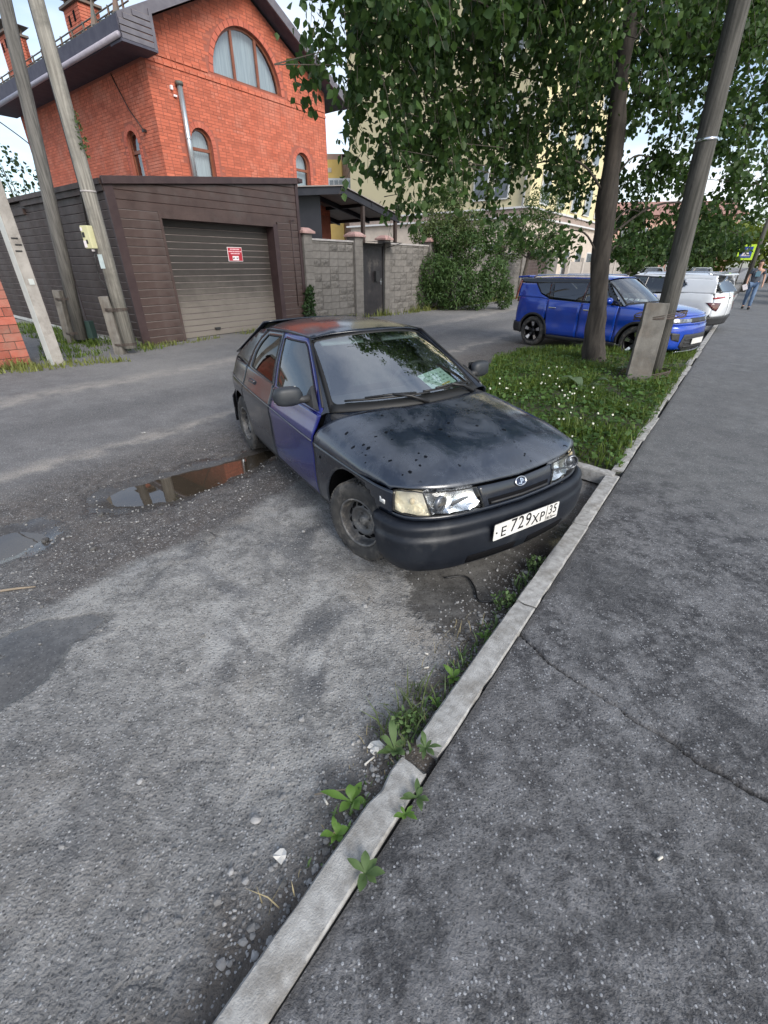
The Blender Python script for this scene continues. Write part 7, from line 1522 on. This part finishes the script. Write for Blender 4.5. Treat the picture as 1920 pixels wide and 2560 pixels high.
# ================================================================== walking man
def man():
    T = thing('person', 'man in a dark T-shirt and blue jeans walking on the pavement, holding white papers', 'person', (15.78, 21.04, .11), math.atan2(-.82, -.57))
    skin = mat('skin', (.42, .24, .17), (.48, .28, .2), 8, .55); hair = mat('dark_hair', (.03, .024, .02), rough=.7); shirt = mat('slate_tshirt', (.055, .065, .085), (.07, .08, .10), 6, .9); print_ = mat('tshirt_print', (.12, .22, .28), rough=.9); jean = mat('blue_jeans', (.08, .13, .22), (.12, .18, .28), 5, .9); shoe = mat('dark_shoes', (.015, .015, .018), rough=.6)
    J = dict(pel=(0, 0, 1.0), wai=(.01, 0, 1.14), che=(.0, 0, 1.40), nk=(.0, 0, 1.56), nk2=(.02, 0, 1.64), hd=(.03, 0, 1.73), hd2=(.03, 0, 1.82), ls=(0, .19, 1.50), rs=(0, -.19, 1.50), le=(-.05, .27, 1.22), re=(.04, -.27, 1.22), lw=(.06, .29, .97), rw=(.20, -.27, 1.02), lh=(0, .10, .96), rh=(0, -.10, .96), lk=(.16, .10, .54), rk=(-.02, -.10, .52), la=(.16, .10, .10), ra=(-.24, -.10, .14), lt=(.32, .11, .045), rt=(-.10, -.11, .05))
    def skinned(nm, chain, rad_, m, root, parent=T, sub=1):
        names = list(dict.fromkeys(n for e in chain for n in e)); me = bpy.data.meshes.new(nm); me.from_pydata([J[n] for n in names], [(names.index(a), names.index(b)) for a, b in chain], []); o = link(bpy.data.objects.new(nm, me), parent)
        md = o.modifiers.new('skin', 'SKIN'); md.use_smooth_shade = True
        for i, n in enumerate(names):
            rr = rad_.get(n, .05); me.skin_vertices[0].data[i].radius = rr if isinstance(rr, tuple) else (rr, rr); me.skin_vertices[0].data[i].use_root = (n == root)
        sb = o.modifiers.new('sub', 'SUBSURF'); sb.levels = sub; sb.render_levels = sub; me.materials.append(m); return o
    ch = [('pel', 'wai'), ('wai', 'che'), ('che', 'nk'), ('nk', 'nk2'), ('nk2', 'hd'), ('hd', 'hd2'), ('che', 'ls'), ('ls', 'le'), ('le', 'lw'), ('che', 'rs'), ('rs', 're'), ('re', 'rw'), ('pel', 'lh'), ('lh', 'lk'), ('lk', 'la'), ('la', 'lt'), ('pel', 'rh'), ('rh', 'rk'), ('rk', 'ra'), ('ra', 'rt')]
    rd = dict(pel=(.13, .10), wai=(.13, .10), che=(.15, .10), nk=.06, nk2=.055, hd=(.082, .095), hd2=(.065, .07), ls=.06, rs=.06, le=.042, re=.042, lw=.03, rw=.03, lh=.085, rh=.085, lk=.06, rk=.06, la=.042, ra=.042, lt=.035, rt=.035)
    for sgn, w_ in ((1, 'lw'), (-1, 'rw')):
        bx, by, bz_ = J[w_]
        J[w_+'p'] = (bx+.02, by, bz_-.07); ch.append((w_, w_+'p')); rd[w_+'p'] = (.022, .036)
        for k in range(4):
            J[w_+'f%d' % k] = (bx+.02+.018*(k-1.5), by+sgn*.004, bz_-.125); J[w_+'g%d' % k] = (bx+.032+.018*(k-1.5), by-sgn*.008, bz_-.165+.008*abs(k-1.3)); ch += [(w_+'p', w_+'f%d' % k), (w_+'f%d' % k, w_+'g%d' % k)]; rd[w_+'f%d' % k] = .0085; rd[w_+'g%d' % k] = .008
        J[w_+'t'] = (bx+.06, by-sgn*.012, bz_-.09); ch.append((w_+'p', w_+'t')); rd[w_+'t'] = .010
    body = skinned('body', ch, rd, skin, 'pel')
    J['lsl'] = tuple(lerp(J['ls'][i], J['le'][i], .62) for i in range(3)); J['rsl'] = tuple(lerp(J['rs'][i], J['re'][i], .62) for i in range(3)); J['hem'] = (0, 0, .97)
    sh_ = skinned('tshirt', [('hem', 'wai'), ('wai', 'che'), ('che', 'nk'), ('che', 'ls'), ('ls', 'lsl'), ('che', 'rs'), ('rs', 'rsl')], dict(hem=(.155, .125), wai=(.155, .12), che=(.175, .125), nk=.075, ls=.082, rs=.082, lsl=.075, rsl=.075), shirt, 'wai')
    skinned('jeans', [('pel', 'lh'), ('lh', 'lk'), ('lk', 'la'), ('pel', 'rh'), ('rh', 'rk'), ('rk', 'ra')], dict(pel=(.15, .12), lh=.105, rh=.105, lk=.080, rk=.080, la=.066, ra=.066), jean, 'pel')
    for a_, t_ in (('la', 'lt'), ('ra', 'rt')):
        c_ = Vector(J[a_]).lerp(Vector(J[t_]), .45); b = MB(); b.ico((c_.x, c_.y, J[t_][2]+.012), (.155, .058, .058), 2); b.build('shoe', shoe, T, True)
    b = MB(); b.box((.155, .01, 1.36), (.012, .17, .20)); b.build('shirt_print', print_, sh_)
    b = MB(); b.ico((.005, 0, 1.835), (.098, .088, .055), 2); b.ico((-.045, 0, 1.775), (.062, .086, .095), 2); b.build('hair', hair, body, True)
    b = MB()
    for y in (-.035, .035): b.ico((.122, y, 1.755), (.012, .016, .010), 1)
    b.build('eye', hair, body, True); b = MB(); b.add([(.118, 0, 1.765), (.148, 0, 1.715), (.120, -.020, 1.712), (.120, .020, 1.712)], [(0, 2, 1), (0, 1, 3), (1, 2, 3)]); b.build('nose', skin, body); b = MB(); b.box((.122, 0, 1.672), (.012, .05, .010)); b.build('mouth', mat('lips', (.28, .12, .10), rough=.6), body)
    for y in (-.098, .098): b = MB(); b.ico((.02, y, 1.735), (.022, .010, .032), 1); b.build('ear', skin, body, True)
    pp = thing('held_papers', 'folded white papers in the walking man\'s hand', 'papers', T.matrix_basis @ Vector((.24, -.28, .86)), math.atan2(-.82, -.57)); b = MB(); b.box((0, 0, 0), (.03, .16, .22), 0, Matrix.Rotation(rad(25), 3, 'X')); b.build('sheets', wht_s, pp)
man()

# ================================================================== background buildings, fences, street furniture
def brickwall_mat(name, c1, c2, mo, sx):
    m, nt, b, out = base(name); t = _n(nt, 'ShaderNodeTexCoord'); br = _n(nt, 'ShaderNodeTexBrick'); mp = _n(nt, 'ShaderNodeMapping'); nt.links.new(t.outputs['Object'], mp.inputs[0]); mp.inputs['Rotation'].default_value = sx
    nt.links.new(mp.outputs[0], br.inputs[0]); br.inputs['Color1'].default_value = c4(c1); br.inputs['Color2'].default_value = c4(c2); br.inputs['Mortar'].default_value = c4(mo); br.inputs['Scale'].default_value = 1.0; br.inputs['Brick Width'].default_value = .26; br.inputs['Row Height'].default_value = .085; br.inputs['Mortar Size'].default_value = .010
    nt.links.new(br.outputs[0], b.inputs['Base Color']); b.inputs['Roughness'].default_value = .9; bump(nt, b, br.outputs['Fac'], -.3, .01); return m
ybr = brickwall_mat('pale_yellow_brick', (.66, .58, .33), (.74, .66, .40), (.50, .45, .29), (rad(90), 0, 0)); ybr_s = brickwall_mat('pale_yellow_brick_side', (.66, .58, .33), (.74, .66, .40), (.50, .45, .29), (rad(90), 0, rad(90)))
stone = mat('pale_stone', (.50, .43, .36), (.58, .50, .42), 2, .85, bmp=.2); ledge = mat('white_ledge', (.60, .60, .60), rough=.6); brownst = mat('brown_stone', (.28, .22, .19), (.34, .27, .23), 3, .85, bmp=.3); wing_ = mat('window_dark', (.10, .12, .14), (.16, .18, .20), 2, .12, spec=.8); whitef = mat('white_window_frame', (.62, .63, .63), rough=.5)
YB = thing('yellow_apartment_block', 'tall pale-yellow brick apartment block behind the fence and the tree', 'building', gp(25, .5), GANG)
b = MB(); b.add([(0, 0, 4.3), (0, 14, 4.3), (0, 14, 17), (0, 0, 17)], [(0, 3, 2, 1)]); b.build('side_wall', ybr_s, YB)
b = MB(); b.add([(0, 0, 4.3), (17, 0, 4.3), (17, 0, 19), (0, 0, 19)], [(0, 1, 2, 3)]); b.add([(0, 14, 0), (17, 14, 0), (17, 14, 17), (0, 14, 17)], [(3, 2, 1, 0)]); b.add([(17, 0, 0), (17, 14, 0), (17, 14, 17), (17, 0, 17)], [(0, 1, 2, 3)]); b.build('street_wall', ybr, YB)
b = MB(); b.box2((-.05, -.05, -.2), (17.05, 14.05, 4.32)); b.build('plinth', stone, YB)
for z, h, o_ in ((4.30, .10, .30), (4.78, .10, .22)): b = MB(); b.box2((-o_, -o_, z), (17, 14+o_, z+h)); b.build('string_course', ledge, YB)
b = MB(); b.box2((-.12, -.12, 4.40), (17, 14.12, 4.78)); b.build('brown_band', brownst, YB)
b = MB(); b.add([(-.5, -.5, 17), (17.5, -.5, 17), (17.5, 14.5, 17), (-.5, 14.5, 17), (5, 4, 20.5), (12, 4, 20.5), (12, 10, 20.5), (5, 10, 20.5)], [(0, 1, 5, 4), (1, 2, 6, 5), (2, 3, 7, 6), (3, 0, 4, 7), (4, 5, 6, 7), (0, 3, 2, 1)]); b.build('roof', brownst, YB)
b = MB(); b.box2((-.3, -.3, 16.6), (17.3, 14.3, 17.0)); b.build('cornice', ledge, YB)
for fl_i in range(5):
    for j in range(5):
        W_ = bpy.data.objects.new('window', None); link(W_, YB); t, z = 1.6+j*3.1, 1.0+fl_i*3.1+(.0 if fl_i == 0 else 1.0); b = MB(); b.box2((t, -.10, z), (t+1.5, -.03, z+1.7)); b.build('window_frame', whitef, W_)
        for q_ in range(2): b = MB(); b.box2((t+.07+q_*.71, -.115, z+.07), (t+.72+q_*.71, -.095, z+1.63)); b.build('pane', wing_, W_)
    for d in (1.3, 2.7):
        W_ = bpy.data.objects.new('window', None); link(W_, YB); z = 1.2+fl_i*3.1+(.0 if fl_i == 0 else 1.0); b = MB(); b.box2((-.10, d, z), (-.03, d+1.0, z+1.8)); b.build('window_frame', whitef, W_); b = MB(); b.box2((-.115, d+.08, z+.08), (-.095, d+.92, z+1.72)); b.build('pane', wing_, W_)
b = MB(); b.tube([(-.15, .3, 4.9), (-.15, .3, 16.6)], .08, 8); b.build('downpipe', whitef, YB, True)
OB = thing('ochre_building', 'small patch of an ochre apartment building in the gap right of the brick house', 'building', (-4.3, 46, 0)); ochre = mat('ochre_plaster', (.62, .42, .13), (.66, .46, .16), 2, .85); roseb = mat('rose_plaster', (.36, .25, .21), (.40, .28, .24), 2, .85)
b = MB(); b.box2((-1.4, 0, 0), (.75, 6, 9.4)); b.build('wall', ochre, OB); b = MB(); b.box2((.75, 1, 0), (2.6, 7, 9.9)); b.box2((-1.2, 1, 9.4), (2.6, 7, 9.95)); b.build('rear_wing', roseb, OB); b = MB(); b.box2((-.35, -.5, 6.9), (1.7, 0, 8.1)); b.build('balcony', whitef, OB)
for k in range(5): b = MB(); b.box2((-.25+k*.4, -.55, 7.05), (.05+k*.4, -.5, 7.95)); b.build('balcony_pane', wing_, OB)
b = MB(); b.box2((-.6, -.05, 8.55), (-.1, 0, 8.85)); b.build('vent', stone, OB)
RB = thing('rose_building', 'long low rose-coloured building seen through the leaves down the street', 'building', (34, 66, 0), rad(-8)); b = MB(); b.box2((-7, 0, 0), (10, 8, 7.2)); b.build('wall', mat('rose_wall', (.55, .34, .27), (.60, .38, .30), 2, .85), RB); b = MB(); b.add([(-7.5, -.5, 7.2), (10.5, -.5, 7.2), (10.5, 8.5, 7.2), (-7.5, 8.5, 7.2), (-7.5, 4, 9.0), (10.5, 4, 9.0)], [(0, 1, 5, 4), (3, 4, 5, 2), (0, 4, 3), (1, 2, 5)]); b.build('roof', mat('red_roof', (.30, .16, .13), (.36, .20, .16), 3, .7), RB)
for k in range(7):
    for z in (1.2, 4.4): W_ = bpy.data.objects.new('window', None); link(W_, RB); b = MB(); b.box2((-6+k*2.2, -.06, z), (-4.9+k*2.2, -.02, z+1.5)); b.build('window_frame', whitef, W_); b = MB(); b.box2((-5.9+k*2.2, -.08, z+.1), (-5.0+k*2.2, -.055, z+1.4)); b.build('pane', wing_, W_)
CB = thing('cream_house', 'cream gabled house glimpsed between the trunk and the leaning pole', 'house', (16.5, 45, 0), rad(25)); b = MB(); b.box2((-4, 0, 0), (4, 7, 6.2)); b.build('wall', mat('cream_wall', (.60, .52, .38), (.64, .56, .42), 2, .85), CB); b = MB(); b.add([(-4.6, -.6, 6.1), (4.6, -.6, 6.1), (4.6, 7.6, 6.1), (-4.6, 7.6, 6.1), (-4.6, 3.5, 9.3), (4.6, 3.5, 9.3)], [(0, 1, 5, 4), (3, 4, 5, 2), (0, 4, 3), (1, 2, 5)]); b.build('roof', MATS['red_roof'], CB)
for k in range(3):
    for z in (1.0, 3.8): W_ = bpy.data.objects.new('window', None); link(W_, CB); b = MB(); b.box2((-3+k*2.2, -.06, z), (-1.8+k*2.2, -.02, z+1.4)); b.build('window_frame', whitef, W_); b = MB(); b.box2((-2.9+k*2.2, -.08, z+.1), (-1.9+k*2.2, -.055, z+1.3)); b.build('pane', wing_, W_)
PF = thing('picket_fence', 'pale picket fence with square posts along the far side of the street', 'fence', gp(33, 0), GANG); pk = mat('pale_pickets', (.42, .38, .34), (.48, .44, .40), 3, .8)
for k in range(9): b = MB(); b.box2((k*3.6, -.1, 0), (k*3.6+.25, .15, 2.3)); b.build('post', pk, PF)
for k in range(60): b = MB() if k == 0 else b; 
base_me = MB().box2((0, 0, .2), (.16, .04, 2.0)); pm0 = bpy.data.meshes.new('picket'); pm0.from_pydata(base_me.v, [], base_me.f); pm0.materials.append(pk)
for k in range(96): o = bpy.data.objects.new('picket', pm0); link(o, PF); o.location = (.32+k*.30+(.0), 0, 0)
b = MB(); b.box2((0, .04, .5), (28.8, .09, .6)); b.box2((0, .04, 1.6), (28.8, .09, 1.7)); b.build('rail', pk, PF)
b = MB(); b.box2((0, .02, 0), (28.8, .12, .25)); b.build('fence_plinth', stone, PF)
# far lamp post with a pedestrian-crossing sign
LPz = thing('lamp_post', 'grey lamp post beside the pavement behind the walking man', 'lamp post', (25.7, 35.1, 0)); b = MB(); b.tube([(0, 0, 0), (0, 0, 7)], [.16, .10], 10); b.build('shaft', dpole, LPz, True); b = MB(); b.box((-.5, 0, 7.0), (1.1, .12, .10)); b.build('lamp_arm', dpole, LPz)
SN = thing('crossing_sign', 'pedestrian-crossing sign with a fluorescent yellow border by the lamp post', 'sign', (24.9, 35.0, 0), rad(-36)); b = MB(); b.box((0, .03, 2.55), (.92, .03, .92)); b.build('border', mat('fluorescent_border', (.55, .80, .05), rough=.5), SN); b = MB(); b.box((0, .008, 2.55), (.66, .02, .66)); b.build('blue_field', mat('sign_blue', (.02, .06, .30), rough=.5), SN); b = MB(); b.add([(-.26, -.004, 2.32), (.26, -.004, 2.32), (0, -.004, 2.78)], [(0, 1, 2)]); b.build('white_triangle', wht_s, SN); b = MB(); b.prism([(-.09, 2.36), (-.05, 2.36), (0, 2.47), (.05, 2.36), (.09, 2.36), (.03, 2.52), (.02, 2.60), (-.03, 2.60), (-.03, 2.50)], -.012, -.006, lambda u, v, d: (u, d, v)); b.ico((0, -.009, 2.635), (.03, .004, .03), 1); b.build('walker_mark', plate_black, SN); b = MB(); b.tube([(0, .05, 0), (0, .05, 3.0)], .04, 8); b.build('post', dpole, SN)
# left brick gate pillar
LP_ = thing('brick_pillar', 'red brick pillar cut by the left edge of the picture', 'pillar', (-7.26, 9.37, 0), rad(44)); rng_ = random.Random(9); pb = mat('pillar_brick', (.30, .075, .048), (.38, .12, .085), 4, .85, bmp=.4, bsc=60, rnd=.2, dirt=(.26, .19, .15), dsc=1.6, dlo=.42, dhi=.75)
b = MB(); b.box2((-1.2, .02, -.2), (-.02, 1.18, 2.5)); b.build('core', mort, LP_)
for k in range(16):
    z = .02+k*.152; x = -.0
    for j in range(4):
        L = .285 if (j or k % 2) else .14; o = MB().box2((x-L, -.006+rng_.uniform(-.004, .004), z), (x-.012 if j else x, .12, z+.140)).build('brick', pb, LP_); x -= L+.0
    for j in range(4): y0 = .125+j*.285-(.14 if k % 2 else 0); MB().box2((-.12, max(.125, y0), z), (.004+rng_.uniform(-.003, .003), min(1.18, y0+.272), z+.140)).build('brick', pb, LP_)
b = MB(); b.box2((-1.25, -.06, 2.45), (.05, 1.25, 2.56)); b.build('cap', conc, LP_)

# ================================================================== small things on the ground
pr = random.Random(21); stone_m = mat('loose_stone', (.14, .138, .135), (.26, .255, .25), 12, .9, bmp=.3, rnd=.5); butt = mat('cigarette_butt', (.62, .60, .55), (.55, .50, .42), 20, .9); scrap = mat('paper_scrap', (.60, .59, .56), (.50, .48, .44), 9, .9)
gv = MB()
def zq(p): return float(zroad(p.x, p.y))
for k in range(3600):
    u = pr.random()
    if u < .5: p = sq(pr.uniform(-.2, 4.5), 2.5+abs(pr.gauss(0, .75)))
    elif u < .8: p = sq(pr.uniform(.0, 2.6), .12+abs(pr.gauss(0, .16)))
    else: p = sq(pr.uniform(-.2, 3.6), pr.uniform(.15, 2.5))
    r_ = pr.choice((.003, .004, .005, .006, .008)) if pr.random() < .96 else pr.uniform(.009, .014)
    gv.ico((p.x, p.y, zq(p)+r_*.35), (r_*pr.uniform(.8, 1.4), r_*pr.uniform(.8, 1.3), r_*.7), 0, jit=.25, rng=pr)
tag(gv.build('gravel', stone_m), 'loose gravel and grit scattered over the broken road', 'gravel', kind='stuff')
for k, (s_, q_, r_, lb) in enumerate(((.315, .455, .020, 'grey pebble lying in the shallow pothole near the kerb'), (.425, .435, .013, 'small white angular stone above the grey pebble near the kerb'), (1.05, 3.35, .030, 'dark wet lump of asphalt beside the main puddle'), (1.35, 2.95, .022, 'dark stone between the puddle and the concrete slab'), (.78, 2.85, .026, 'wet clod on the mud left of the concrete edge'), (.62, 3.30, .035, 'broken asphalt lump standing in the left puddle'))):
    p = sq(s_, q_); o = MB().ico((0, 0, 0), (r_, r_*.75, r_*.6), 2, jit=.18, rng=pr).build('stone', stone_m if k < 2 else mat('dark_stone', (.06, .058, .056), (.10, .096, .09), 10, .6) if 'dark_stone' not in MATS else MATS['dark_stone']); o.location = (p.x, p.y, zq(p)+r_*.3); o.rotation_euler = (0, 0, k); tag(o, lb, 'stone')
for k, (s_, q_, L, a, lb) in enumerate(((.72, .235, .050, .7, 'long white cigarette end in the gutter by the broken kerb joint'), (.505, .275, .028, 2.2, 'short white cigarette butt beside the plantain'), (1.28, .31, .026, .2, 'cigarette butt among the straw by the dandelion'), (1.44, .27, .026, 1.3, 'cigarette butt higher up the gutter'), (1.36, .36, .022, 2.6, 'cigarette butt furthest from the kerb in the straw'), (1.0, -.75, .02, .4, 'tiny white butt out on the pavement'))):
    p = sq(s_, q_); o = MB().tube([(-L/2, 0, 0), (L/2, 0, 0)], .0042, 8).build('cigarette_butt', butt, None, True); o.location = (p.x, p.y, (zq(p) if q_ > 0 else .112)+.005); o.rotation_euler = (0, 0, a); tag(o, lb, 'litter', 'cigarette ends')
def scrap_obj(s_, q_, r_, seed, lb):
    q2 = random.Random(seed); p = sq(s_, q_); n = 9; vs = [(0, 0, .006)]+[(r_*q2.uniform(.5, 1.1)*math.cos(2*math.pi*k/n), r_*q2.uniform(.4, .9)*math.sin(2*math.pi*k/n), q2.uniform(.0, .014)) for k in range(n)]
    o = mobj('paper_scrap', vs, [(0, k+1, (k+1) % n+1) for k in range(n)], scrap); o.location = (p.x, p.y, zq(p)+.004); o.modifiers.new('t', 'SOLIDIFY').thickness = .001; tag(o, lb, 'litter')
scrap_obj(.285, .275, .030, 1, 'torn white paper scrap below the pebble near the kerb'); scrap_obj(.79, .255, .036, 2, 'crumpled beige paper scrap left of the broken kerb joint'); scrap_obj(.765, .245, .022, 5, 'small grey scrap just below the crumpled beige paper'); scrap_obj(.06, 2.72, .04, 3, 'pale scrap under the stick at the left edge'); scrap_obj(2.3, 5.0, .03, 4, 'small white fleck of litter on the far road')
for s0, q0, s1, q1, lb in ((.16, 2.85, .36, 2.70, 'broken grey stick on the mud at the left edge'), (.60, .18, .50, .33, 'dry forked straw beside the nearest kerb stone'), (3.1, 2.9, 3.2, 3.3, 'thin twig on the mud near the rear wheel')):
    a_, b_ = sq(s0, q0), sq(s1, q1); m_ = (a_+b_)/2+Vector((.02, .01, 0)); o = MB().tube([(a_.x, a_.y, zq(a_)+.010), (m_.x, m_.y, zq(m_)+.014), (b_.x, b_.y, zq(b_)+.010)], [.009, .008, .004] if 'stick' in lb else .003, 6).build('stick', mat('dry_stick', (.20, .165, .12), (.26, .21, .16), 8, .9) if 'dry_stick' not in MATS else MATS['dry_stick'], None, True); tag(o, lb, 'stick')
tube_p = [sq(2.02, .62), sq(2.12, .52), sq(2.05, .42), sq(1.92, .33), sq(1.95, .25)]; o = MB().tube(crom([(p.x, p.y, zq(p)+.012) for p in tube_p], 6), .006, 6).build('fallen_cable', wiper_m, None, True); tag(o, 'thin black rubber cable lying on the wet ground under the front bumper', 'cable')
print('objects', len(bpy.data.objects))
